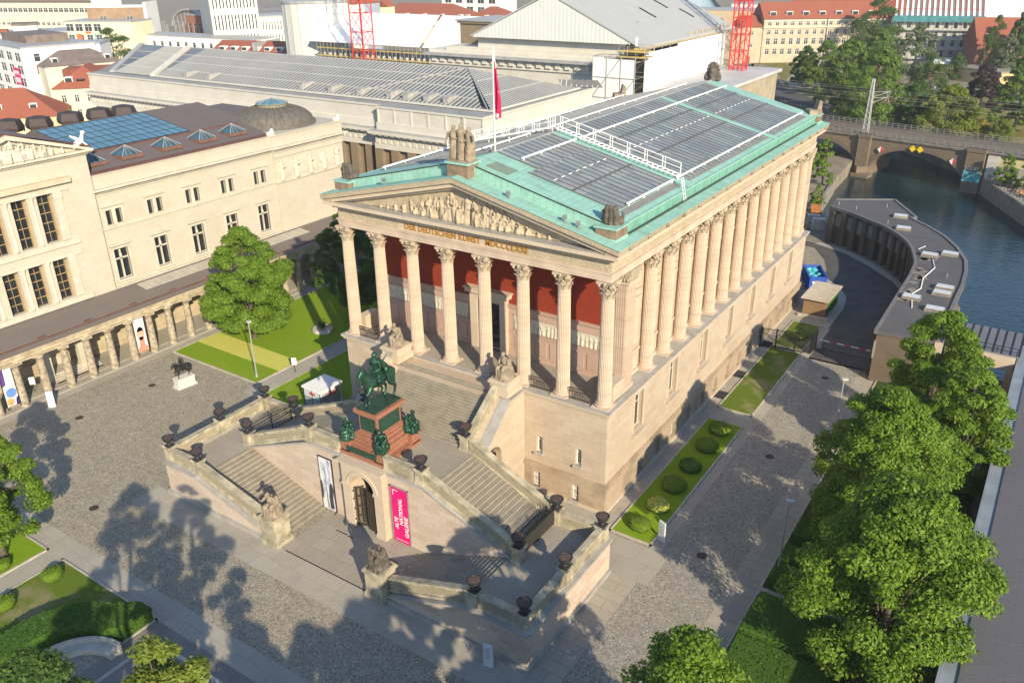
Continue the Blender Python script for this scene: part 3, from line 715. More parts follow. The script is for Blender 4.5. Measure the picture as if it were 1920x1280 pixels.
for i in range(9):
    a = pi*i/8; m.caps((0, 0, .5), (cos(a)*.85, 0, .9+sin(a)*1.35), .16, .2)
m.caps((-.9, 0, .25), (.9, 0, .25), .3, .3); m.ell((-.85, 0, .5), (.35, .25, .35)); m.ell((.85, 0, .5), (.35, .25, .35)); m.caps((0, 0, 0), (0, 0, 1.2), .5, .6)
o = m.done('palmette_ornament', mFigDark, None, local=True, label='dark fan shaped palmette on the far end of the roof ridge', cat='ornament'); o.location = (14, 56.0, 28.9); organic(o, .05, 1, .12, .15)
# flag
fl = empty('flagpole', (14, 4.9, 28.95), label='white flagpole with a limp red flag on the museum roof ridge', cat='flagpole')
m = MB(); m.tube([(14, 4.9, 28.9), (14, 4.9, 37.4)], [.10, .07], 8); m.ell((14, 4.9, 37.5), (.1, .1, .16)); m.done('pole', mWhite, fl, smooth=True)
t = NT('red flag cloth with white letters'); x, y, z = t.xyz()
w = t.noise(1.25, 2, .5, vec=t.comb(t.math('MULTIPLY', x, 1.2), t.math('MULTIPLY', y, 1.2), t.math('MULTIPLY', z, .9)), dist=.6)
t.set(t.mix(t.ramp(w, [(.54, 0.0), (.56, 1.0)], 'LINEAR'), (.50, .012, .07), (.75, .68, .68)), .8); mFlag = t.m
m = MB(); NU, NV = 26, 26; vs = []
for j in range(NV+1):
    v = j/NV; z = 37.2-v*5.4; wid = .22+.62*min(1, v*1.5)**1.2*(1-.15*max(0, v-.8)/.2)
    for i in range(NU+1):
        u = i/NU; a = u*9.5
        vs.append((14.06+wid*u*.62+.12*v*sin(a), 4.9+.16*sin(a*1.3+v*2.5)*(.4+v)*min(1, u*4), z-.5*u*(1-v)+.12*sin(a)))
m.add(vs, [(j*(NU+1)+i, j*(NU+1)+i+1, (j+1)*(NU+1)+i+1, (j+1)*(NU+1)+i) for j in range(NV) for i in range(NU)])
o = m.done('flag_cloth', mFlag, fl, smooth=True, fix=False); k = o.modifiers.new('thick', 'SOLIDIFY'); k.thickness = .015
# ---------------------------------------------------------------- the double outer staircase
ST = empty('grand_staircase', (13, -11, 0), label='double outdoor stone staircase with side terraces rising to the temple portico', cat='staircase')
def bar(m, A, B, w, h0, h1, e=0.0, sh=0.0):
    """straight bar from A to B (floor line, may slope), width w, between heights h0 and h1; e lengthens, sh shifts it sideways"""
    A = Vector(A); B = Vector(B); d = (B-A); d.z = 0; L = d.length; d.normalize(); n = Vector((-d.y, d.x, 0)); sl = (B.z-A.z)/L
    A = A - d*e - Vector((0, 0, sl*e)); B = B + d*e + Vector((0, 0, sl*e)); A += n*sh; B += n*sh; w = n*w/2
    z = lambda h: Vector((0, 0, h))
    m.add([A-w+z(h0), B-w+z(h0), B+w+z(h0), A+w+z(h0), A-w+z(h1), B-w+z(h1), B+w+z(h1), A+w+z(h1)], [(3,2,1,0),(4,5,6,7),(0,1,5,4),(1,2,6,5),(2,3,7,6),(3,0,4,7)])
def parapet(A, B, relief=True, name='parapet'):
    m = MB(); bar(m, A, B, .56, -.05, .2); bar(m, A, B, .36, .2, 1.02); bar(m, A, B, .46, 1.02, 1.1); bar(m, A, B, .58, 1.1, 1.24)
    p = m.done(name, mParapet, ST)
    m = MB(); bar(m, A, B, .40, .36, .88, -.5); m.done('carved_band', mCarveGrey, p)
def pier(x, y, z, h=1.38, w=.78):
    m = MB(); m.box(x-w/2, x+w/2, y-w/2, y+w/2, z-.1, z+h-.22); m.box(x-w/2-.06, x+w/2+.06, y-w/2-.06, y+w/2+.06, z-.1, z+.25)
    m.box(x-w/2-.08, x+w/2+.08, y-w/2-.08, y+w/2+.08, z+h-.22, z+h-.05)
    for sx in (-1, 1):
        for sy in (-1, 1):
            a, b = x+sx*w/2, y+sy*w/2
            m.add([(a+sx*.1, b+sy*.1, z+h-.05), (a-sx*.22, b+sy*.1, z+h-.05), (a-sx*.22, b-sy*.22, z+h-.05), (a+sx*.1, b-sy*.22, z+h-.05), (a+sx*.16, b+sy*.16, z+h+.12)], [(0,1,2,3),(0,1,4),(1,2,4),(2,3,4),(3,0,4)])
    m.done('pier', mParapet, ST)
def flight(x0, z0, x1, z1, y0, y1, n, ax='x', name='stair_flight'):
    m = MB(); 
    for i in range(n):
        a = x0+(x1-x0)*i/n; z = z0+(z1-z0)*(i+1)/n
        lo, hi = sorted((a, x1)); lo2, hi2 = sorted((a, a+(x1-x0)/n))
        if ax == 'x': m.box(lo2-.0, hi2, y0, y1, min(z0, z1)-.0 if i == 0 else z-(z1-z0)/n-.25, z)
        else: m.box(y0, y1, lo2, hi2, z-(z1-z0)/n-.25 if i else z0, z)
        s = 1 if x1 > x0 else -1; e = .035*s   # nosing
        q = sorted((a-e, a+.05*s))
        if ax == 'x': m.box(q[0], q[1], y0+.002, y1-.002, z-.06, z+.004)
        else: m.box(y0+.002, y1-.002, q[0], q[1], z-.06, z+.004)
    return m.done(name, mStep, ST)
ZT, ZL = 3.3, 6.7
RXT, LXT = 27.8, -1.75          # top edge of the lower flights
# lower flights, side flights, main flight
flight(19.3, 0, RXT, ZT, -18.95, -13.45, 20); flight(7.55, 0, LXT, ZT, -18.95, -13.45, 20)
flight(27.95, ZT, 19.5, ZL, -13.1, -7.75, 20); flight(-1.9, ZT, 6.6, ZL, -13.1, -7.75, 20)
flight(-7.3, ZL, -2.6, 10.18, 8.2, 18.45, 21, 'y', 'main_flight')
# solid cores
for xa, xb, x0, x1 in ((RXT, 32.75, 20.1, RXT), (-6.1, LXT, 8.4, LXT)):
    m = MB(); m.box(xa, xb, -19.4, -7.4, 0, ZT-.02); m.prism([(x0, 0), (x1, 0), (x1, ZT+.0), (x0, .55)], -19.4, -18.9, 'y'); m.done('terrace_wall', mStairWall, ST)
for xa, xb in ((RXT, 32.5), (-5.9, LXT)): m = MB(); m.box(xa, xb, -19.1, -7.6, ZT-.05, ZT); m.done('terrace_floor', mTerr, ST)
m = MB(); m.box(6.6, 19.5, -13.1, -7.2, ZL-.1, ZL); m.done('landing_floor', mTerr, ST)
# wall above the lower flights, with the arched gateway
GC, GR, GS = 13.0, 1.28, 4.3
def arch_pts(c, r, zs, n=14): return [(c-r*cos(pi*i/n), zs+r*sin(pi*i/n)) for i in range(n+1)]
def archface(m, c, r, zs, x0, x1, zt, y, dy, floor=0.0, ax='y'):
    """wall slab x0..x1, floor..zt at y (thickness dy) with an arched opening; ax names the axis across the wall"""
    F = (lambda u, w, z: (u, w, z)) if ax == 'y' else (lambda u, w, z: (w, u, z))
    P = arch_pts(c, r, zs)
    m.add([F(u, w, z) for w in (y, y+dy) for u, z in ((x0, floor), (c-r, floor), (c-r, zt), (x0, zt))], [(0,1,2,3),(7,6,5,4),(0,3,7,4),(1,0,4,5),(2,1,5,6),(3,2,6,7)])
    m.add([F(u, w, z) for w in (y, y+dy) for u, z in ((c+r, floor), (x1, floor), (x1, zt), (c+r, zt))], [(0,1,2,3),(7,6,5,4),(0,3,7,4),(1,0,4,5),(2,1,5,6),(3,2,6,7)])
    for (u0, z0), (u1, z1) in zip(P, P[1:]):
        m.add([F(u, w, z) for w in (y, y+dy) for u, z in ((u0, z0), (u1, z1), (u1, zt), (u0, zt))], [(0,1,2,3),(7,6,5,4),(0,1,5,4),(3,2,6,7)])
m = MB(); kk = (6.48-3.15)/8.5
m.prism([(GC+GR+.2, 0), (27.9, 0), (27.9, 3.15), (19.4, 6.48), (GC+GR+.2, 6.48)], -13.4, -7.5, 'y')
m.prism([(GC-GR-.2, 0), (GC-GR-.2, 6.48), (6.6, 6.48), (-1.85, 3.15), (-1.85, 0)], -13.4, -7.5, 'y')
m.box(GC-GR-.2, GC+GR+.2, -11.6, -7.5, 0, 6.48)
m.box(GC-GR-.2, GC+GR+.2, -13.4, -11.6, 5.9, 6.48)
m.done('flank_wall', mStairWall, ST)
m = MB(); archface(m, GC, GR, GS, 10.75, 15.25, 6.35, -14.0, 1.2); gp = m.done('gate_portal', mSandPale, ST)
m = MB(); m.box(10.6, 15.4, -14.15, -13.3, 6.35, 6.5); m.box(10.5, 15.5, -14.3, -13.3, 6.5, 6.68); m.done('cornice', mSandPale, gp)
m = MB()
P = arch_pts(GC, GR+.42, GS)
for (u0, z0), (u1, z1) in zip(P, P[1:]): m.tube([(u0, -14.02, z0), (u1, -14.02, z1)], .07, 6)
m.box(10.72, GC-GR+.06, -14.1, -13.2, GS-.14, GS+.1); m.box(GC+GR-.06, 15.28, -14.1, -13.2, GS-.14, GS+.1)
m.box(10.68, GC-GR+.05, -14.08, -13.3, 0, .35); m.box(GC+GR-.05, 15.32, -14.08, -13.3, 0, .35)
m.done('arch_moulding', mSandPale, gp)
m = MB(); m.box(GC-GR-.15, GC+GR+.15, -11.75, -11.65, 0, 5.95); m.done('passage_dark_sheet', mDark, gp)  # near-black sheet stands in for the darkness inside the passage
# string ledges along the sloped walls
def ledge(A, B, sh, w=.5):
    m = MB(); bar(m, A, B, w, -.14, .03, 0, sh); m.done('wall_ledge', mLedge, ST)
ledge((27.9, -13.15, 3.3), (19.4, -13.15, 6.63), .28); ledge((19.4, -13.15, 6.63), (15.4, -13.15, 6.63), .28)
ledge((-1.85, -13.15, 3.3), (6.6, -13.15, 6.63), -.28); ledge((6.6, -13.15, 6.63), (10.6, -13.15, 6.63), -.28)
ledge((20.1, -18.95, .62), (RXT, -18.95, 3.36), -.32, .66); ledge((RXT, -18.95, 3.36), (32.85, -18.95, 3.36), -.32, .66); ledge((32.4, -19.3, 3.37), (32.4, -7.35, 3.37), -.1, .9)
ledge((8.4, -18.95, .62), (LXT, -18.95, 3.36), .32, .66); ledge((LXT, -18.95, 3.36), (-6.2, -18.95, 3.36), .32, .66); ledge((-5.85, -19.3, 3.37), (-5.85, -7.35, 3.37), .1, .7)
m = MB()
m.box(20.0, 32.95, -19.6, -19.4, 0, .42); m.box(32.75, 32.95, -19.4, -7.3, 0, .42); m.done('plinth_course', mLedge, ST); m = MB(); m.box(-6.3, 8.5, -19.6, -19.4, 0, .42); m.box(-6.3, -6.1, -19.4, -7.3, 0, .42)
m.done('plinth_course', mLedge, ST)
# parapets and piers
parapet((20.2, -18.95, .9), (27.8, -18.95, ZT+.12)); parapet((28.5, -18.95, ZT), (31.85, -18.95, ZT)); parapet((32.2, -18.5, ZT), (32.2, -13.9, ZT)); parapet((32.2, -13.1, ZT), (32.2, -8.2, ZT)); parapet((28.5, -7.8, ZT), (31.8, -7.8, ZT))
parapet((8.2, -18.95, .9), (-1.6, -18.95, ZT+.12)); parapet((-2.4, -18.8, ZT), (-5.7, -18.8, ZT)); parapet((-6.05, -18.3, ZT), (-6.05, -13.4, ZT)); parapet((-6.05, -12.6, ZT), (-6.05, -8.1, ZT)); parapet((-5.7, -7.6, ZT), (-2.3, -7.6, ZT))
parapet((27.7, -13.15, ZT+.1), (19.3, -13.15, ZL)); parapet((18.4, -13.15, ZL), (15.05, -13.15, ZL)); parapet((-1.6, -13.15, ZT+.1), (6.1, -13.15, ZL)); parapet((6.8, -13.15, ZL), (10.05, -13.15, ZL))
parapet((27.7, -7.75, ZT+.1), (19.4, -7.3, ZL)); parapet((-1.6, -7.6, ZT+.1), (7.0, -7.3, ZL))
parapet((18.95, -7.0, ZL+.1), (19.2, -3.2, 9.9)); parapet((7.6, -7.0, ZL+.1), (7.35, -3.2, 9.9))
PI = [(28.12, -7.8, ZT), (32.2, -7.8, ZT), (28.12, -13.4, ZT), (32.2, -13.5, ZT), (32.2, -18.9, ZT), (28.15, -18.95, ZT),
      (-6.08, -18.65, ZT), (-2.0, -18.75, ZT), (-6.08, -13.0, ZT), (-6.0, -7.6, ZT), (-2.0, -13.2, ZT), (-2.0, -7.5, ZT), (18.85, -13.1, ZL), (6.45, -13.1, ZL), (18.85, -7.2, ZL), (7.5, -7.2, ZL)]
for x, y, z in PI: pier(x, y, z)
# the wide block under the main flight, with an arch in its right side
m = MB(); m.box(5.6, 18.4, -7.5, -2.5, 0, ZL-.3); m.box(5.6, 20.6, -3.3, -.8, 0, 10.0)
zz = lambda y: 6.35+(y+7.6)*.86
m.prism([(-7.6, 0), (-3.3, 0), (-3.3, zz(-3.3)), (-7.6, zz(-7.6))], 5.6, 8.2, 'x')
m.prism([(-7.6, ZL-.4), (-3.3, ZL-.4), (-3.3, 9.4), (-7.6, ZL-.2)], 8.2, 18.45, 'x')
m.done('ramp_block', mSand, ST)
m = MB(); c, r, zs = -5.75, 1.25, 5.3; P = arch_pts(c, r, zs)
X = lambda u, z, w: (w, u, z)
for w0, w1 in ((18.4, 20.6),):
    for (ua, za, zb) in ((-7.6, 0, zz), (c+r, 0, zz)):
        ub = c-r if ua < c-r else -3.3
        m.prism([(ua, 0), (ub, 0), (ub, zz(ub)), (ua, zz(ua))], w0, w1, 'x')
    for (u0, z0), (u1, z1) in zip(P, P[1:]): m.prism([(u0, z0), (u1, z1), (u1, zz(u1)), (u0, zz(u0))], w0, w1, 'x')
m.done('side_arch_wall', mSand, ST)
m = MB(); m.box(18.35, 18.45, -7.2, -4.3, 0, 6.8); m.done('arch_shade_sheet', mGlass, ST)  # dark sheet paints the shade seen through the arch
m = MB()
for i in range(11): y = -6.95+.24*i; m.tube([(20.0, y, 3.0), (20.0, y, min(6.4, 5.3+sqrt(max(0, 1.2**2-(y-c)**2))))], .03, 5)
m.box(19.97, 20.03, -7, -4.5, 5.2, 5.3); m.tube([(20.0, u, z) for u, z in arch_pts(c, .8, 5.3)], .04, 5); m.done('arch_grille', mIron, ST)
ledge((20.3, -7.6, zz(-7.6)+.02), (20.3, -3.3, zz(-3.3)+.02), 0, .95); ledge((20.3, -3.4, 10.02), (20.3, -.9, 10.02), 0, .9); ledge((6.1, -7.6, zz(-7.6)+.02), (6.1, -3.3, zz(-3.3)+.02), 0, 1.0); ledge((6.1, -3.4, 10.02), (6.1, -.9, 10.02), 0, 1.2)
# pedestals
def pedestal(x0, x1, y0, y1, z0, z1, mat_):
    m = MB(); m.box(x0, x1, y0, y1, z0, z1-.3); m.box(x0-.12, x1+.12, y0-.12, y1+.12, z0, z0+.45); m.box(x0-.07, x1+.07, y0-.07, y1+.07, z0+.45, z0+.58); m.box(x0-.14, x1+.14, y0-.14, y1+.14, z1-.3, z1-.12); m.box(x0-.06, x1+.06, y0-.06, y1+.06, z1-.12, z1)
    m.done('statue_pedestal', mat_, ST)
pedestal(18.6, 20.4, -3.2, -1.15, 10.15, 11.55, mSandPale); pedestal(6.3, 8.15, -3.2, -1.15, 10.15, 11.55, mSandPale)
pedestal(6.6, 8.3, -19.7, -18.1, 0, 2.75, mParapet); pedestal(18.4, 20.05, -19.85, -18.2, 0, 2.75, mParapet)
def seated(loc, h, turn, lab, mat_, bend=.06, arm=0, vox=.036):
    m = MB(); fig_sit(m, (0, 0, 0), h, 0, bend, arm); m.box(-.3*h, .3*h, -.36*h, .3*h, -.02, .06)
    o = m.done('seated_statue', mat_, None, local=True, label=lab, cat='statue'); o.location = loc; o.rotation_euler = (0, 0, turn)
    return organic(o, vox, 1, .10, .2)
seated((7.45, -18.9, 2.75), 2.35, .15, 'weathered seated statue on the left pedestal at the sunlit foot of the staircase', mFigure, .1, 1)
seated((19.22, -19.0, 2.75), 2.3, -.1, 'mossy seated statue bent forward on the shaded right pedestal at the foot of the staircase', mFigDark, .2)  # uses the darker of the two statue stones
seated((19.5, -2.2, 11.55), 2.4, -.2, 'grey seated stone figure on the right pedestal at the head of the main flight', mFigure, .04)
seated((7.25, -2.2, 11.55), 2.3, .4, 'pale seated figure with raised arm on the left pedestal above the main flight', mFigure, .08, 1)

# ---------------------------------------------------------------- urns
mUrn = plain('dark lead urn', (.04, .04, .045), .45, .3, 4, .3); mSoil = plain('reddish soil in urn', (.09, .06, .055), .95, .3, 5)
def urn():
    u = empty('urn', (0, 0, 0), cat='urn', group='dark metal urns on the parapet piers')
    m = MB(); m.box(-.34, .34, -.34, .34, 0, .1); m.lathe([(.3, .1), (.3, .16), (.17, .2), (.12, .28), (.12, .36), (.2, .42)], n=16); m.done('foot', mUrn, u, local=True)
    m = MB(); m.lathe([(.12, .36), (.3, .45), (.43, .58), (.47, .72), (.46, .80), (.55, .86), (.56, .91), (.47, .91), (.46, .86)], n=24, cap=False); m.done('bowl', mUrn, u, local=True, smooth=True)
    m = MB(); m.lathe([(.46, .80), (.46, .87), (.2, .9)], n=20); m.done('soil', mSoil, u, local=True)
    return u
UL = ['dark urn on the right terrace pier beside the upper end of the iron fence', 'dark urn on the back right corner pier of the right terrace', 'dark urn on the pier at the near end of the right iron fence', 'dark urn on the middle pier of the right terrace outer parapet', 'dark urn on the front right corner pier, nearest the tree shadow', 'dark urn on the pier where the right lower steps meet their terrace',
      'dark urn on the front left corner pier of the left terrace', 'dark urn on the pier at the top of the sunlit lower steps on the left', 'dark urn on the middle pier of the left terrace outer parapet', 'dark urn on the back left corner pier beside the bronze horse square', 'dark urn on the pier at the near end of the left iron fence', 'dark urn on the back pier at the far end of the left iron fence',
      'dark urn on the landing pier right of the red granite monument', 'dark urn on the landing pier left of the red granite monument', 'dark urn at the lower right end of the main flight', 'dark urn at the lower left end of the main flight behind the monument']
u0 = urn()
for i, (x, y, z) in enumerate(PI):
    if i == 0: u0.location = (x, y, z+1.36); u0['label'] = UL[0]
    else: copytree(u0, (x, y, z+1.36), 0, UL[i])
# iron fences closing the side flights
def spike_fence(x, y0, y1, z, lab, panel):
    f = empty('iron_fence', (x, (y0+y1)/2, z), label=lab, cat='fence')
    m = MB(); n = int((y1-y0)/.17)
    for i in range(n+1):
        y = y0+(y1-y0)*i/n; h = 1.75+.55*sin(pi*i/n)
        m.tube([(x, y, z+.1), (x, y, z+h), (x, y, z+h+.16)], [.026, .024, .004], 5)
    m.done('bars', mIron, f)
    m = MB()
    for h in (.16, 1.0, 1.55): m.box(x-.035, x+.035, y0, y1, z+h-.03, z+h+.03)
    for y in (y0, (y0+y1)/2, y1): m.box(x-.05, x+.05, y-.05, y+.05, z, z+1.9)
    m.done('rails', mIron, f)
    if panel: m = MB(); m.box(x+.04, x+.07, y0+.05, y1-.05, z+.18, z+1.5); m.done('sheet_panel', plain('dark sheet steel', (.035, .033, .028), .5), f)
spike_fence(28.1, -13.0, -8.2, ZT, 'black spiked iron fence with sheet panel across the right terrace', True)
spike_fence(-2.0, -12.75, -7.95, ZT, 'black spiked iron fence across the left terrace', False)
# entrance gate under the arch
g = empty('entrance_gate', (GC, -13.3, 0), label='tall iron bar gate standing ajar under the arch between the two banners', cat='gate')
for s, ang in ((-1, .42), (1, .12)):
    m = MB(); hx = GC+s*(GR-.04); w = GR-.06; dx, dy = -s*cos(ang), sin(ang)*.9
    P = lambda t, z: (hx+dx*w*t, -13.75+dy*w*t, z)
    for i in range(12): t = i/11; m.tube([P(t, .12), P(t, 4.05)], .03, 5)
    for z in (.15, 1.1, 2.1, 3.1, 4.0): m.tube([P(0, z), P(1, z)], .045, 5)
    for z in (.8, 1.9, 2.9, 3.7): m.ell((hx-s*.0, -13.85, z), (.09, .09, .09), 6, 5)
    m.done('gate_leaf', mIronBrown, g)
# banners on the gate wall
t = NT('pale city poster'); x, y, z = t.xyz()
f = t.noise(1.0, 3, .55, vec=t.comb(t.math('MULTIPLY', x, 1.9), t.math('MULTIPLY', z, .75)))
t.set(t.ramp(f, [(.30, (.10, .10, .14)), (.40, (.34, .36, .46)), (.52, (.60, .61, .66)), (.68, (.72, .71, .70))]), .6); mPoster = t.m
b = empty('poster_banner', (8.25, -13.5, .1), label='tall pale grey picture banner left of the gate', cat='banner')
m = MB(); m.box(7.5, 9.0, -13.5, -13.46, .2, 5.5); m.done('cloth', mPoster, b)
m = MB(); m.prism([(8.38, .4), (8.62, .35), (8.85, .42), (8.80, 1.6), (8.98, 2.3), (8.86, 3.0), (8.62, 3.1), (8.45, 2.4), (8.35, 1.5)], -13.51, -13.5, 'y'); m.prism([(7.52, 1.2), (7.66, 1.1), (7.70, 2.6), (7.62, 3.1), (7.52, 2.9)], -13.51, -13.5, 'y'); m.prism([(8.1, .3), (8.16, .3), (8.14, 4.9), (8.1, 4.9)], -13.509, -13.499, 'y'); m.done('dark_shapes', plain('dark printed shapes', (.05, .045, .06), .6, .4, 3), b)
m = MB(); m.box(7.44, 7.5, -13.52, -13.4, .1, 5.56); m.box(9.0, 9.06, -13.52, -13.4, .1, 5.56); m.box(7.44, 9.06, -13.52, -13.4, 5.5, 5.56); m.tube([(7.47, -13.5, .15), (7.47, -13.8, -.0)], .03, 5); m.tube([(9.03, -13.5, .15), (9.03, -13.8, -.0)], .03, 5); m.done('frame', mIron, b)
b = empty('magenta_banner', (16.65, -13.5, .1), label='magenta banner with the gallery name in white, right of the gate', cat='banner')
m = MB(); m.box(15.75, 17.5, -13.52, -13.46, .12, 5.5); m.done('cloth', mMagenta, b)
m = MB(); m.box(15.62, 15.75, -13.53, -13.42, .05, 5.58); m.box(17.5, 17.56, -13.53, -13.42, .05, 5.58); m.box(15.62, 17.56, -13.53, -13.42, 5.5, 5.58); m.done('frame', plain('grey banner frame', (.25, .22, .2), .6), b)
UP = Matrix.Rotation(pi/2, 4, 'X') @ Matrix.Rotation(pi/2, 4, 'Z')
for body, xx, zz0, sz, sx in (('ALTE', 16.32, 1.42, .50, 1.02), ('NATIONAL', 16.86, 1.92, .52, 1.02), ('GALERIE', 17.38, .82, .54, 1.04)):
    text_mesh('lettering', body, sz, Matrix.Translation((xx, -13.53, zz0)) @ UP, mWhite, b, .004, sx=sx*.98, shear=.12, bold=.010)
m = MB(); m.box(15.95, 16.0, -13.528, -13.52, 4.75, 5.2); m.box(15.95, 16.5, -13.528, -13.52, 5.2, 5.26); m.box(15.95, 16.0, -13.528, -13.52, .3, .36); m.box(15.98, 17.3, -13.528, -13.52, .32, .36); m.done('corner_marks', mWhite, b)

# ---------------------------------------------------------------- horses and riders
def horse(m, lift=1):
    m.caps((0, -.5, 1.22), (0, .5, 1.24), .33, .31); m.ell((0, 0, 1.16), (.33, .62, .34)); m.ell((0, .62, 1.30), (.29, .36, .31)); m.ell((0, -.62, 1.22), (.26, .3, .35))
    m.caps((0, -.66, 1.38), (0, -.98, 1.86), .25, .165); m.caps((0, -.5, 1.5), (0, -.92, 2.0), .10, .10); m.caps((0, -1.0, 1.93), (0, -1.15, 1.78), .14, .125); m.caps((0, -1.15, 1.78), (0, -1.28, 1.47), .115, .075); m.caps((0, -1.27, 1.5), (0, -1.25, 1.42), .085, .07)
    for s in (-1, 1):
        m.caps((.07*s, -.97, 2.02), (.09*s, -.98, 2.16), .04, .015, 6)
        if lift == s: L = [(.17*s, -.62, 1.05), (.17*s, -.92, .80), (.17*s, -.80, .45), (.17*s, -.84, .33)]
        else: L = [(.17*s, -.60, 1.05), (.17*s, -.66, .58), (.17*s, -.66, .15), (.17*s, -.71, .06)]
        for a, b, ra, rb in zip(L, L[1:], (.145, .075, .06), (.08, .052, .075)): m.caps(a, b, ra, rb)
        k = .12*s*lift
        L = [(.17*s, .62, 1.15), (.19*s, .50+k, .82), (.18*s, .84+k, .54), (.18*s, .76+k, .15), (.18*s, .71+k, .06)]
        for a, b, ra, rb in zip(L, L[1:], (.21, .135, .078, .06), (.14, .075, .052, .078)): m.caps(a, b, ra, rb)
    m.caps((0, .92, 1.42), (0, 1.08, 1.2), .07, .11); m.caps((0, 1.08, 1.2), (0, 1.06, .55), .12, .08)
def rider(m, cloak=True, nude=False):
    m.caps((0, -.02, 1.58), (0, -.06, 1.92), .17, .17); m.caps((0, -.06, 1.92), (0, -.08, 2.12), .18, .2); m.caps((-.2, -.07, 2.16), (.2, -.07, 2.16), .085, .085)
    m.caps((0, -.08, 2.2), (0, -.10, 2.32), .075, .07); m.ell((0, -.115, 2.43), (.105, .12, .14)); m.ell((0, -.22, 2.41), (.025, .03, .03), 6, 5); m.ell((0, -.07, 2.48), (.115, .125, .10))
    for s in (-1, 1):
        m.caps((.14*s, -.02, 1.58), (.36*s, -.28, 1.32), .13, .10); m.caps((.36*s, -.28, 1.32), (.39*s, -.12, .84), .085, .06); m.caps((.39*s, -.12, .82), (.39*s, -.30, .78), .055, .045)
        m.caps((.25*s, -.07, 2.12), (.31*s, -.08, 1.82), .075, .06); m.caps((.31*s, -.08, 1.82), (.12*s, -.34, 1.72), .055, .045); m.ell((.11*s, -.37, 1.72), (.05, .06, .05), 6, 5)
    if cloak:
        m.caps((-.17, .08, 2.1), (-.28, .45, 1.55), .12, .16); m.caps((.17, .08, 2.1), (.28, .45, 1.55), .12, .16); m.caps((0, .1, 2.1), (0, .55, 1.6), .14, .18); m.caps((.3, .3, 1.65), (.42, .35, 1.0), .14, .12); m.caps((-.3, .3, 1.65), (-.42, .35, 1.0), .14, .12)
MO = empty('equestrian_monument', (12.6, -10.85, ZL), label='green bronze rider on a tall red granite pedestal with seated bronze figures at its corners', cat='monument')
m = MB()
m.box(10.75, 14.35, -13.05, -8.65, ZL, 7.75); m.box(10.1, 15.0, -13.3, -8.4, ZL, 6.95); m.box(10.2, 14.9, -13.2, -8.5, 6.95, 7.05); m.box(10.6, 14.5, -12.9, -8.8, 7.75, 8.0); m.box(10.85, 14.25, -12.75, -9.0, 8.0, 8.3); m.box(11.2, 14.0, -12.6, -9.1, 8.3, 8.6)
for x in (10.2, 13.9):
    for y in (-13.2, -9.5): m.box(x, x+1.0, y, y+1.0, 6.9, 7.75); m.box(x-.06, x+1.06, y-.06, y+1.06, 7.75, 7.9)
m.box(11.6, 13.85, -12.45, -9.2, 8.6, 8.85); m.box(11.75, 13.7, -12.3, -9.35, 8.85, 10.45); m.box(11.6, 13.85, -12.45, -9.2, 10.45, 10.62); m.box(11.45, 14.0, -12.62, -9.05, 10.62, 10.95)
m.done('pedestal', mGranite, MO)
mRelB = carvedmat('bronze relief', (.03, .075, .05), 6, 1.0); 
m = MB(); m.box(11.0, 14.2, -13.34, -13.25, 7.15, 7.65); m.box(11.9, 13.55, -12.34, -12.28, 9.0, 10.3); m.box(13.68, 13.74, -12.1, -9.55, 9.0, 10.3); m.box(11.71, 11.77, -12.1, -9.55, 9.0, 10.3); m.done('bronze_panel', mRelB, MO)
m = MB(); m.box(11.75, 13.7, -12.45, -9.2, 10.95, 11.1); m.done('plinth_plate', mBronze, MO)
sc = 1.78
m = MB(); horse(m, 1); m.v = [(12.72+p[0]*sc, -10.75+p[1]*sc, 11.1+p[2]*sc) for p in m.v]; h = organic(m.done('horse', mBronze, MO), .055, 1, .05, .25)
m = MB(); rider(m); m.v = [(12.72+p[0]*sc, -10.75+p[1]*sc, 11.1+p[2]*sc) for p in m.v]; organic(m.done('rider', mBronze, h), .05, 1, .10, .3)
for x, y, a in ((10.7, -12.7, -.6), (14.4, -12.7, .5), (14.4, -9.0, 1.9), (10.7, -9.0, -2.2)):
    m = MB(); fig_sit(m, (0, 0, 0), 2.1, 0, .07, 0); m.box(-.5, .5, -.5, .5, -.0, .12); M = Matrix.Translation((x, y, 7.9)) @ Matrix.Rotation(a, 4, 'Z'); m.v = [tuple(M @ Vector(p)) for p in m.v]
    organic(m.done('seated_figure', mBronze, MO), .045, 1, .12, .2)
AM = empty('bronze_rider_statue', (-22.95, -5.3, 0), label='dark bronze rider on horseback on a white block in the paved square', cat='statue')
m = MB(); m.box(-.62, .62, -1.2, 1.2, 0, .18); m.box(-.5, .5, -1.05, 1.05, .18, 1.05); m.box(-.56, .56, -1.1, 1.1, 1.05, 1.18)
m.done('pedestal', mWhiteStone, AM, local=True)
m = MB(); horse(m, -1); m.v = [(p[0]*.95, p[1]*.95, 1.18+p[2]*.95) for p in m.v]; h = organic(m.done('horse', mBronzeDark, AM, local=True), .04, 1)
m = MB(); rider(m, False); m.v = [(p[0]*.95, p[1]*.95, 1.18+p[2]*.95) for p in m.v]; organic(m.done('rider', mBronzeDark, h, local=True), .035, 1)
AM.rotation_euler = (0, 0, -.12); 
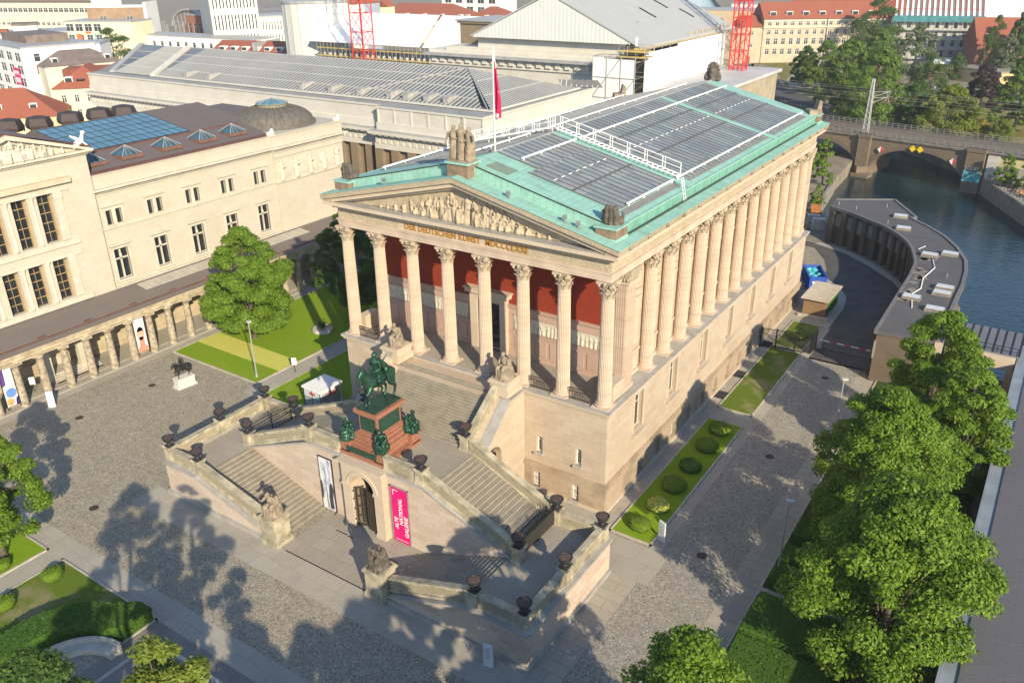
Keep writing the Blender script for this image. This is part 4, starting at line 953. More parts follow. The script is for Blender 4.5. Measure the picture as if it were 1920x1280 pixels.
# ---------------------------------------------------------------- ground, water, paving, lawns
def sheet(name, pts, z, mat, thick=None, **kw):
    m = MB()
    if thick: m.prism(pts, z-thick, z)
    else: m.poly([(x, y, z) for x, y in pts])
    kw.setdefault('kind', 'structure')
    return m.done(name, mat, None, base=(sum(p[0] for p in pts)/len(pts), sum(p[1] for p in pts)/len(pts), z), **kw)
rect = lambda x0, x1, y0, y1: [(x0, y0), (x1, y0), (x1, y1), (x0, y1)]
LB = [(300, -150), (120, 0), (62, 41), (57.3, 42.6), (48.7, 51.5), (48.3, 66), (45.7, 73.6), (40.2, 82.6), (37.5, 86.6), (33.2, 95.6), (24.7, 91.5), (19.5, 104), (17, 116), (15.5, 130), (14.5, 150), (8, 165), (-6, 188), (-24, 203), (-48, 232), (-70, 290), (-110, 400), (-300, 800), (-800, 1800), (-1500, 3500)]
sheet('ground', LB + [(-3500, 3500), (-3500, -900), (300, -900)], 0, mEarth, 5)
RB = [(-1300, 3500), (-700, 1800), (-270, 800), (-95, 400), (-57, 292), (-40, 246), (-24, 222), (-8, 211), (6, 194), (22, 178), (37, 160), (39.2, 151), (52, 124.5), (77, 75), (110, 30), (400, -150)]
sheet('ground', RB + [(3500, -150), (3500, 3500)], .25, mEarth, 5)
sheet('river', rect(-1500, 1500, -200, 3500), -3, mWater)
sheet('plaza', rect(-33.3, 41.2, -60, 40.0), .008, mCobble)
sheet('road', rect(35.2, 41.2, -30, 40.0), .014, mCobbleRoad)
sheet('driveway', [(35, 39.6), (42.2, 39.6), (42.2, 66.9), (41.3, 66.9), (38.6, 72), (34.6, 76.6), (29.5, 81.5), (24, 84), (10, 88), (-8, 84), (-8, 62), (22, 62), (29, 62), (32.4, 65.8), (34.3, 62), (34.95, 57.5)], .014, mAsphalt)
sheet('pavement', [(28.9, 60), (28.9, 50.5), (34.9, 49.6), (34.9, 57.8), (34.2, 62), (32.4, 65.8), (30, 68), (28, 66)], .02, mPath)
sheet('pavement', [(29.3, 69), (28.9, 72), (27.4, 76.3), (24.5, 81.4), (15, 84), (15, 60), (27, 60)], .02, mCobble)
sheet('kerb', [(42.2, 66.9), (41.3, 66.4), (38.6, 71.6), (34.6, 76.2), (29.5, 81.1), (24, 83.6), (24.5, 84.6), (30.2, 82.0), (35.4, 77.2), (39.5, 72), (42.2, 67.6)], .14, mPath, .13)
sheet('path', rect(-8, 33.0, -22.3, -19.4), .016, mPath); sheet('path', rect(8.45, 18.3, -19.4, -13.4), .02, mSlab)
m = MB()
for x0, x1, y in ((9, 18, -19.45), (10.6, 11.9, -15.2), (12.0, 12.6, -15.25), (15.9, 17.2, -15.6), (17.3, 17.9, -15.6)):
    m.box(x0, x1, y-.05, y+.05, .02, .026)
m.done('drain_slots', mDark, None, kind='structure')
sheet('path', rect(32.95, 35.15, -30, -7.2), .018, mPathX); sheet('path', rect(29.1, 36.0, -7.2, -2.9), .02, mPath); sheet('path', rect(21, 30.3, -7.3, -.9), .017, mPath)
sheet('path', rect(28.9, 30.3, -2.9, 50.5), .022, mPathX)
sheet('path', rect(34.2, 35.2, -2.9, 49.6), .02, mPath); sheet('path', rect(30.3, 34.2, 19.9, 22.4), .022, mPath)
sheet('path', rect(41.2, 43.3, -40, 38), .02, mPathX)
sheet('path', rect(-8.0, -5.55, -60, -28.3), .016, mPath); sheet('path', rect(-40, 45, -30.2, -28.2), .02, mPath); sheet('path', rect(-34.9, -31.9, -40, 41), .02, mPath)
sheet('path', rect(-16.2, -13.6, -3, 30), .016, mPath)
sheet('courtyard', rect(6.95, 40, -60, -30.25), .02, plain('smooth grey paving', (.20, .185, .165), .85, .15, .4))
m = MB(); m.box(8.45, 8.75, -60, -31.4, .02, .03); m.box(8.75, 40, -31.7, -31.4, .02, .03); m.done('paving_band', mKerb, None, kind='structure')
def lawn(name, pts, mat, lab=None, h=.10, kerb=True):
    o = sheet(name, pts, h, mat, .12)
    if kerb:
        m = MB(); n = len(pts)
        for i in range(n):
            a, b = Vector((*pts[i], 0)), Vector((*pts[(i+1) % n], 0)); bar(m, a, b, .16, 0, h+.03, .08)
        m.done('kerb', mKerb, None, kind='structure')
    return o
lawn('lawn', [(-31.6, -.45), (-16.4, -.6), (-16.4, 2.9), (-31.6, 3.1)], mGrass, kerb=False); lawn('lawn', [(-31.6, 3.1), (-16.4, 2.9), (-16.4, 6.0), (-31.6, 6.4)], mGrassYellow, h=.13, kerb=False)
lawn('lawn', [(-31.6, 6.4), (-16.4, 6.0), (-16.2, 30), (-31.6, 30)], mGrass, kerb=False)
lawn('lawn', [(-13.5, -2.2), (-8.5, -2.2), (-2.6, 4), (-2.6, 30), (-13.5, 30)], mGrass)
m = MB()
for a, b in (((-31.7, -.5), (-16.3, -.65)), ((-16.3, -.65), (-16.1, 30)), ((-31.7, -.5), (-31.7, 30))): bar(m, (*a, 0), (*b, 0), .18, 0, .14)
m.done('kerb', mKerb, None, kind='structure')
lawn('lawn', [(-17, -30.2), (-7.8, -30.2), (-7.8, -44), (-17, -44)], mGrass); lawn('lawn', [(-5.5, -30.25), (6.9, -30.25), (6.9, -33), (3.4, -37), (2.5, -44), (-5.5, -44)], mGrassDry)
lawn('lawn', rect(30.4, 34.1, -2.6, 19.7), mGrass); lawn('lawn', rect(30.4, 34.1, 22.5, 40.2), mGrassDry); lawn('lawn', rect(30.4, 34.1, 41.2, 49.7), mGrassDry)
lawn('lawn', rect(43.4, 55.0, -40, 38), grass('lawn darkened for tree shade', (.03, .06, .012), (.06, .09, .02)))  # tree shade is put into this darker grass colour
sheet('path', rect(43.4, 52, -3.5, -2.6), .125, mPath)
lawn('lawn', [(48.7, 51.2), (57.0, 42.8), (56.6, 42.2), (48.7, 44.5)], mGrassWild, h=.06)
# ---------------------------------------------------------------- the cream museum across the square, and its colonnade
mCream = ashlar('cream plastered stone', (.50, .46, .375), (.485, .44, .355), (.455, .405, .32), 1.9, .8, .006, stain=(.40, .32, .22), stain_amt=.4, rough=.85, bump=.05)
mCreamTrim = plain('cream stone trim', (.50, .465, .38), .85, .12, .8)
mBrownRoof = ashlar('brown copper sheet roof', (.15, .125, .12), (.14, .118, .113), (.16, .135, .13), .62, 30, .03, mcol=(.09, .06, .055), stain=(.2, .16, .14), stain_amt=.25, floor=True, bump=.1)
mBrownTrim = plain('red brown copper flashing', (.13, .06, .045), .6, .2, 1)
mBlueGlass = plain('pale blue roof glass', (.085, .185, .24), .15, .15, .4, spec=.5)
NM = empty('museum', (-50, 10, 0), label='cream plastered museum behind the colonnade, with pediment, dome and blue glass roof', cat='museum')
X0 = -39.5
low = [(-.85+5.67*k, 1.05+5.67*k, 8.2, 12.1) for k in range(5)]; upp = [(a, a+.78, 15.15, 17.0) for k in range(5) for a in (-.8+5.67*k, .5+5.67*k)]
m = MB(); m.wall((X0, -2.2, 0), (0, 1, 0), 27.9, 20.0, [(a+2.2, b+2.2, c, d) for a, b, c, d in low+upp], .5); m.box(-66, X0-.6, -2, 39.4, 0, 20.0)
m.done('main_wall', mCream, NM)
m = MB(); m.box(-56, X0+.25, 25.7, 39.6, 0, 20.2); m.done('corner_block', mCream, NM)
m = MB()
for a, b, c, d in low:
    for z0, z1, y0, y1, e in ((c-.1, d+.25, a-.28, a, .14), (c-.1, d+.25, b, b+.28, .14), (d, d+.25, a, b, .14), (d+.45, d+.68, a-.5, b+.5, .3), (c-.3, c, a-.4, b+.4, .25)): m.box(X0-.1, X0+e, y0, y1, z0, z1)
for k in range(5):
    a = -.8+5.67*k; b = a+2.08
    for z0, z1, y0, y1, e in ((15.15, 17.2, a-.2, a, .1), (15.15, 17.2, b, b+.2, .1), (17.0, 17.2, a, b, .1), (17.45, 17.6, a-.45, b+.45, .24), (15.0, 17.0, a+.78, b-.78, .06)): m.box(X0-.1, X0+e, y0, y1, z0, z1)
m.done('window_surrounds', mCreamTrim, NM)
w0 = None
for a, b, c, d in low:
    if w0 is None:
        m = MB(); W, H = b-a, d-c
        m.box(-.05, .1, W/2-.1, W/2+.1, 0, H); m.box(-.05, .1, 0, W, H*.66-.09, H*.66+.09); m.box(-.02, .08, 0, W, 0, .08)
        m.ell((.1, W/2, H*.75), (.14, .2, .34), 8, 6)
        w0 = m.done('cross_window', mCreamTrim, NM, local=True); m = MB(); m.box(-.1, -.05, 0, W, 0, H)
        for q in (W*.25, W*.75): m.box(-.05, -.01, q-.03, q+.03, 0, H)
        m.done('pane', mGlass, w0, local=True); o = w0
    else: o = inst(w0, 'cross_window', NM)
    o.location = (X0-.3+50, a-10, c)
w0 = None
for a, b, c, d in upp:
    if w0 is None: m = MB(); m.box(-.1, -.05, 0, b-a, 0, d-c); m.box(-.05, 0, (b-a)/2-.025, (b-a)/2+.025, 0, d-c); w0 = m.done('narrow_window', mGlass, NM, local=True); o = w0
    else: o = inst(w0, 'narrow_window', NM)
    o.location = (X0-.3+50, a-10, c)
for z0, z1, e, nm in ((7.0, 7.5, .35, 'base_moulding'), (14.7, 14.98, .18, 'sill_course'), (18.9, 19.05, .12, 'frieze_line')):
    m = MB(); m.box(X0-.1, X0+e, -2.2, 25.7, z0, z1); m.box(X0+.1, X0+.25+e, 25.65, 39.6+e, z0, z1); m.done(nm, mCreamTrim, NM)
m = MB(); 
for z0, z1, e in ((19.2, 19.4, .25), (19.55, 19.8, .75)): m.box(-66, X0+e, -2.2, 25.7, z0, z1); m.box(-56, X0+.25+e, 25.6, 39.6+e, z0, z1)
y = -2.0
while y < 39.6: m.box(X0+.2, X0+(.5 if y < 25.5 else .75), y, y+.2, 19.4, 19.56); y += .42
m.done('cornice', mCreamTrim, NM)
m = MB(); m.box(X0-.6, X0+.1, -2.2, 25.7, 19.8, 21.25); m.box(-56, X0+.35, 25.6, 39.75, 19.8, 21.3); m.box(X0-.8, X0+.2, -2.2, 25.6, 21.25, 21.4); m.box(-56.1, X0+.5, 25.5, 39.9, 21.3, 21.5); m.done('attic', mCream, NM)
# relief frieze on the corner block
m = MB(); rr = random.Random(3)
for y in (26.6, 29.4, 32.2, 35.0, 37.9): fig_stand(m, (X0+.42, y+.2, 14.95), 2.9, pi/2+rr.uniform(-.3, .3), rr.choice((0, 1, 2)), 1.2)
organic(m.done('relief_figures', mCreamTrim, NM), .07, 1, .06, .3)
m = MB()
for y in (27.3, 30.1, 32.9, 35.8): m.box(X0+.2, X0+.34, y, y+1.7, 15.2, 17.8); m.box(X0+.3, X0+.38, y+.2, y+1.5, 15.45, 17.5)
m.box(X0+.2, X0+.5, 25.7, 39.6, 14.55, 14.85); m.box(X0+.2, X0+.42, 25.7, 39.6, 18.2, 18.45); m.done('relief_panels', mCreamTrim, NM)
# roof
m = MB(); m.prism([(X0-.6, 20.6), (X0-.5, 21.35), (-46.2, 22.6), (-46.2, 20.6)], -2, 26.5, 'y'); m.box(-66, -46.2, -2, 39, 20.4, 22.0); m.done('brown_roof', mBrownRoof, NM)
m = MB(); m.prism([(X0-.75, 21.4), (X0-.2, 21.35), (X0-.15, 21.6), (X0-.75, 21.65)], -2, 25.6, 'y'); m.box(-46.3, -46.1, -2, 26, 22.55, 22.75); m.done('roof_flashing', mBrownTrim, NM)
bl = [(-46.2, 22.65), (-57.0, 24.2)]
zr = lambda x: 22.62+(x+46.2)/(-10.8)*1.7
m = MB(); m.prism([(-46.2, 22.0), (-46.2, 22.62), (-57.5, zr(-57.5)), (-62, 22.6), (-62, 22.0)], 2.0, 28, 'y'); m.done('upper_roof', mBrownRoof, NM)
m = MB(); a = [(-46.6, 2.2), (-46.6, 17.9), (-56.8, 17.9), (-56.8, 2.2)]; m.poly([(x, y, zr(x)+.08) for x, y in a]); m.poly([(x, y, zr(x)+.02) for x, y in a]); bg_ = m.done('blue_glass_roof', mBlueGlass, NM)
m = MB()
for i in range(14): y = 2.2+15.7*i/13; m.box(-46.6, -46.55, y, y, 0, 0) if 0 else bar(m, (-46.6, y, zr(-46.6)), (-56.8, y, zr(-56.8)), .05, .08, .12)
for i in range(6): x = -46.6-10.2*i/5; bar(m, (x, 2.2, zr(x)), (x, 17.9, zr(x)), .06, .08, .12)
m.done('glazing_bars', plain('dark glazing bar', (.03, .04, .05), .5), bg_)
p0 = None
for i, y in enumerate((.8, 5.8, 11.6, 17.2, 22.4)):
    if p0 is None:
        m = MB(); m.box(-1.45, 1.45, -1.5, 1.5, -.2, .22); p0 = m.done('pyramid_skylight', plain('brown curb', (.17, .09, .065), .6), NM, local=True)
        m = MB(); m.add([(-1.3, -1.35, .22), (1.3, -1.35, .22), (1.3, 1.35, .22), (-1.3, 1.35, .22), (0, 0, 1.25)], [(0, 1, 4), (1, 2, 4), (2, 3, 4), (3, 0, 4)]); m.done('glass', plain('skylight glass', (.045, .09, .115), .08, .4, .6, spec=.6), p0, local=True)
        m = MB()
        for u, v in ((-1.3, -1.35), (1.3, -1.35), (1.3, 1.35), (-1.3, 1.35)): m.tube([(u, v, .24), (0, 0, 1.29)], .045, 4)
        for t_ in (-.45, 0, .45): m.tube([(1.3, t_*1.35*1.3, .24), (.0, 0, 1.27)], .025, 4)
        m.done('bars', mZinc, p0, local=True); o = p0
    else: o = inst(p0, 'pyramid_skylight', NM)
    o.location = (-43.3+50, y-10, 22.05)
m0 = None
for x, y in ((-64, 2.6), (-62.5, 5.8), (-62.4, 10.2), (-61.6, 14.1), (-60.6, 17.4)):
    if m0 is None: m = MB(); m.lathe([(2.0, 0), (2.1, .5), (1.7, 1.5), (.5, 1.75)], n=5); m0 = m.done('roof_lantern', plain('dark brown lantern roof', (.05, .035, .035), .6), NM, local=True); o = m0
    else: o = inst(m0, 'roof_lantern', NM)
    o.location = (x+50, y-10, 23.6); o.scale = (1, .85, .95)
# dome
dc = (-46.2, 32.6, 21.5)
m = MB(); pr = [(6.3, 0), (6.3, .25), (5.95, .3), (5.95, .45)] + [(5.85*cos(a), .45+2.35*sin(a)) for a in [radians(d) for d in (2, 12, 22, 32, 42, 52, 62, 68)]]
m.lathe(pr, dc, 48); dm = m.done('dome', plain('grey brown dome sheeting', (.125, .115, .10), .7, .25, 1.5), NM, smooth=True)
m = MB()
for i in range(28):
    a = 2*pi*i/28; m.tube([(dc[0]+5.88*cos(e)*cos(a), dc[1]+5.88*cos(e)*sin(a), dc[2]+.47+2.38*sin(e)) for e in [radians(d) for d in (2, 16, 30, 44, 58, 68)]], .06, 4)
m.done('ribs', plain('dome rib', (.10, .09, .08), .7), dm)
m = MB(); m.lathe([(2.3, 2.5), (2.3, 2.85), (2.45, 2.95), (2.45, 3.05)], dc, 24); m.done('lantern_curb', plain('lichen grey curb', (.24, .225, .15), .8, .4, 5), dm)
m = MB(); m.lathe([(2.4, 3.05), (2.2, 3.2), (.1, 3.75)], dc, 12); m.done('lantern_glass', mBlueGlass, dm)
m = MB()
for i in range(12): a = 2*pi*i/12; m.tube([(dc[0]+2.47*cos(a), dc[1]+2.47*sin(a), dc[2]+3.07), (dc[0]+2.2*cos(a), dc[1]+2.2*sin(a), dc[2]+3.24), (dc[0], dc[1], dc[2]+3.8)], .05, 4)
m.done('lantern_bars', mZinc, dm)
m = MB()
for y in (26.0, 39.2): m.ell((X0+.1, y, 21.7), (.5, .45, .5)); m.ell((X0+.25, y, 22.15), (.3, .3, .3)); m.caps((X0-.2, y-.3, 21.6), (X0-.2, y+.3, 21.6), .35, .35)
organic(m.done('attic_sculpture', mWhiteStone, NM), .06, 1)
# pedimented block at the left
XL = -38.9
ys = ((-14.4, -12.6), (-11.5, -9.75), (-8.65, -6.85)); bo = [(a, b, c, d) for a, b in ys for c, d in ((8.2, 13.1), (15.1, 20.7))] + [(-20.0+k*2.9-.35, -18.2+k*2.9-.35, c, d) for k in (0, 1) for c, d in ((8.2, 13.1), (15.1, 20.7))]
bo = [o for o in bo if o[0] > -19.9 or 1]
m = MB(); m.wall((XL, -24, 0), (0, 1, 0), 22.1, 24.3, [(a+24, b+24, c, d) for a, b, c, d in bo], .9); m.wall((XL, -1.9, 0), (-1, 0, 0), 27, 24.3); m.box(-66, XL-1.0, -23.8, -2.1, 0, 24.2); m.done('portico_block', mCream, NM)
m0 = None
for a, b, c, d in bo:
    m = MB(); m.box(XL-.75, XL-.7, a, b, c, d); o = m.done('tall_window', mGlass, NM)
    m = MB()
    for k in range(1, 5): z = c+(d-c)*k/5; m.box(XL-.72, XL-.63, a, b, z-.05, z+.05)
    m.box(XL-.72, XL-.62, b-.22, b, c, d); m.box(XL-.70, XL-.66, (a+b)/2-.03, (a+b)/2+.03, c, d); m.done('mullions', plain('brown window timber', (.30, .21, .10), .6), o)
for c, d in ((8.2, 13.1), (15.1, 20.7)):
    for y in (-5.9, -9.2, -12.05, -15.3): 
        if y < -6: m = MB(); m.lathe([(.33, 0), (.33, .15), (.27, .2), (.26, d-c-.6), (.28, d-c-.5), (.4, d-c-.05), (.42, d-c)], (XL-.2, y, c), 16); m.done('column', mCreamTrim, NM, smooth=True)
    m = MB(); m.box(XL-.1, XL+.22, -22, -4.9, c-.7, c-.1); m.box(XL-.1, XL+.15, -22, -4.9, d, d+.45); m.done('window_band', mCreamTrim, NM)
for y in (-6.3,):
    m = MB(); m.box(XL-.1, XL+.12, y-.5, y+.4, 8.2, 13.1); m.box(XL-.1, XL+.12, y-.5, y+.4, 15.1, 20.7); m.box(XL-.1, XL+.2, y-.6, y+.5, 19.9, 20.6); m.done('pilaster', mCreamTrim, NM)
m = MB(); m.box(XL-.1, XL+.6, -22, -4.6, 21.6, 22.2); m.done('window_cornice', carvedmat('carved cream cornice', (.56, .48, .34), 5, .6), NM)
m = MB(); m.box(-66, XL+.25, -24, -1.7, 24.2, 24.35); m.box(-66, XL+.65, -24.2, -1.2, 24.5, 24.75)
y = -22.0
while y < -1.3: m.box(XL+.1, XL+.45, y, y+.18, 24.35, 24.5); y += .38
m.done('portico_cornice', mCreamTrim, NM)
ya, za = -10.4, 27.75
m = MB(); m.prism([(-19.6, 24.75), (-1.2, 24.75), (ya, za-.1)], -45, XL-.1, 'x'); m.done('pediment_wall', mCream, NM)
def rake2(m, th, e0, e1, up=0):
    for y0 in (-19.6, -1.2):
        m.prism([(y0, 24.75+up), (ya, za+up), (ya, za-th+up), (y0, 24.75-th+up+.25)], e0, e1, 'x')
m = MB(); rake2(m, .5, -45, XL+.6); m.done('raking_cornice', mCreamTrim, NM)
m = MB(); rake2(m, .08, -46, XL+.4, .1); m.prism([(-19.6, 24.9), (ya, za+.15), (-1.2, 24.9)], -60, XL-.2, 'x'); m.done('pediment_roof', mBrownTrim, NM)
m = MB(); rr = random.Random(4)
for y in (-16.5, -15, -13.7, -12.4, -11.2, -10, -8.8, -7.6, -6.5, -5.2):
    h = (3.0-abs(y-ya)*.326)*.95-.25
    if h > 1.2: fig_stand(m, (XL+.1, y, 24.8), h, pi/2+rr.uniform(-.5, .5), rr.choice((0, 1, 2)), 1.4, 0)
    fig_sit(m, (XL+.2, y+.6, 24.8), max(.7, h*.75), pi/2+rr.uniform(-.7, .7), .1, 0, False)
organic(m.done('pediment_relief', mCreamTrim, NM), .06, 1, .05, .3)
g = MB(); g.caps((0, -.3, .3), (0, .5, .8), .35, .28); g.caps((0, .5, .8), (0, .75, 1.45), .2, .17); g.ell((0, .85, 1.6), (.2, .28, .2)); g.caps((0, -.3, .3), (0, -.5, .1), .3, .25)
for s in (-1, 1): g.caps((.15*s, .5, .6), (.18*s, .95, .15), .13, .09); g.caps((.2*s, .2, .8), (.35*s, -.5, 1.35), .2, .1)
o = g.done('winged_statue', mWhite, None, local=True, label='small white winged figure on the pediment corner of the cream museum', cat='statue'); o.location = (XL+.1, -2.6, 25.0); organic(o, .05, 1)
# colonnade
CO = empty('colonnade', (-36, 10, 0), label='low stone colonnade with grey roof in front of the cream museum', cat='colonnade')
mCol = plain('worn pitted sandstone', (.335, .285, .21), .95, .45, 2.2, bump=.6)
def dcol():
    m = MB(); m.lathe([(.47, 0), (.46, .5), (.43, 2.5), (.38, 4.5), (.38, 4.6), (.43, 4.68), (.55, 4.85), (.56, 4.9)], n=20, wob=lambda a, z: 1-.035*abs(sin(8*a))+.012*sin(5*z+3*a)); m.box(-.58, .58, -.58, .58, 4.9, 5.15)
    return m.done('column', mCol, CO, local=True, smooth=False)
d0 = None; yk = [-4.32+2.72*k for k in range(-7, 18)]
for y in yk: o = dcol() if d0 is None else inst(d0, 'column', CO, rz=R.uniform(0, 6)); d0 = d0 or o; o.location = (-33.75+36, y-10, .15)
m = MB(); m.box(-34.2, -33.3, -30, 44, 5.3, 5.95); m.box(-34.3, -33.15, -30, 44, 5.95, 6.2); m.box(-34.4, -32.95, -30, 44, 6.2, 6.38)
for y in yk: m.box(-33.32, -33.22, y-.3, y+.3, 5.35, 5.9)
m.done('entablature', plain('yellow entablature stone', (.43, .36, .255), .9, .3, 1.0), CO)
mColRoof = ashlar('brown grey sheet roof', (.17, .145, .13), (.16, .135, .12), (.19, .16, .14), .6, 30, .03, mcol=(.10, .085, .075), stain=(.24, .2, .17), stain_amt=.3, floor=True, bump=.1)
zc = lambda x: 6.42+(x+33.0)/(-6.3)*1.0
m = MB(); m.prism([(-33.0, 6.38), (-33.0, 6.45), (-38.9, zc(-38.9)+.03), (-38.9, 6.38)], -30, 44, 'y'); m.done('roof', mColRoof, CO)
m = MB(); bar(m, (-33.9, -30, zc(-33.9)), (-33.9, 44, zc(-33.9)), .12, 0, .16)
for y in (-20, -14.5, -9, -3.2, 2.4, 8, 13.6, 19, 25): m.box(-34.6, -34.35, y, y+.9, zc(-34.4), zc(-34.4)+.12)
m.done('snow_guard', mBrownTrim, CO)
for y0, y1 in ((.6, 13.2), (20, 29)):
    n = int((y1-y0)/1.05); m = MB()
    for i in range(n): y = y0+1.05*i; m.add([(x, yy, zc(x)+d) for d in (.09, 0) for x, yy in ((-36.5, y), (-36.5, y+.97), (-38.4, y+.97), (-38.4, y))], [(0, 1, 2, 3), (0, 4, 5, 1), (1, 5, 6, 2), (2, 6, 7, 3), (3, 7, 4, 0)])
    m.done('skylight_strip', plain('milky skylight panes', (.40, .37, .31), .25, .1, 1), CO)
m = MB(); m.box(-39.6, -34.4, -30, 44, 0, .25); m.box(-34.8, -33.2, -30, 44, 0, .15); m.done('floor', mPath, CO)
m = MB()
for i in range(5): m.box(-38.9, -36.6+.32*i*1, -13.2, -7.5, .25+.16*(4-i)-.16, .25+.16*(4-i))
m.done('steps', mKerb, CO)
m = MB(); m.wall((-38.85, -30, .2), (0, 1, 0), 74, 6.5, [(17.2, 20.2, 0, 4.2), (24.0, 25.4, 2.5, 5), (34, 35.4, 2.5, 5), (45, 46.4, 2.5, 5)], .4); m.box(-38.85, -38.75, -30, 44, 2.0, 2.12); m.box(-38.85, -38.7, -30, 44, .2, .8); m.done('back_wall', plain('warm plaster wall', (.43, .36, .25), .9, .2, .6), CO)
m = MB(); m.box(-39.2, -39.1, -12.9, -9.7, .2, 4.6); 
for y in (-6.1, 4.0, 15): m.box(-39.25, -39.2, y-.1, y+1.6, 2.6, 5.3)
m.done('doorway', plain('brown door leaf', (.09, .06, .035), .6), CO)
m = MB(); m.box(-36.9, -36.2, -9.6, -8.9, .25, 5.2); m.box(-36.9, -36.2, -13.6, -12.9, .25, 5.2); m.done('porch_pier', mCreamTrim, CO)
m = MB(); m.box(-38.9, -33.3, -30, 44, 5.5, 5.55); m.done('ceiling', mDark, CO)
# picture banners between the columns
def cbanner(y0, y1, nm, lab, mat_, shapes):
    b = empty(nm, (-33.55, (y0+y1)/2, .5), label=lab, cat='banner'); m = MB(); m.box(-33.6, -33.55, y0, y1, .75, 5.1); m.done('cloth', mat_, b)
    for nm2, mt, pts in shapes: m = MB(); m.prism([(y0+(y1-y0)*u, .75+4.35*v) for u, v in pts], -33.55, -33.54, 'x'); m.done(nm2, mt, b)
    m = MB(); m.box(-33.62, -33.54, y0-.08, y0, .4, 5.2); m.box(-33.62, -33.54, y1, y1+.08, .4, 5.2); m.done('frame', mIron, b)
ov = lambda cu, cv, ru, rv, n=20: [(cu+ru*cos(2*pi*i/n), cv+rv*sin(2*pi*i/n)) for i in range(n)]
skin = plain('warm portrait print', (.52, .26, .18), .6, .2, 1.2)
cbanner(-3.85, -2.45, 'portrait_banner', 'tall pink portrait banner between two columns of the colonnade', plain('lilac white print', (.62, .58, .62), .6, .12, .8),
        (('neck_shape', skin, [(.0, .0), (1, .0), (1, .1), (.72, .2), (.7, .45), (.3, .45), (.26, .2), (0, .1)]), ('face_shape', plain('pale portrait print', (.60, .36, .27), .6, .25, 1.5), ov(.5, .55, .34, .2)), ('cap_shape', plain('light cap print', (.66, .62, .6), .6, .1, 1), [(.14, .62), (.86, .62), (.98, .9), (.02, .9)])))
cbanner(-19.75, -18.45, 'picture_banner', 'violet, blue and ochre picture banner at the left end of the colonnade', plain('pale print', (.60, .58, .60), .6, .1, .8),
        (('violet_shape', plain('violet print', (.10, .05, .22), .6, .3, 2), [(0, .55), (.3, .6), (.35, 1), (0, 1)]), ('blue_shape', plain('blue print', (.12, .24, .55), .6, .3, 2), ov(.55, .35, .42, .12)), ('ochre_shape', plain('ochre print', (.5, .34, .14), .6, .2, 2), ov(.32, .12, .3, .1)), ('navy_shape', plain('navy print', (.03, .025, .12), .6, .2, 2), [(.72, .0), (1, .0), (1, .22), (.8, .16)])))
# ---------------------------------------------------------------- long glass roofed museum behind
mLime = ashlar('grey beige limestone', (.58, .555, .49), (.55, .525, .465), (.51, .485, .425), 2.6, 1.1, .006, stain=(.27, .23, .17), stain_amt=.3, bump=.08)
mLimeDark = ashlar('dark brown limestone', (.235, .185, .125), (.215, .17, .115), (.19, .15, .10), 2.2, .9, .008, stain=(.09, .07, .05), stain_amt=.5, bump=.1)  # darker, browner limestone for lower wall, pilasters and pylon
mRoofPane = plain('grey glass roof panes', (.145, .15, .145), .35, .3, .12, spec=.5)
mPaneBar = plain('pale glazing bars', (.50, .49, .45), .6, .1, 1)
PM = empty('museum', (-80, 78, 0), label='long grey stone museum wing with a ribbed hipped glass roof', cat='museum')
y1, y0 = 58.6, 60.2
m = MB()
m.box(-50, -26.2, y1+1.0, 97, 0, 14.2); m.box(-140, -50, y0+1.0, 97, 0, 14.2)
m.done('lower_wall', mLimeDark, PM)
m = MB(); p = MB()
for i in range(7):
    x = -49.3+3.85*i; m.box(x-.9, x+.9, y1+.1, y1+1.1, 0, 12.6)
    for j in range(5): p.box(x-.75+j*.34, x-.62+j*.34, y1+.04, y1+.12, 0, 12.4)
for i in range(24): x = -53.2-3.75*i; m.box(x-.9, x+.9, y0+.1, y0+1.1, 0, 12.6)
for i in range(8): y = 61.5+3.9*i; m.box(-26.4, -25.9, y-.9, y+.9, 0, 12.6)
pi_ = m.done('pilaster_row', mLimeDark, PM); p.done('fluting', mLimeDark, pi_)
m = MB()
for xa, xb, ya in ((-50, -25.8, y1), (-142, -50, y0)):
    m.box(xa, xb, ya, 97, 12.6, 13.6)
m.done('architrave', mLime, PM)
m = MB()
for xa, xb, ya in ((-49.9, -25.9, y1+.05), (-142, -49.9, y0+.05)): m.box(xa, xb, ya, 97, 13.6, 15.2)
x = -141
while x < -26: ya = y1 if x > -50 else y0; m.box(x, x+.85, ya-.12, ya+.1, 13.65, 15.1); x += 1.45
m.done('triglyph_frieze', mLime, PM)
m = MB()
for xa, xb, ya in ((-50.6, -25.0, y1), (-142, -50.4, y0)): m.box(xa, xb, ya-1.1, 97, 15.35, 15.85)
x = -141
while x < -25.5: ya = y1 if x > -50.3 else y0; m.box(x, x+.8, ya-.95, ya, 15.15, 15.36); x += 1.45
m.done('cornice', mLime, PM)
m = MB(); 
for xa, xb, ya in ((-50.5, -25.1, y1), (-142, -50.3, y0)): m.box(xa, xb, ya-1.0, ya+1.2, 15.85, 15.95)
m.box(-26.5, -25.1, y1, 97, 15.85, 15.95); m.done('cornice_cover', mZinc, PM)
m = MB()
for xa, xb, ya in ((-49.6, -26.0, y1), (-142, -49.8, y0)): m.box(xa, xb, ya+.35, 97, 15.9, 17.2); m.box(xa+.1, xb-.1, ya+.6, 97, 17.2, 19.7); m.box(xa, xb+.1, ya+.4, 97, 19.7, 20.0)
for i in range(7): x = -49.2+3.85*i; m.box(x-.14, x+.14, y1+.45, y1+.7, 16, 19.8)
m.done('attic', mLime, PM)
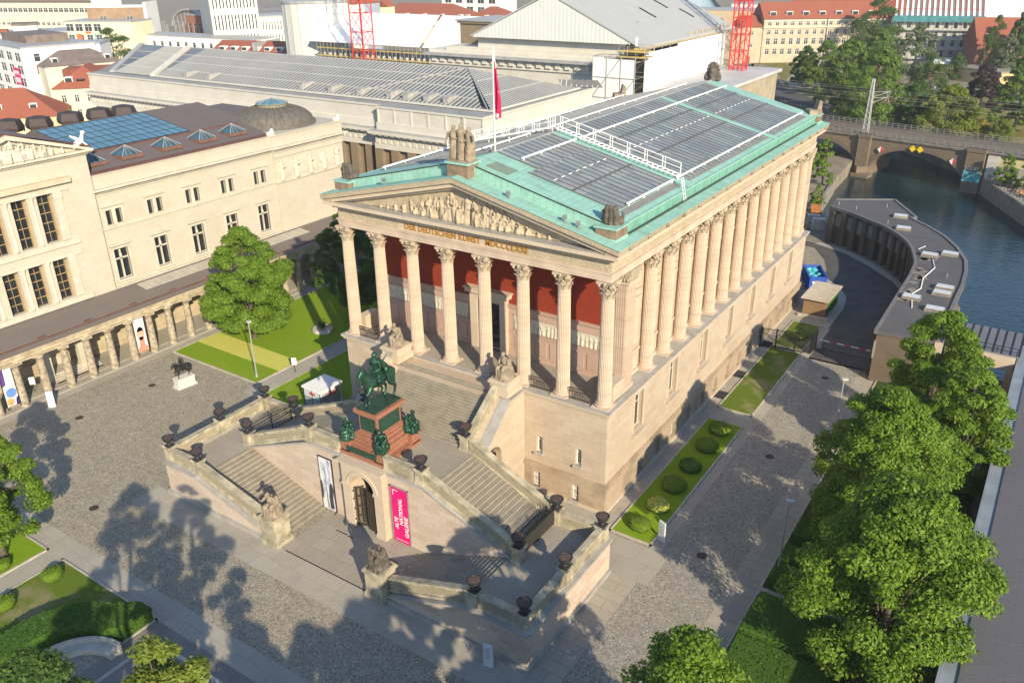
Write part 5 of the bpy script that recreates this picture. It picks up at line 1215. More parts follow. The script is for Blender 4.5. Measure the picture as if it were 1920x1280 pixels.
m = MB(); m.box(-49.4, -26.2, y1+.6, 96, 20.0, 20.08); m.box(-142, -49.4, y0+.6, 96, 20.0, 20.08); m.done('flat_gutter_roof', plain('grey roof sheet', (.29, .285, .27), .6, .2, .3), PM)
# glass roof
zE, zR, yE, yB, yR = 20.3, 24.75, 63.4, 93.6, 78.5
xE, xA, xL = -27.2, -43.0, -141.0
def panes(quad, n, rows, nm, along=0):
    """glass plane with ribs: quad = eave a, eave b, ridge b, ridge a"""
    a, b, c, d = [Vector(q) for q in quad]; nrm = (b-a).cross(d-a).normalized()
    if nrm.z < 0: nrm = -nrm
    m = MB(); m.add([a, b, c, d, a-nrm*.1, b-nrm*.1, c-nrm*.1, d-nrm*.1], [(0, 1, 2, 3), (7, 6, 5, 4), (0, 4, 5, 1), (1, 5, 6, 2), (2, 6, 7, 3), (3, 7, 4, 0)]); g = m.done(nm, mRoofPane, PM)
    m = MB(); u = (b-a).normalized(); up = (d-a) - u*(d-a).dot(u); H = up.length; up /= H; w = (b-a).length
    lo = (d-a).dot(u); hi = (c-a).dot(u)
    for i in range(n+1):
        s = w*i/n
        if s < lo: t = H*s/lo if lo > 1e-6 else 0
        elif s > hi: t = H*(w-s)/(w-hi) if w-hi > 1e-6 else 0
        else: t = H
        if t < .3: continue
        p, q = a+u*s+nrm*.06, a+u*s+up*t+nrm*.06; e = u*.085; k = nrm*.1
        m.add([p-e, p+e, q+e, q-e, p-e-k, p+e-k, q+e-k, q-e-k], [(0, 1, 2, 3), (0, 4, 5, 1), (1, 5, 6, 2), (2, 6, 7, 3), (3, 7, 4, 0)])
    for r in range(1, rows+1):
        f = r/(rows+1); p, q = a+(d-a)*f+nrm*.09, b+(c-b)*f+nrm*.09; e = up*.06; k = nrm*.1
        m.add([p-e, q-e, q+e, p+e, p-e-k, q-e-k, q+e-k, p+e-k], [(0, 1, 2, 3), (0, 4, 5, 1), (2, 6, 7, 3)])
    m.done('glazing_bars', mPaneBar, g)
panes(((-119.5, yE, zE), (xE-2, yE, zE), (xA, yR, zR), (-125.5, yR, zR)), 86, 3, 'glass_roof')
panes(((xE, yE, zE), (xE, yB, zE), (xA, yR, zR), (xA, yR, zR)), 32, 2, 'glass_roof')
panes(((xL+6, yE, zE), (-121.5, yE, zE), (-127.5, yR, zR), (xL-3, yR, zR)), 18, 3, 'glass_roof')
m = MB(); m.prism([(yE, zE-.2), (yB, zE-.2), (yR, zR-.12)], -142, -44, 'x'); m.prism([(yE, zE-.2), (yB, zE-.2), (yR, zR-.12)], -44, -30, 'x') if 0 else None; m.done('roof_body', mRoofDark, PM)
m = MB(); bar(m, (-120.5, yE, zE), (-126.5, yR, zR), 1.3, -.1, .45); m.done('roof_divider', mLime, PM)
m = MB(); bar(m, (xL+5, yE, zE), (xL-4, yR, zR), 1.2, -.1, .3); m.tube([(xE-1, yE+.3, zE+.1), (xA, yR, zR+.1)], .14, 5); m.tube([(xA, yR, zR+.05), (-126, yR, zR+.05)], .14, 5); m.tube([(-62, yE, zE+.15), (-43.5, yR-.6, zR)], .12, 5); m.done('roof_trim', mZinc, PM)
m = MB(); 
for a, b in (((-119.8, yE-.1), (xE, yE-.1)), ((xE+.15, yE), (xE+.15, yB))): bar(m, (*a, zE-.1), (*b, zE-.1), .2, 0, .35)
m.done('eave_trim', mPaneBar, PM)
for i, x in enumerate((-110, -102.5, -74, -66, -58.5, -51, -47, -42.2, -37.8)):
    m = MB(); y = 63.9+.45; z = zE+.3; m.prism([(y, z-.1), (y+3.3, z+.9), (y+3.0, z+1.25), (y, z+1.05)], x-.6, x+.6, 'x'); m.prism([(y-.15, z+1.05), (y+3.1, z+1.25), (y-.15, z+1.15)], x-.7, x+.7, 'x'); d = m.done('dormer', plain('grey dormer sheet', (.36, .35, .33), .6), PM)
    m = MB(); m.box(x-.45, x+.45, y-.04, y, z+.2, z+.95); m.done('louvre', mZinc, d)
panes(((-32, 94.5, 20.2), (-24, 97.5, 20.2), (-25.5, 98.0, 21.4), (-33, 95.5, 21.4)), 8, 0, 'small_glass_roof')

# ---------------------------------------------------------------- the museum under repair, its scaffolds, cranes
mSheetRoof = ashlar('grey temporary roof sheets', (.37, .385, .39), (.345, .36, .365), (.41, .42, .425), 5, 1.4, .015, stain=(.27, .27, .26), stain_amt=.4, floor=True, bump=.05)
def corrug(name, c, sp, ax):
    t = NT(name); x, y, z = t.xyz(); v = {'x': x, 'y': y}[ax]
    f = t.math('FRACT', t.math('MULTIPLY', v, 1/sp)); t.bump(t.math('PINGPONG', f, .5), .5, .1)
    return t.set(t.mix(t.ramp(f, [(0, .35), (.12, 0.0), (.88, 0.0), (1, .35)]), t.ramp(t.noise(.3), [(.3, tuple(k*.93 for k in c)), (.7, c)]), tuple(k*.72 for k in c)), .6)
mCorr = corrug('white corrugated cladding', (.62, .645, .61), 1.0, 'x')
def wrapmat():
    t = NT('white scaffold sheeting'); n = t.noise(.5, 5, .65, vec=t.map((1, 1, .5))); x, y, z = t.xyz()
    f = t.math('FRACT', t.math('MULTIPLY', z, .5)); t.bump(n, .6, .3)
    return t.set(t.mix(t.ramp(f, [(.0, .3), (.04, 0.0)]), t.ramp(n, [(.3, (.68, .685, .69)), (.6, (.78, .775, .76))]), (.5, .51, .52)), .6)
mWrap = wrapmat()
RM = empty('museum', (-45, 135, 0), label='stone museum under repair beneath a huge temporary gabled roof with white corrugated end', cat='museum')
xl, xr, yf = -66.2, -25.6, 112
m = MB(); m.box(-80, -26.2, yf+1.2, 168, 0, 20.2); m.box(-80, -26.4, yf+.8, 168, 20.2, 22.3); m.done('stone_wall', mLime, RM)
m = MB(); x = -79
while x < -32: m.box(x, x+1.3, yf+.35, yf+1, 20.9, 22.2); x += 2.5
m.done('corbel_course', mLime, RM)
m = MB(); m.box(-81, -30, yf-.6, 130, 22.3, 22.9); m.done('cornice', mZinc, RM)
m = MB(); m.box(-80, -31, yf+.6, 130, 22.9, 23.6); m.box(-75, -29, yf+1.2, 130, 23.6, 24.5); m.box(-66, -28, yf+1.8, 168, 24.5, 26.9); m.done('attic_steps', mLime, RM)
m = MB(); m.box(-75, -60, 119, 135, 22.9, 29.2); m.box(-75.5, -59.5, 118.5, 135.5, 29.2, 29.7); m.done('corner_pylon', mLimeDark, RM)
m = MB(); m.box(-75.9, -59, 118.2, 136, 29.7, 30.0); m.done('pylon_roof', mSheetRoof, RM)
xm, za2 = -45.5, 36.6
m = MB(); m.prism([(xl, 26.9), (xr, 26.9), (xr, 27.2), (xm, za2-.3), (xl, 27.2)], yf, yf+.5, 'y'); m.done('corrugated_gable', mCorr, RM)
m = MB(); m.prism([(xl-.6, 26.95), (xm, za2-.1), (xr+2.6, 26.2), (xr+2.6, 26.6), (xm, za2+.2), (xl-.6, 27.3)], yf-.15, 168, 'y'); m.done('temporary_roof', mSheetRoof, RM)
m = MB()
for x, y, L in ((-36, 137, 4.5), (-39, 150, 4.5), (-33.5, 155, 4), (-31, 126, .1)):
    z = lambda xx: za2+.2-(xx-xm)*(za2+.2-26.6)/(xr+2.6-xm); m.add([(xx, yy, z(xx)+d) for d in (.08, .03) for xx, yy in ((x, y), (x+L, y), (x+L, y+.9), (x, y+.9))], [(0, 1, 2, 3), (7, 6, 5, 4), (0, 4, 5, 1), (1, 5, 6, 2), (2, 6, 7, 3), (3, 7, 4, 0)])
m.done('roof_slot', mDark, RM)
m = MB(); rr = random.Random(8)
for i in range(90): y = yf+26+i*.33; m.tube([(xr+2.2, y, 26.3), (xr+2.2+rr.uniform(-.3, .3), y+rr.uniform(-.2, .2), 27.2+rr.uniform(0, .8))], .05, 3)
m.box(xr+2.5, xr+3.1, yf+2, 168, 26.1, 26.25); m.done('eave_fence', plain('pale timber laths', (.45, .38, .27), .9), RM)
m = MB(); m.box(-26.2, -8.4, 127, 160, 0, 17.3); m.done('side_block', plain('dark beige stucco', (.34, .29, .21), .9, .2, .5), RM)
m = MB(); m.box(-26.2, -7.6, 118, 161, 17.3, 18.0); m.done('flat_roof', plain('pale sheeted flat roof', (.46, .455, .45), .7, .15, .15), RM)
m = MB(); m.box(-26.2, -20.5, 158, 168, 18.0, 26.4); m.done('bare_wall', ashlar('streaked bare wall', (.40, .345, .26), (.36, .31, .23), (.30, .25, .18), 8, .9, .02), RM)
def scaffold(name, x0, x1, y0, y1, z0, z1, lab, dx=2.4, dz=2.0, sheet=(), deck=None, r=.07):
    s = empty(name, ((x0+x1)/2, (y0+y1)/2, z0), label=lab, cat='scaffold'); m = MB()
    nx = max(1, int((x1-x0)/dx)); ny = max(1, int((y1-y0)/dx)); nz = max(1, int((z1-z0)/dz))
    for i in range(nx+1):
        for j in range(ny+1):
            if 0 < i < nx and 0 < j < ny: continue
            x = x0+(x1-x0)*i/nx; y = y0+(y1-y0)*j/ny; m.tube([(x, y, z0), (x, y, z1)], r, 4)
    for k in range(nz+1):
        z = z0+(z1-z0)*k/nz
        for y in (y0, y1): m.tube([(x0, y, z), (x1, y, z)], r*.8, 4)
        for x in (x0, x1): m.tube([(x, y0, z), (x, y1, z)], r*.8, 4)
        if k < nz:
            for i in range(nx): 
                if (i+k) % 2 == 0: xa = x0+(x1-x0)*i/nx; xb = x0+(x1-x0)*(i+1)/nx; m.tube([(xa, y0, z), (xb, y0, z+(z1-z0)/nz)], r*.7, 4)
    m.done('tubes', plain('galvanised scaffold tube', (.36, .35, .33), .45, .2, 2, .5), s)
    if deck:
        m = MB()
        for k in deck: m.box(x0, x1, y0, y1, z0+(z1-z0)*k-.05, z0+(z1-z0)*k+.05); m.box(x0, x1, y0-.05, y0, z0+(z1-z0)*k, z0+(z1-z0)*k+.3)
        m.done('decks', plain('yellow scaffold boards', (.48, .36, .12), .8, .3, .6), s)
    for a in sheet: m = MB(); m.box(*a); m.done('sheeting', mWrap, s)
    return s
scaffold('scaffold', -31.8, -22.0, 107.5, 112.0, 0, 24.8, 'white sheeted scaffold tower at the corner of the museum under repair', sheet=((-31.6, -22.2, 107.6, 107.75, 0, 24.4), (-31.75, -31.6, 107.6, 112, 0, 24.4)), dx=3.2, dz=4.0, r=.09)
scaffold('scaffold', -24.6, -22.0, 112.0, 158, 8, 26.0, 'long scaffold wall wrapped in white sheeting beside the temporary roof', sheet=((-22.0, -21.88, 112, 129, 0, 25.4), (-22.0, -21.88, 129, 158.5, 18.0, 26.0)), dx=4, dz=2.2, deck=(1.0,), r=.07)
scaffold('scaffold', -26, -20.2, 107.8, 112.5, 24.8, 27.0, 'open scaffold platform with yellow boards under the roof corner', dx=1.6, dz=1.1, deck=(.0, .5), r=.05)
p = MB(); fig_stand(p, (0, 0, 0), 1.75, .3, 1, .9); o = p.done('person', mWhite, None, local=True, label='person in a white top standing on the scaffold under the roof corner', cat='person'); o.location = (-23.2, 110, 27.0); organic(o, .04, 1)
# white tent roof on scaffolding
TR = empty('temporary_roof', (-115, 148, 0), label='white sheeted temporary tent roof on scaffolding beside the glass roofed wing', cat='temporary roof')
mTent = corrug('white roof tarpaulin', (.80, .80, .79), 3.2, 'x')
zt = lambda y: 20.6+(y-138)*.40
for xa, xb, ya, yb in ((-148, -104, 138, 156), (-103, -86, 138, 156)):
    m = MB(); m.add([(x-(y-138)*.35, y, zt(y)+d) for d in (.1, -.1) for x, y in ((xa, ya), (xb, ya), (xb, yb), (xa, yb))], [(0, 1, 2, 3), (7, 6, 5, 4), (0, 4, 5, 1), (1, 5, 6, 2), (2, 6, 7, 3), (3, 7, 4, 0)]); m.done('tarpaulin', mTent, TR)
m = MB(); m.box(-144, -84, 142, 160, 0, 16.5); m.done('building_below', plain('grey brown shell', (.25, .22, .18), .9, .3, .4), TR)
m = MB(); rr = random.Random(2)
for i in range(30): x = -144+2.2*i; m.box(x, x+.9, 139.9, 140.1, 12, 17.5)
m.done('white_panels', mWhite, TR)
scaffold('scaffold', -145, -84, 138.2, 141.5, 10, 20.4, 'dense scaffold with yellow boards carrying the white tent roof', dx=1.5, dz=1.7, deck=(.35, .62, .84), r=.07)
def crane(name, x, y, h, w, lab):
    c = empty(name, (x, y, 0), label=lab, cat='crane'); mr = plain('red crane paint', (.52, .035, .03), .5, .15, 1)
    m = MB(); a = w/2
    for sx in (-1, 1):
        for sy in (-1, 1): m.tube([(x+sx*a, y+sy*a, 0), (x+sx*a, y+sy*a, h)], .17, 5)
    m.done('mast_legs', mr, c); m = MB(); n = int(h/(w*1.1))
    for k in range(n):
        z, z2 = h*k/n, h*(k+1)/n
        for (ax, ay), (bx, by) in (((-1, -1), (1, -1)), ((1, -1), (1, 1)), ((1, 1), (-1, 1)), ((-1, 1), (-1, -1))):
            m.tube([(x+ax*a, y+ay*a, z), (x+bx*a, y+by*a, z)], .09, 4); s = k % 2; m.tube([(x+(ax if s else bx)*a, y+(ay if s else by)*a, z), (x+(bx if s else ax)*a, y+(by if s else ay)*a, z2)], .09, 4)
            m.tube([(x+ax*a, y+ay*a, (z+z2)/2), (x+(ax+bx)/2*a, y+(ay+by)/2*a, z2)], .07, 4)
    m.done('mast_lattice', mr, c)
    m = MB(); m.box(x-.12, x+.12, y-a*1.0, y+a*1.0, 0, h) if 0 else m.box(x-a*.12, x+a*.12, y-.05, y+.05, 0, h); m.done('ladder', mr, c)
crane('tower_crane', -116.6, 128.5, 70, 4.3, 'red lattice tower crane in front of the white tent roof')
crane('tower_crane', -16.0, 152.5, 75, 3.3, 'red lattice tower crane right of the wrapped scaffold')
# ---------------------------------------------------------------- houses of the city behind
mTile = ashlar('red roof tiles', (.30, .10, .062), (.275, .09, .055), (.33, .12, .075), .5, .4, .01, stain=(.22, .07, .04), stain_amt=.4, floor=True, bump=.1)
mTileDark = plain('brown grey roof', (.17, .135, .12), .8, .25, .4)
mWin = plain('house window glass', (.04, .05, .06), .1, .4, .3, spec=.5)
WINM = {}
def winmesh(w, h, mull, frame=True):
    k = (round(w, 2), round(h, 2), mull, frame)
    if k not in WINM:
        m = MB(); m.mat(0).box(0, w, .06, .1, 0, h); m.mat(1); t = .09
        if frame:
            m.box(0, w, -.02, .07, 0, t); m.box(0, w, -.02, .07, h-t, h); m.box(0, t, -.02, .07, 0, h); m.box(w-t, w, -.02, .07, 0, h)
            for i in range(1, mull): m.box(w*i/mull-.05, w*i/mull+.05, -.02, .07, 0, h)
            m.box(0, w, -.02, .07, h*.66-.04, h*.66+.04)
        WINM[k] = m
    return WINM[k]
def house(name, label, A, B, depth, h, wall, roof='flat', rh=3.0, rmat=None, rows=(), side=(), cat='house', eave=.4, z0=0.0, left=()):
    """A->B is the front wall seen from the camera; rows = (z, height, width, count, mullions[, margin])"""
    A = Vector((*A, 0)); B = Vector((*B, 0)); w = (B-A).length; ang = atan2(B.y-A.y, B.x-A.x)
    r = empty(name, (A.x, A.y, z0), ang, label=label, cat=cat)
    def opens(rs, L):
        o = []
        for q in rs:
            z, hh, ww, n, mu = q[:5]; mg = q[5] if len(q) > 5 else .8; ref = q[6] if len(q) > 6 else L
            p = (ref-2*mg)/n
            for i in range(n): u = mg+p*(i+.5)-ww/2; o.append((u, u+ww, z, z+hh, mu))
        return o
    m = MB(); fo, so, lo = opens(rows, w), opens(side, depth), opens(left, depth)
    m.wall((0, 0, 0), (1, 0, 0), w, h, fo, .18); m.wall((w, 0, 0), (0, 1, 0), depth, h, so, .18); m.wall((w, depth, 0), (-1, 0, 0), w, h); m.wall((0, depth, 0), (0, -1, 0), depth, h, lo, .18)
    m.done('wall', wall, r, local=True)
    cache = {}
    for lst, f in ((fo, lambda u: ((u, .1, 0), 0)), (so, lambda u: ((w-.1, u, 0), pi/2)), (lo, lambda u: ((.1, depth-u, 0), -pi/2))):
        for u0, u1, a, b, mu in lst:
            k = (round(u1-u0, 2), round(b-a, 2), mu)
            if k not in cache: o = winmesh(u1-u0, b-a, mu).done('window', [mWin, mWhite], r, local=True); cache[k] = o
            else: o = inst(cache[k], 'window', r)
            (x, y, _), rz = f(u0); o.location = (x, y, a); o.rotation_euler = (0, 0, rz)
    rmat = rmat or mZinc; e = eave; m = MB()
    if roof == 'flat': m.box(-e*.4, w+e*.4, -e*.4, depth+e*.4, h, h+.45); m.box(.3, w-.3, .3, depth-.3, h+.45, h+.5)
    elif roof == 'gable': m.prism([(-e, h-.1), (depth/2, h+rh), (depth+e, h-.1), (depth+e, h-.3), (-e, h-.3)], -e, w+e, 'x')
    elif roof == 'gableside': m.prism([(-e, h-.1), (w/2, h+rh), (w+e, h-.1), (w+e, h-.3), (-e, h-.3)], -e, depth+e, 'y')
    else:
        d = min(depth, w)/2; x0, x1 = (d, w-d) if w > depth else (w/2-.01, w/2+.01); y0, y1 = (depth/2-.01, depth/2+.01) if w > depth else (d, depth-d)
        m.add([(-e, -e, h), (w+e, -e, h), (w+e, depth+e, h), (-e, depth+e, h), (x0, y0, h+rh), (x1, y0, h+rh), (x1, y1, h+rh), (x0, y1, h+rh)], [(0, 1, 5, 4), (1, 2, 6, 5), (2, 3, 7, 6), (3, 0, 4, 7), (4, 5, 6, 7), (3, 2, 1, 0)])
    m.done('roof', rmat, r, local=True)
    r['_w'] = w; del r['_w']
    return r, w
def extra(r, name, mat_, *boxes, child=None):
    m = MB()
    for b in boxes: m.box(*b)
    return m.done(name, mat_, child or r, local=True)
def roofdormers(r, n, w, z, y, dw=1.8, dh=1.6, mg=4):
    c = None
    for i in range(n):
        x = mg+(w-2*mg)*i/max(1, n-1)
        if c is None: m = MB(); m.mat(0).box(-dw/2, dw/2, 0, 2.4, 0, dh); m.mat(1).box(-dw/2+.15, dw/2-.15, -.04, .02, .25, dh-.2); c = m.done('dormer', [mWhite, mWin], r, local=True); o = c
        else: o = inst(c, 'dormer', r)
        o.location = (x, y, z)
mHCream = plain('cream facade', (.60, .55, .43), .85, .1, .3); mHWhite = plain('white facade', (.74, .74, .72), .8, .06, .3); mHYellow = plain('yellow facade', (.62, .50, .27), .85, .1, .3); mHGrey = plain('concrete grey facade', (.42, .42, .40), .8, .12, .3); mBrick = plain('red brick wall', (.28, .12, .08), .9, .25, 1.2); mHBeige = plain('beige stone facade', (.46, .39, .28), .85, .12, .4)
r, w = house('office_block', 'long cream office block with two dark window strips at the top left', (-437, 181), (-372.4, 204.2), 24, 24, mHCream, 'flat', rows=((19.5, 2.2, 2.6, 22, 2, .4), (13.2, 1.6, 2.0, 22, 2, .4), (8, 1.6, 2, 22, 2, .4)), cat='office building', rmat=mTileDark)
extra(r, 'roof_storey', mTileDark, (2, w-2, 5, 22, 24.5, 27)); extra(r, 'stair_tower', mHWhite, (w, w+4, 2, 20, 0, 27))
r, w = house('brown_house', 'white block with brown upper walls and a flat roof at the top left', (-312, 166), (-292, 180), 14, 25, plain('brown facade', (.30, .20, .13), .85, .2, .3), 'flat', rmat=mHWhite, rows=((20, 1.6, 3, 2, 2),), cat='house'); extra(r, 'side_wall', mHWhite, (w, w+1.2, 0, 14, 0, 27))
r, w = house('white_theatre', 'white theatre like block with one large grid window', (-285, 109), (-271.6, 132.2), 22, 19, mHWhite, 'flat', rows=((10, 4.5, 3.6, 3, 3, 4),), cat='building'); extra(r, 'gable_house', mHWhite, (9, 17, 2, 12, 19.4, 22)); extra(r, 'gable_roof', mTileDark, (8.5, 17.5, 1.5, 12.5, 22, 22.6)); extra(r, 'red_roof_strip', mTile, (1, 7, 1, 9, 19.5, 20.6))
r, w = house('school_building', 'pale yellow flat roofed building with orange and turquoise window frames', (-312.0, 154.4), (-283.4, 167.4), 16, 20, plain('pale yellow plaster', (.70, .65, .46), .85, .06, .3), 'flat', rows=((16.3, 3, 3.4, 4, 2, .5, 18), (12, 3, 2.8, 4, 2, .5, 18)), cat='building')
extra(r, 'orange_frames', plain('orange frames', (.6, .16, .06), .6), (5, 7.5, -.1, .05, 12, 15.3), (9.5, 12, -.1, .05, 15.4, 16.3)); extra(r, 'turquoise_frames', plain('turquoise frames', (.1, .42, .36), .6), (13.5, 14, -.1, .05, 12, 15.5), (14, 17, -.1, .05, 15.2, 15.5))
r, w = house('terrace_house', 'white stepped flat roofed house below the big tree at the left', (-246.1, 107.6), (-232.7, 120.5), 14, 17.5, mHWhite, 'flat', rows=((13.5, 2.4, 2.6, 3, 1),), left=((14, 1.6, 2, 2, 2), (11, 1.6, 2, 2, 2), (8, 1.6, 2, 2, 2)), cat='house'); extra(r, 'lower_storey', mHCream, (-5, 12, -4, 0, 0, 13.5))
r, w = house('brown_roofed_house', 'house with a grey brown hipped roof and dormers', (-228, 97), (-222, 121), 15, 12.5, mHCream, 'hip', 4.2, mTileDark, cat='house'); roofdormers(r, 2, w, 13.3, 1.6)
r, w = house('modern_block', 'white modern block with wide grey windows at the left edge', (-277.7, 102.3), (-236.4, 95.0), 24, 18, mHWhite, 'flat', rows=((13.6, 2.8, 5.0, 5, 2), (9.6, 2.8, 5.0, 5, 2), (5.6, 2.8, 5.0, 5, 2), (1.6, 2.8, 5, 5, 2)), side=((13.6, 2.6, 2.0, 3, 1), (9.6, 2.6, 2, 3, 1)), cat='apartment block'); extra(r, 'penthouse', mTileDark, (6, 30, 6, 20, 18.4, 21)); extra(r, 'red_banner', mMagenta, (31, 36.2, -.25, -.1, 6.2, 11.5)); 
m = MB()
for i in range(7): m.box(31.3+i*.65, 31.75+i*.65, -.27, -.24, 6.6+(i % 2)*.3, 8.4); m.box(31.3+i*.65, 31.75+i*.65, -.27, -.24, 9.2+(i % 3)*.3, 10.6)
m.done('banner_lettering', mWhite, r, local=True)
r, w = house('red_roofed_house', 'yellow house with a broad red tiled roof and two white dormers at the left edge', (-176, 39), (-158.5, 60.8), 17, 8.6, mHYellow, 'hip', 6.2, mTile, rows=((5.2, 1.8, 1.2, 8, 2), (1.6, 1.8, 1.2, 8, 2)), cat='house'); roofdormers(r, 3, w, 10.0, 2.4, mg=6)
r, w = house('corner_house', 'white corner house with orange red tiled roof in front of the glass roof', (-173.5, 68.5), (-163.8, 79.0), 22, 13, mHCream, 'hip', 5.0, mTile, rows=((9.4, 2, 1.2, 4, 2), (5.6, 2, 1.2, 4, 2), (1.8, 2, 1.2, 4, 2)), left=((9.4, 2, 1.2, 6, 2), (5.6, 2, 1.2, 6, 2)), cat='house'); roofdormers(r, 2, w, 14.2, 1.8, 2, 1.5)
extra(r, 'roof_windows', mWin, (6, 8, 1.2, 2.6, 14.9, 15.2)); extra(r, 'rear_wing', mTile, (-2, 30, 22, 32, 12.5, 15.5))
r, w = house('long_white_building', 'long low white building with a row of square windows', (-297.9, 175.6), (-225, 180.9), 12, 14, mHWhite, 'flat', rows=((10, 2, 1.8, 14, 1, 2),), cat='building')
r, w = house('office_tower', 'pale office tower with rows of tall narrow windows', (-256, 187.0), (-246.85, 204.2), 24, 78, plain('pale stone grid facade', (.66, .63, .54), .8, .06, .2), 'flat', rows=tuple((z, 6.2, .75, 13, 1, .6) for z in (8, 16, 24.5, 33, 41.5, 50)), cat='office tower')
extra(r, 'painted_shade_side', mHGrey, (-.3, -.0, 0, 24, 0, 78))  # grey slab paints shade onto the tower's left face
r, w = house('tower_annex', 'lower pale annex with narrow windows beside the office tower', (-246.8, 204.3), (-239.5, 218), 20, 20.6, plain('pale stone annex facade', (.64, .60, .50), .8, .06, .2), 'flat', rows=((15.2, 3.6, .6, 11, 1), (9.8, 3.6, .6, 11, 1), (4.5, 3.6, .6, 11, 1)), cat='office building')
r, w = house('blue_grey_building', 'blue grey and white building with red roof behind the annex', (-262, 250), (-235, 252), 18, 24, plain('blue grey facade', (.30, .36, .42), .7, .1, .3), 'gable', 3.0, mTile, cat='building'); extra(r, 'end_wall', mHWhite, (w-6, w+.05, -.05, 6, 0, 23.5))
pn = empty('panorama_rotunda', (-156, 150, 0), label='huge pale grey drum shaped hall with vertical panels', cat='hall')
m = MB(); m.lathe([(10.6, 0), (10.6, 31)], (-156, 150, 0), 24); m.done('drum_wall', plain('pale metal panels', (.60, .59, .54), .55, .08, .3), pn); m = MB(); m.lathe([(10.9, 31), (10.9, 31.7), (10.3, 31.8), (2, 32.3)], (-156, 150, 0), 24); m.done('roof', mZinc, pn)
m = MB()
for i in range(24): a = 2*pi*i/24; m.obox((-156+10.6*cos(a), 150+10.6*sin(a), 15.5), (.2, .2, 31), a)
m.done('panel_seams', mHGrey, pn)
r, w = house('red_roof_block', 'low block with red roof and long skylights behind the glass roof', (-208.9, 147.8), (-174.0, 157.2), 16, 13.5, mHCream, 'gable', 3.4, mTile, cat='house'); roofdormers(r, 7, w, 14.0, 1.2, 2.2, 1.4); extra(r, 'ridge_skylight', mZinc, (w*.5, w*.5+.8, -.5, 16, 14.2, 17))
for A, B, d, h, rh, n, lab in (((-340, 322), (-300, 330), 26, 11, 6, 4, 'red roofed house left of the crane at the top'), ((-292, 318), (-228, 326), 30, 12, 7.5, 6, 'large red hipped roof with a curved ridge beyond the white tent roof'), ((-226, 318), (-196, 322), 26, 12.5, 6.5, 3, 'red hipped roof beside the stone pylon')):
    r, w = house('red_roofed_house', lab, A, B, d, h, mHCream, 'hip', rh, mTile, cat='house', rows=((h-4, 1.8, 1.4, n*2, 2),)); roofdormers(r, n, w, h+1.2, 3)
r, w = house('baroque_gable', 'pale yellow gable tower standing among the red roofs', (-276, 312), (-270, 313), 8, 19, plain('pale yellow gable', (.68, .60, .40), .8), 'gableside', 3, mTile, cat='house')
r, w = house('white_office', 'white office building with large windows at the top edge', (-300, 400), (-255.9, 400), 20, 22, mHWhite, 'flat', rows=((16, 4, 5, 5, 2), (10, 4, 5, 5, 2)), cat='office building')
r, w = house('crenellated_house', 'pale yellow turret with battlements and red roof near the white gable', (-188, 330), (-174, 331), 14, 20, plain('yellow stone', (.60, .52, .34), .85), 'hip', 9, mTile, cat='house', eave=-1.2); extra(r, 'battlements', plain('yellow merlons', (.58, .5, .33), .85), *[(i*1.2, i*1.2+.7, -.2, .4, 20, 21.2) for i in range(12)])
# right of the temporary roof
r, w = house('arched_building', 'tan stone building with round arched windows behind the right crane', (-112, 338), (-68.0, 341), 16, 19.5, plain('tan stone', (.56, .43, .28), .85, .1, .4), 'flat', cat='building')
m = MB()
for i in range(5): c = 4+8.6*i; m.prism([(c-2.2, 11.5)] + [(c-2.2*cos(pi*k/10), 14+2.2*sin(pi*k/10)) for k in range(11)] + [(c+2.2, 11.5)], -.12, -.02, 'y')
m.done('arched_windows', mWin, r, local=True)
r, w = house('court_building', 'long beige stone building with red roof, dormers and rows of grouped windows', (-63.5, 318), (-16.5, 350), 18, 18, mHBeige, 'gable', 6.2, mTile, rows=((15.2, 1.7, 1.5, 17, 2), (11.6, 2.0, 1.5, 17, 2), (7.6, 2.6, 1.7, 17, 2), (3.6, 2.4, 1.7, 17, 2)), cat='building'); roofdormers(r, 8, w, 19.0, 1.6, 2.6, 1.7)
extra(r, 'cornice', mHCream, (-.2, w+.2, -.5, .2, 14.3, 14.8), (-.2, w+.2, -.25, .2, 6.7, 6.9)); extra(r, 'attic_storey', plain('pale attic plaster', (.68, .62, .5), .8), (.0, w, -.04, -.01, 17.1, 17.9)); extra(r, 'downpipe', mIron, (w*.47, w*.47+.3, -.2, -.02, 0, 18))
r, w = house('court_wing', 'narrow beige wing with red roof and a brown door', (-72, 314), (-63.6, 318.4), 14, 15, mHBeige, 'gable', 4, mTile, rows=((11.5, 1.6, 1.3, 1, 2), (6.5, 1.6, 1.3, 1, 2)), cat='building'); extra(r, 'door', mBrick, (3, 5, -.1, .0, 0, 3))
r, w = house('red_roofed_hall', 'wide building with tall red roof and a long strip of dormers at the top right', (-84, 420), (-30, 425), 30, 13, mBrick, 'gable', 10, mTile, rows=((8.5, 2.4, 1.6, 16, 2), (4, 2.4, 1.6, 16, 2)), cat='building'); roofdormers(r, 8, w, 15.5, 3.5, 4, 2.2)
r, w = house('white_flats', 'white flats with glazed corner behind the court building', (-108, 400), (-72, 400), 14, 19, mHWhite, 'flat', rows=((14.5, 2.2, 3, 6, 2), (10, 2.2, 3, 6, 2)), cat='apartment block')
r, w = house('building_site', 'grey building shell in scaffolding with bare red roof frame at the top right', (-16, 338), (16, 346), 22, 18.5, mHGrey, 'flat', rows=((14.6, 2.4, 1.6, 9, 1), (11.4, 2.0, 1.6, 9, 1), (7.6, 2.6, 1.6, 9, 1), (3.6, 2.6, 1.6, 9, 1)), cat='building')
m = MB()
for i in range(17): x = i*w/16; m.prism([(-1, 18.9), (8, 25), (8, 25.3), (-1, 19.3)], x, x+.9, 'x')
m.done('roof_battens', mWhite, r, local=True); m = MB()
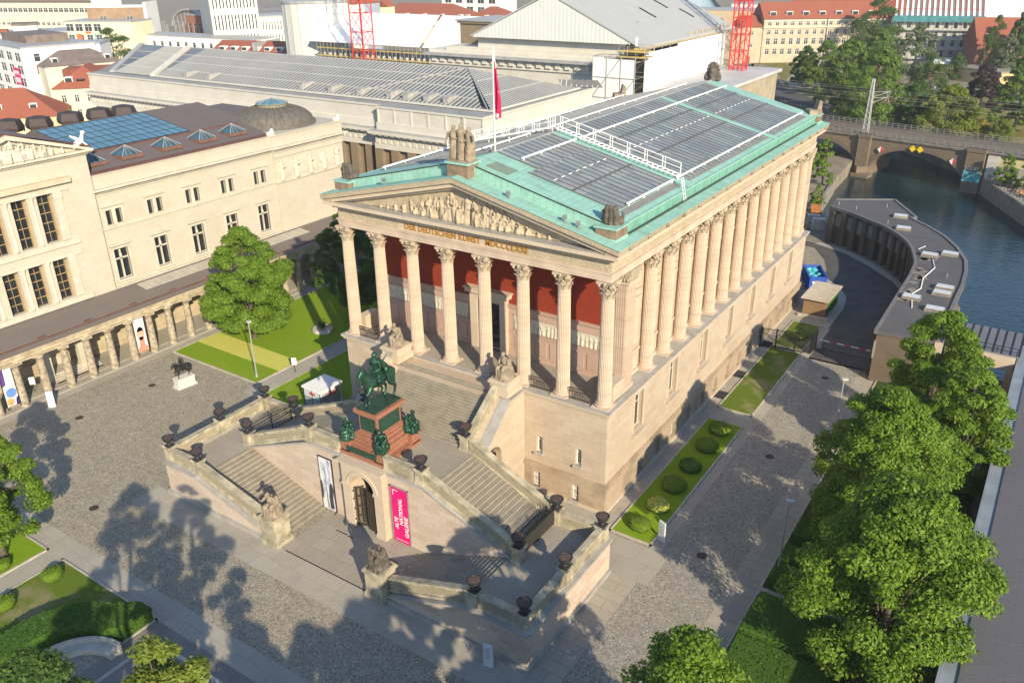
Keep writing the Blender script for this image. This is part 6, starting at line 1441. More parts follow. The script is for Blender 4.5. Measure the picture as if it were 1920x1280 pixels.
for i in range(17): x = i*w/16; m.tube([(x, -1, 19), (x, 8, 25.3), (x, 18, 25.3)], .22, 4)
m.tube([(0, 8, 25.3), (w, 8, 25.3)], .25, 4); m.tube([(0, 3, 21.8), (w, 3, 21.8)], .2, 4); m.done('red_roof_frame', plain('red oxide steel', (.42, .04, .05), .6), r, local=True)
extra(r, 'teal_netting', plain('teal safety net', (.06, .20, .22), .8, .3, .5), (-.5, w+.5, -2.2, -2.1, 17.2, 19.6)); extra(r, 'scaffold_decks', plain('pale scaffold deck', (.55, .52, .42), .8), *[(-1, w+1, -2.1, -.8, z, z+.15) for z in (3, 6.8, 10.6, 14.2, 17.2)])
m = MB()
for i in range(22): x = -.8+i*(w+1.6)/21; m.tube([(x, -2.1, 0), (x, -2.1, 20)], .08, 4)
m.done('scaffold_poles', mZinc, r, local=True)
r, w = house('gabled_shell', 'pale yellow scaffolded wing with white battens at the top right', (17, 345), (60, 352), 20, 18, mHCream, 'gable', 7, mWrap, rows=((14, 2, 1.6, 9, 1), (9, 2.4, 1.6, 9, 1)), cat='building')
extra(r, 'scaffold_decks', plain('yellow scaffold decks', (.58, .5, .3), .8), *[(-1, 16, -2.1, -.5, z, z+.2) for z in (5, 8.5, 12, 15.5)])
r, w = house('brick_house', 'red brick house with a bright red roof at the right edge', (18.2, 322), (60, 338), 20, 11, mBrick, 'gable', 9, mTile, rows=((7, 2, 1.3, 10, 2), (3, 2, 1.3, 10, 2)), cat='house'); roofdormers(r, 5, w, 13, 3.2)
r, w = house('low_hall', 'low flat hall with a yellowish wall behind the purple tree', (14.0, 301), (30.5, 290), 16, 4.6, plain('ochre wall', (.50, .38, .2), .85), 'flat', rmat=plain('brown flat roof', (.26, .23, .19), .9, .15, .3), cat='hall')
r, w = house('garden_pavilion', 'small pavilion with a white framed loggia and an orange blind', (6.2, 300), (12.2, 300.8), 7, 6, mBrick, 'flat', rmat=mHWhite, cat='pavilion'); extra(r, 'loggia_frame', mWhite, (0, w, -.3, -.1, 5.6, 6), (0, .3, -.3, -.1, 2.6, 6), (w/2-.15, w/2+.15, -.3, -.1, 2.6, 6), (w-.3, w, -.3, -.1, 2.6, 6), (0, w, -.3, -.1, 2.4, 2.7)); extra(r, 'orange_blind', plain('orange blind', (.55, .25, .05), .7), (w/2+.3, w-.5, -.12, -.02, 3, 5.4))
r, w = house('garden_house', 'low white walled house with grey roof below the building site', (5.5, 334), (20, 331), 10, 4.6, mHWhite, 'hip', 2.2, mTileDark, cat='house')
# railway station hall far left
sh = empty('station_hall', (-345, 270, 0), label='grey railway station hall with two arched ends and tracks at the top left', cat='station')
m = MB()
for cx, rad in ((-372, 15), (-343, 13)): m.prism([(cx-rad, 6)] + [(cx-rad*cos(pi*k/14), 9+rad*.55*sin(pi*k/14)) for k in range(15)] + [(cx+rad, 6)], 262, 330, 'y')
m.done('hall', plain('grey brown hall glazing', (.20, .18, .17), .6, .3, .4), sh)
m = MB()
for cx, rad in ((-372, 15), (-343, 13)):
    m.tube([(cx-rad*1.03*cos(pi*k/14), 261.5, 9+rad*.58*sin(pi*k/14)) for k in range(15)], .6, 5)
    for k in range(9): x = cx-rad*.9+rad*1.8*k/8; m.tube([(x, 261.6, 7), (x, 261.6, 9+rad*.5*sin(math.acos(max(-1, min(1, (x-cx)/rad)))))], .15, 4)
m.done('arch_trim', mZinc, sh); m = MB(); m.box(-390, -328, 222, 262, 0, 5.5); m.done('track_deck', plain('dark ballast deck', (.12, .10, .09), .9, .3, .4), sh)
m = MB(); rr = random.Random(6)
for i in range(26): x = rr.uniform(-385, -335); y = rr.uniform(224, 258); m.tube([(x, y, 5.5), (x, y, 12.5)], .14, 4); m.tube([(x-3, y, 12), (x+3, y, 12)], .1, 4)
m.done('catenary_masts', mZinc, sh)
r, w = house('brick_block', 'red brick block with flat roof beside the office tower', (-334.9, 232), (-313.5, 232), 18, 17.5, mBrick, 'flat', rmat=plain('grey flat roof', (.3, .29, .27), .9), rows=((9, 5, 2.2, 5, 1),), cat='building')
# parked cars in the side street and by the court
def car():
    c = empty('parked_car', (0, 0, 0), cat='car'); m = MB(); m.prism([(-2.2, .3), (2.2, .3), (2.25, .75), (1.35, .9), (.7, 1.42), (-1.3, 1.45), (-2.0, .95), (-2.25, .85)], -.86, .86, 'y'); b = m.done('body', mHWhite, c, local=True)
    m = MB(); m.prism([(1.2, .92), (.66, 1.36), (-1.25, 1.39), (-1.85, .97)], -.88, .88, 'y'); m.done('windows', mWin, c, local=True)
    for x in (-1.35, 1.4):
        for y in (-.8, .8): m = MB(); m.lathe([(.32, -.1), (.32, .1)], n=12); m.v = [(x+p[0], y+p[2], .32+p[1]) for p in m.v]; m.done('wheel', mIron, c, local=True)
    return c
c0 = None
for x, y, a, colr, lab in ((-176, 78.5, 1.1, (.02, .02, .03), 'black car parked at the near end of the narrow side street'), (-181.5, 84, 1.1, (.5, .42, .06), 'yellow car parked in the side street'), (-187, 90, 1.1, (.03, .04, .06), 'dark blue car parked deeper in the side street'), (-45.5, 322, .6, (.02, .022, .03), 'dark car parked before the court building'), (-40, 322, .6, (.62, .63, .62), 'white van like car parked before the court building'), (14.5, 276, 0, (.5, .5, .5), 'silver car parked by the low hall')):
    o = car() if c0 is None else copytree(c0, (x, y, .02), a); c0 = c0 or o; o.location = (x, y, .02); o.rotation_euler = (0, 0, a); o['label'] = lab
    for ch in o.children:
        if ch.name.startswith('body'): ch.data = ch.data.copy(); ch.data.materials[0] = plain('car paint', colr, .25, .05, 1, spec=.5)
c0_car = c0
# ---------------------------------------------------------------- railway viaduct over the river
mRubble = ashlar('dark rubble masonry', (.20, .155, .11), (.17, .13, .095), (.25, .20, .145), 1.0, .45, .05, mcol=(.07, .055, .04), stain=(.07, .055, .04), stain_amt=.4)
mVous = ashlar('dark arch stones', (.16, .13, .10), (.13, .105, .08), (.20, .165, .12), .5, .8, .03, stain=(.06, .05, .04), stain_amt=.4)
mConc = plain('grey stained concrete', (.22, .20, .175), .9, .3, .8)
BR = empty('railway_bridge', (8, 151.5, 0), radians(-11.2), label='stone arched railway viaduct crossing the river', cat='bridge')
BI = WM[BR].inverted(); L2W = lambda x, y, z: WM[BR] @ Vector((x, y, z))
def seg_arch(c, a, zs, rise, n=18): return [(c-a*cos(pi*i/n), zs+rise*sin(pi*i/n)) for i in range(n+1)]
arches = ((-2.0, 9.2, -1.6, 5.4), (20.6, 10.1, -1.6, 5.6), (50, 9.0, -3, 6))
m = MB(); zt_ = 5.5
xs = [-14]
for k, (c, a, zs, rise) in enumerate(arches[:2]):
    P = seg_arch(c, a, zs, rise)
    for (u0, z0), (u1, z1) in zip(P, P[1:]): m.add([(u, w, z) for w in (0, 12) for u, z in ((u0, z0), (u1, z1), (u1, zt_), (u0, zt_))], [(0, 1, 2, 3), (7, 6, 5, 4), (0, 1, 5, 4), (3, 2, 6, 7)])
m.box(-40, -11.2, 0, 12, -4, zt_); m.box(7.2, 10.5, 0, 12, -4, zt_); m.box(30.7, 120, 0, 12, -4, zt_)
m.done('masonry', mRubble, BR, local=True)
m = MB()
for c, a, zs, rise in arches[:2]:
    P = seg_arch(c, a, zs, rise, 22); Q = seg_arch(c, a+.9, zs, rise+.85, 22)
    for i in range(22): m.add([(u, w, z) for w in (-.14, .3) for u, z in (P[i], P[i+1], Q[i+1], Q[i])], [(0, 1, 2, 3), (7, 6, 5, 4), (0, 1, 5, 4), (1, 2, 6, 5), (2, 3, 7, 6), (3, 0, 4, 7)])
m.done('arch_ring', mVous, BR, local=True)
for x0, x1 in ((7.5, 10.2), (30.9, 34.4)):
    m = MB(); m.box(x0, x1, -.9, .5, -4, 5.6); m.box(x0-.15, x1+.15, -1.05, .5, 5.6, 6.3)
    if x0 < 10: m.prism([(x0-.4, -.4), ((x0+x1)/2, -2.6), (x1+.4, -.4)], -4, -.8, 'z'); m.box(x0+.3, x1+1.6, -3.2, -.4, -3.2, -2.3)
    m.done('pier', mRubble, BR, local=True)
m = MB(); m.box(-40, 120, -.35, 12.35, 5.5, 5.75); m.box(-40, 120, -.5, .2, 5.75, 5.95); m.box(-40, 120, 11.8, 12.5, 5.75, 5.95); m.done('deck_edge', mConc, BR, local=True)
m = MB(); m.box(-40, 120, .2, 11.8, 5.75, 6.0); m.done('ballast', plain('brown ballast', (.12, .095, .075), .95, .35, 2), BR, local=True)
m = MB()
for y in (1.6, 3.1, 4.9, 6.4, 8.3, 9.8): m.box(-40, 120, y-.05, y+.05, 6.0, 6.18)
m.done('rails', plain('worn steel rail', (.30, .26, .23), .4, .2, 2, .6), BR, local=True)
m = MB()
for i in range(200): x = -39+.8*i; m.box(x, x+.26, 1.0, 10.4, 6.0, 6.06)
m.done('sleepers', plain('grey brown sleepers', (.15, .125, .105), .95), BR, local=True)
for y, nm in ((0, 'near_railing'), (12.1, 'far_railing')):
    m = MB()
    for z in (6.2, 6.65, 7.1): m.box(-40, 120, y-.05, y+.05, z-.05, z+.05)
    for i in range(110): x = -40+1.46*i; m.box(x-.06, x+.06, y-.06, y+.06, 5.95, 7.15)
    m.done(nm, plain('grey iron railing', (.22, .215, .20), .6, .15, 1), BR, local=True)
m = MB(); m.box(30.9, 34.4, -.93, -.91, -.6, 1.6); m.done('graffiti', plain('teal and purple graffiti', (.09, .32, .36), .6, .7, 1.2), BR, local=True)
m = MB(); m.box(35.2, 60, -.12, -.05, .1, 5.0); m.done('painted_wall', plain('pale yellow painted wall', (.50, .47, .24), .8, .25, .4), BR, local=True)
m = MB(); m.box(34.9, 37.2, -.2, -.1, .1, 5.3); m.done('pale_pier', plain('pale concrete pier', (.52, .50, .45), .8), BR, local=True)
t = NT('scrawled graffiti'); n = t.noise(.9, 2, .5, dist=3); t.set(t.ramp(n, [(.40, (.44, .42, .33)), (.44, (.05, .05, .05)), (.47, (.42, .40, .38)), (.55, (.30, .27, .42)), (.62, (.5, .5, .48))], 'CONSTANT'), .7)
m = MB(); m.box(37.6, 46, -.16, -.12, .2, 3.4); m.done('graffiti', t.m, BR, local=True)
text_mesh('graffiti', 'PAV', 1.7, Matrix.Translation((38.2, -.18, 2.2)) @ RX, mIron, BR, .01, local=True); text_mesh('graffiti', 'yOLK!', 1.0, Matrix.Translation((31.1, -.95, 1.9)) @ RX, mWhite, BR, .01, local=True)
def sign(x, z, y, kind, lab):
    s = empty('river_sign', L2W(x, y, z), radians(-11.2), label=lab, cat='sign'); m = MB(); m.mat(0)
    d = .75; m.prism([(-d, 0), (0, -d), (d, 0), (0, d)], -.05, 0, 'y')
    if kind: m.mat(1); m.prism([(0, -d), (d, 0), (0, d)], -.06, -.051, 'y'); m.done('board', [mWhite, plain('red sign paint', (.55, .03, .05), .5)], s, local=True)
    else: m.done('board', plain('yellow sign paint', (.75, .52, .02), .5), s, local=True)
    m = MB(); m.box(-.06, .06, 0, .35, -.5, .5); m.done('bracket', mIron, s, local=True)
sign(12.7, 3.3, -.45, 1, 'red and white diamond sign on the left shoulder of the river arch'); sign(28.3, 3.0, -.45, 1, 'red and white diamond sign on the right shoulder of the river arch')
sign(19.6, 4.5, -.5, 0, 'left one of two yellow diamond signs above the river arch'); sign(21.2, 4.5, -.5, 0, 'right one of two yellow diamond signs above the river arch')
p = L2W(8.0, 1.0, 6.0)
ma = empty('catenary_mast', p, radians(-11.2), label='grey steel lattice mast with wire arms on the viaduct', cat='mast'); m = MB()
for sx in (-.55, .55):
    for sy in (-.4, .4): m.tube([(sx, sy, 0), (sx*.35, sy*.4, 12.2)], .11, 4)
for k in range(9): z = 1.3*k; s = 1-.07*k; m.tube([(-.55*s, -.4*s, z), (.55*s*.95, .4*s, z+1.3)], .06, 4); m.tube([(.55*s, -.4*s, z), (-.55*s*.95, .4*s, z+1.3)], .06, 4)
m.done('lattice', mZinc, ma, local=True); m = MB()
for z, L in ((8.0, 4.5), (9.3, 5.5)): m.tube([(0, 0, z-1.2), (L*.5, 3.0, z)], .07, 4); m.tube([(0, 0, z), (L*.5, 3.2, z)], .06, 4)
m.tube([(2.2, 2.6, 7.2), (2.9, 3.4, 9.4)], .06, 4); m.tube([(3.2, 2.9, 6.6), (2.0, 3.0, 9.4)], .05, 4); m.done('arms', mZinc, ma, local=True); m = MB()
for y, z in ((3.0, 8.0), (3.2, 9.3), (3.4, 7.0), (6.2, 8.0), (6.2, 9.3)): m.tube([(-48, y, z), (0, y, z-.25), (112, y, z)], .025, 3)
m.done('wires', mZinc, ma, local=True)
# quay walls and railings
def rail(name, pts, h, lab, mat_, sp=1.6, bars=2, z0=0.0, r=.04):
    f = empty(name, (*pts[0], z0), label=lab, cat='railing'); m = MB(); q = MB()
    for a, b in zip(pts, pts[1:]):
        A, B = Vector((*a, z0)), Vector((*b, z0)); n = max(1, int((B-A).length/sp))
        for i in range(n+1): p = A+(B-A)*i/n; m.tube([p, p+Vector((0, 0, h))], r, 4)
        for k in range(bars): z = Vector((0, 0, h*(k+1)/bars)); q.tube([A+z, B+z], r*.8, 4)
    m.done('posts', mat_, f); q.done('handrail', mat_, f)
rail('quay_railing', [(40.5, 149), (52.6, 124.6), (66, 98)], 1.1, 'iron railing along the right quay below the graffiti wall', mIronBrown, 1.4, 3, .3)
rail('quay_railing', [(44.5, 146), (55, 126)], 1.0, 'second low railing beside the path on the right quay', mIronBrown, 1.6, 2, .3)
rail('quay_railing', [(0, 198), (-9, 211.5), (-25, 222.5), (-41, 246), (-58, 292)], 1.2, 'long railing along the promenade on the far bank', mIronBrown, 1.4, 3, .3, .06)
m = MB(); pts = [(37, 160), (39.2, 151), (52, 124.5), (77, 75)]
for a, b in zip(pts, pts[1:]): bar(m, (*a, 0), (*b, 0), .6, -3, .4, 0, .0)
m.done('quay_wall', mConc, None, kind='structure')
m = MB(); pts = [(57.3, 42.6), (48.7, 51.5)]; bar(m, (*pts[0], 0), (*pts[1], 0), .5, -3, .35); pts = [(24.7, 91.5), (19.5, 104), (17, 116), (15.5, 130)]
for a, b in zip(pts, pts[1:]): bar(m, (*a, 0), (*b, 0), .5, -3, .3)
m.done('quay_wall', mConc, None, kind='structure')
sheet('path', [(40.5, 149), (53, 123.5), (70, 92), (76, 95), (58, 126), (46, 147)], .27, mPath); sheet('lawn', [(46, 147), (58, 126), (76, 95), (120, 95), (120, 132), (52, 142)], .27, mGrassWild)
sheet('promenade', [(2, 199), (-10, 214), (-26, 225), (-43, 249), (-62, 296), (-54, 300), (-33, 252), (-16, 231), (6, 210), (30, 185), (26, 178)], .27, mAsphalt)
sheet('lawn', [(-33, 254), (-45, 285), (-58, 312), (-64, 312), (-64, 330), (30, 260), (120, 190), (120, 150), (52, 155), (34, 186), (8, 212), (-14, 233)], .265, mGrassWild)
sheet('path', [(-30, 250), (-38, 272), (-46, 320), (-36, 320), (-28, 275), (-20, 256)], .275, mPath); sheet('path', [(8, 270), (24, 262), (60, 262), (60, 274), (24, 275)], .275, mAsphalt)
# ---------------------------------------------------------------- curved riverside building
inner = [(24.96, 86.3), (28.5, 84.3), (31.63, 81.88), (34.3, 79.8), (36.43, 77.49), (38.0, 75.3), (39.3, 73.0), (40.4, 70.2), (41.27, 66.88), (41.9, 64.05), (42.2, 58.8), (42.25, 46.6), (42.3, 38.0)]
outer = [(48.4, 38.5), (48.5, 45.3), (48.4, 52.3), (48.4, 58.1), (48.1, 63.6), (47.5, 68.1), (45.7, 73.6), (43.2, 78.6), (40.2, 82.6), (37.5, 85.4), (38.0, 86.6), (33.1, 95.6), (24.7, 90.8)]
CB = empty('curved_building', (40, 68, 0), label='low dark curved building with a flat grey roof between the yard and the river', cat='building')
mSoot = ashlar('sooty brown stone', (.125, .10, .075), (.105, .085, .065), (.15, .12, .09), 1.6, .6, .012, stain=(.03, .028, .025), stain_amt=.6)
mFelt = ashlar('patched grey roofing felt', (.10, .098, .105), (.09, .089, .097), (.12, .117, .12), 6, 2.2, .012, stain=(.18, .17, .15), stain_amt=.4, floor=True, bump=.08)
off = lambda pts, d: [tuple(Vector(p)+(Vector(p)-Vector((33, 60))).normalized()*d) for p in pts]
m = MB(); m.prism(off(inner, .55)+[(48, 38.6), (48.0, 52), (47.7, 63), (45.3, 73.3), (39.8, 82.2), (37, 85.3), (33, 95.2), (24.9, 90.4)], -3, 5.6); m.done('wall', mSoot, CB)
m = MB(); m.prism(inner+outer, 5.6, 6.0); m.done('flat_roof', mFelt, CB)
m = MB(); P = outer
for a, b in zip(P, P[1:]): bar(m, (*a, 6), (*b, 6), .45, -.35, .16)
P = inner
for a, b in zip(P, P[1:]): bar(m, (*a, 6), (*b, 6), .4, -.4, .1)
m.done('roof_edge', plain('pale grey roof edge', (.15, .145, .145), .7, .15, .6), CB)
# pilasters, plugged windows and doors along the yard side
tot = 0; segs = []
for a, b in zip(inner, inner[1:]): L = (Vector(b)-Vector(a)).length; segs.append((tot, L, a, b)); tot += L
def along(s):
    for t0, L, a, b in segs:
        if s <= t0+L: f = (s-t0)/L; return Vector(a)+(Vector(b)-Vector(a))*f, atan2(b[1]-a[1], b[0]-a[0])
    return Vector(inner[-1]), -pi/2
k = 0; s = .9
while s < tot-1:
    p, a = along(s); n = Vector((sin(a), -cos(a)))*-1.0
    n = (Vector((33, 60))-p).normalized(); q = p-n*.25
    m = MB(); m.obox((q.x, q.y, 2.8), (.9, .75, 5.6), a); m.obox((q.x, q.y, .3), (1.1, .95, .6), a); m.obox((q.x, q.y, 5.2), (1.1, .95, .5), a); m.done('pilaster', mSoot, CB)
    p2, a2 = along(min(tot, s+1.2)); q = p2-n*.5
    m = MB(); m.obox((q.x, q.y, 4.0), (1.25, .2, 2.1), a2); m.done('window_panel', plain('pale plugged window', (.24, .23, .20), .8, .2, .8), CB)
    if k in (2, 4, 5): m = MB(); m.obox((q.x, q.y, 1.3), (1.2, .24, 2.5), a2); m.done('door', mIron, CB)
    s += 2.4; k += 1
for x, y, a in ((36.0, 85.3, .1), (37.6, 78.8, .1), (43.0, 67.8, 0), (45.3, 69.7, 0), (46.7, 55.5, 0), (46.7, 53.3, 0), (43.8, 50.0, 0), (46.8, 47.4, 0)):
    m = MB(); m.obox((x, y, 6.2), (2.1, 1.3, .4), a); o = m.done('skylight', mConc, CB); m = MB(); m.obox((x, y, 6.43), (1.9, 1.1, .08), a); m.done('skylight_lid', plain('white skylight dome', (.52, .54, .55), .3, .1, 2), o)
m = MB(); m.tube([(43.6, 66.5, 6.08), (44.4, 63, 6.08), (43.8, 58, 6.08), (44.2, 54, 6.08), (43.6, 51.5, 6.08), (44.4, 47, 6.08)], .07, 4); m.tube([(41.8, 72, 6.08), (41.2, 70, 6.08), (42.4, 67.5, 6.08)], .05, 4); m.done('roof_cable', mWhite, CB)
m = MB(); rr = random.Random(3)
for i in range(26):
    x, y = 43+rr.uniform(-.5, .7), rr.uniform(49, 69); m.obox((x, y, 6.02), (rr.uniform(.4, 1.2), rr.uniform(.5, 1.5), .03), rr.uniform(0, 3))
m.done('felt_patches', plain('rough felt patch', (.21, .195, .18), .95, .4, 3), CB)
m = MB()
for x, y in ((26, 87.4), (29, 86.4), (33, 90), (35, 80.6), (46.3, 60)): m.tube([(x, y, 6), (x, y, 6.6)], .05, 5)
m.done('vent_pipes', mZinc, CB)
# link wing and the long roof at the right edge
mSlate = ashlar('purple grey shingle roof', (.20, .19, .20), (.185, .178, .19), (.215, .205, .21), 1.4, .32, .018, mcol=(.12, .115, .12), stain=(.26, .25, .25), stain_amt=.25, floor=True, bump=.1)
LK = empty('link_gallery', (52, 41, 0), label='short roofed gallery linking the curved building to the long roof at the right', cat='gallery')
m = MB(); m.prism([(38.6, 5.9), (38.7, 6.0), (44.3, 6.5), (44.3, 5.9)], 48.3, 56.3, 'x'); m.done('roof', plain('dark sheet metal roof', (.145, .145, .16), .5, .12, .6), LK)
m = MB()
for i in range(10): x = 48.9+.82*i; bar(m, (x, 38.7, 6.0), (x, 44.3, 6.5), .07, 0, .1)
m.done('seams', mIron, LK); m = MB()
for i in range(5): x = 48.6+1.85*i; m.tube([(x, 38.8, 6), (x, 38.8, 6.8)], .04, 4)
m.tube([(48.5, 38.8, 6.8), (56.2, 38.8, 6.8)], .04, 4); m.tube([(48.5, 38.8, 6.4), (56.2, 38.8, 6.4)], .03, 4); m.done('roof_rail', mIron, LK)
m = MB(); m.box(48.3, 56, 38.4, 38.9, 4.4, 5.9); m.box(48.3, 56, 44, 44.4, 4.4, 5.9); m.box(52.6, 53.4, 38.3, 39, 0, 4.4); m.box(48.3, 49.2, 38.3, 39, 0, 4.4); m.box(52.6, 53.4, 43.8, 44.4, 0, 4.4); m.box(55.4, 56.3, 38.3, 44.4, 0, 4.4); m.done('arcade', mSandPale, LK)
EC = empty('east_colonnade', (58, 0, 0), label='long purple grey colonnade roof along the right edge behind the trees', cat='colonnade')
m = MB(); m.prism([(57.2, 5.2), (57.2, 5.35), (63, 6.6), (69, 5.35), (69, 5.2)], -70, 44, 'y'); m.done('roof', mSlate, EC)
m = MB(); m.box(56.2, 57.2, -70, 44, 5.15, 5.25); m.box(56.1, 56.3, -70, 44, 4.9, 5.35); m.done('gutter', plain('blue grey zinc gutter', (.22, .25, .29), .45, .15, .6), EC)
m = MB(); m.box(56.4, 57.4, -70, 44, 4.2, 5.15); m.done('entablature', mLime, EC)
c0 = None
for i in range(41):
    y = -69+2.75*i
    if c0 is None: m = MB(); m.lathe([(.5, 0), (.45, 4.0), (.55, 4.2)], n=14); c0 = m.done('column', mCol, EC, local=True); o = c0
    else: o = inst(c0, 'column', EC)
    o.location = (56.9-58, y, 0)
m = MB(); m.box(55.2, 69, -70, 44, 0, .25); m.done('floor', mPath, EC); m = MB(); m.box(62, 62.4, -70, 44, 0, 5.2); m.done('back_wall', mSoot, EC)
# ---------------------------------------------------------------- small things
def lamp(loc, lab):
    l = empty('street_lamp', loc, label=lab, cat='street lamp', group='slim lamp posts'); m = MB(); m.tube([(0, 0, 0), (0, 0, 7.0)], [.085, .055], 8); m.lathe([(.16, 0), (.14, .25), (.09, .3)], n=10); m.done('post', mZinc, l, local=True)
    m = MB(); m.obox((.1, 0, 7.02), (.55, .26, .16)); m.done('lamp_head', plain('lamp head grey', (.5, .5, .5), .4), l, local=True); return l
l0 = lamp((-17.5, .5, .1), 'tall pale lamp post standing in the sunlit lawn before the big tree'); copytree(l0, (44.05, -.55, .1), .4, 'tall lamp post on the dark lawn in front of the right hand trees')
copytree(l0, (42.6, 22.0, .02), .4, 'lamp post half hidden at the left edge of the right hand trees'); 
def stele(loc, rz, lab, h=1.9):
    s = empty('info_stele', loc, rz, label=lab, cat='info sign', group='white information steles'); m = MB(); m.box(-.35, .35, -.06, .06, .06, h); m.box(-.38, .38, -.1, .1, 0, .06); m.done('panel', plain('pale blue white panel', (.62, .66, .70), .4, .05, 1), s, local=True)
    m = MB()
    for k in range(9): m.box(-.26, .2-.05*(k % 3), -.066, -.062, h-.35-.11*k, h-.31-.11*k)
    m.done('text_lines', plain('grey print', (.3, .32, .36), .6), s, local=True); return s
s0 = stele((30.2, -20.4, .02), .2, 'white information stele leaning at the front wall of the right terrace')
copytree(s0, (34.6, -1.5, .02), -.4, 'white information stele at the near corner of the topiary lawn'); copytree(s0, (-31.1, -16.4, .02), .9, 'white information stele in front of the left colonnade columns')
def board(loc, lab, rz=.6):
    b = empty('notice_board', loc, rz, label=lab, cat='sign'); m = MB(); m.tube([(0, 0, 0), (0, 0, 1.3)], .03, 5); m.done('post', mIron, b, local=True); m = MB(); m.box(-.28, .28, -.03, .03, 1.0, 1.9); m.done('panel', mWhite, b, local=True)
board((-14.6, 3.8, .02), 'small white notice board on a post at the lawn corner'); board((-12.6, 14.6, .02), 'white notice board on the path beside the podium'); board((-35.6, -15.8, .25), 'white notice board inside the colonnade', .9)
# white kiosk behind the left terrace
K = empty('kiosk', (-6.0, .0, 0), -.05, label='white box kiosk with glass front behind the left terrace', cat='kiosk')
m = MB(); m.box(-1.3, 1.3, -1.5, 1.5, .1, 2.5); m.done('body', plain('pale blue white cabin', (.55, .60, .66), .5, .06, 1), K, local=True)
m = MB(); m.box(-1.45, 1.45, -1.65, 1.65, 2.5, 2.72); m.done('roof', mWhite, K, local=True)
m = MB(); m.box(-1.2, 1.2, -1.54, -1.5, .3, 1.6); m.box(1.3, 1.34, -1.3, 1.3, .3, 2.2); m.done('glazing', mGlassPale, K, local=True); m = MB(); m.box(1.34, 1.36, -.5, .9, 1.7, 2.1); m.box(-.4, .5, -1.56, -1.54, 1.9, 2.2); m.done('red_sign', plain('red lettering strip', (.5, .1, .1), .6), K, local=True)
m = MB()
for x in (-1.3, 0, 1.3): m.box(x-.03, x+.03, -1.56, -1.5, .1, 2.5)
m.done('frame', mIron, K, local=True)
# clipped hedges, topiary, bench
def hedge(nm, pts, h, lab, cat='hedge', mt=None, grp=None):
    m = MB(); n = len(pts); c = Vector((sum(p[0] for p in pts)/n, sum(p[1] for p in pts)/n))
    i1 = [tuple(c+(Vector(p)-c)*.96) for p in pts]
    m.add([(*p, 0) for p in pts]+[(*p, h-.1) for p in pts]+[(*p, h) for p in i1], [tuple(range(2*n, 3*n))]+[(i, (i+1) % n, n+(i+1) % n, n+i) for i in range(n)]+[(n+i, n+(i+1) % n, 2*n+(i+1) % n, 2*n+i) for i in range(n)])
    return m.done(nm, mt or mHedge, None, label=lab, cat=cat, group=grp)
def fuzz(o, size, amt, seed):
    """cover a clipped shape with small leaf faces"""
    me = o.data; rr = random.Random(seed); me.calc_loop_triangles(); mb = MB(); tris = [(t, t.area) for t in me.loop_triangles]
    for t, a in tris:
        k = a*amt; n = int(k)+(rr.random() < k-int(k)); v = [me.vertices[i].co for i in t.vertices]
        for _ in range(n):
            r1, r2 = rr.random(), rr.random(); r1 = sqrt(r1); p = v[0]*(1-r1)+v[1]*(r1*(1-r2))+v[2]*(r1*r2)
            d = Vector((rr.gauss(0, 1), rr.gauss(0, 1), rr.gauss(0, 1)+.5)).normalized(); q = d.orthogonal().normalized(); w = d.cross(q); p = p+t.normal*rr.uniform(-.02, .06); s = size*rr.uniform(.6, 1.2)
            mb.add([p-q*s, p+w*s*.6, p+q*s, p-w*s*.6], [(0, 1, 2, 3)])
    f = mb.done('leaf_layer', mLeafDeep if o.data.materials[0] is mHedge else mLeaf, o, local=True, fix=False); return f
arc = lambda cx, cy, r, a0, a1, n=14: [(cx+r*cos(radians(a0+(a1-a0)*i/n)), cy+r*sin(radians(a0+(a1-a0)*i/n))) for i in range(n+1)]
h1 = hedge('curved_hedge', [(6.85, -30.4), (6.85, -32.9)] + arc(6.8, -37.6, 4.1, 100, 190) + [(2.2, -42), (.4, -42)] + arc(6.2, -37.2, 6.0, 175, 110)[::1] + [(5.6, -30.4)], 1.35, 'thick clipped curved hedge behind the curved stone bench'); fuzz(h1, .10, 60, 1)
B = empty('curved_bench', (6, -36, .02), label='curved pale stone bench at the lower left', cat='bench'); m = MB(); a = arc(7.6, -37.4, 3.9, 88, 172); b = arc(7.6, -37.4, 3.0, 172, 88); m.prism(a+b, .02, .5); m.done('seat', mKerb, B); m = MB(); m.prism(arc(7.6, -37.4, 3.95, 90, 172)+arc(7.6, -37.4, 3.75, 172, 90), .5, .85); m.done('backrest', mKerb, B)
def topi(x, y, rx, ry, h, lab, mt, nm='topiary_bush'):
    m = MB(); m.lathe([(.86, 0), (1, h*.35), (.98, h*.75), (.8, h), (.3, h*1.04)], n=24, wob=lambda a, z: 1+.03*sin(5*a)+.02*sin(9*a+z)); m.v = [(x+p[0]*rx, y+p[1]*ry, p[2]+.1) for p in m.v]
    o = m.done(nm, mt, None, smooth=True, label=lab, cat='bush'); fuzz(o, .075, 80, int(x*7+y*13)); return o
topi(32.35, -1.0, .95, .85, .75, 'round bright clipped bush nearest the corner of the topiary lawn, brown at its top', mTopi); topi(32.5, 2.35, 1.0, .95, .75, 'pale split clipped bush, second from the near end of the topiary lawn', mGrassYellow)
topi(32.45, 6.0, 1.15, 1.15, .75, 'wide dark green clipped bush, third along the topiary lawn', mTopi); topi(32.5, 9.7, 1.05, 1.0, .75, 'bluish green clipped bush in the middle of the topiary lawn', mHedge); topi(32.5, 13.9, 1.15, 1.1, .75, 'clipped bush fifth along the topiary lawn beside the road', mTopi); topi(32.4, 17.6, 1.1, 1.1, .75, 'farthest clipped bush of the topiary lawn', mTopi)
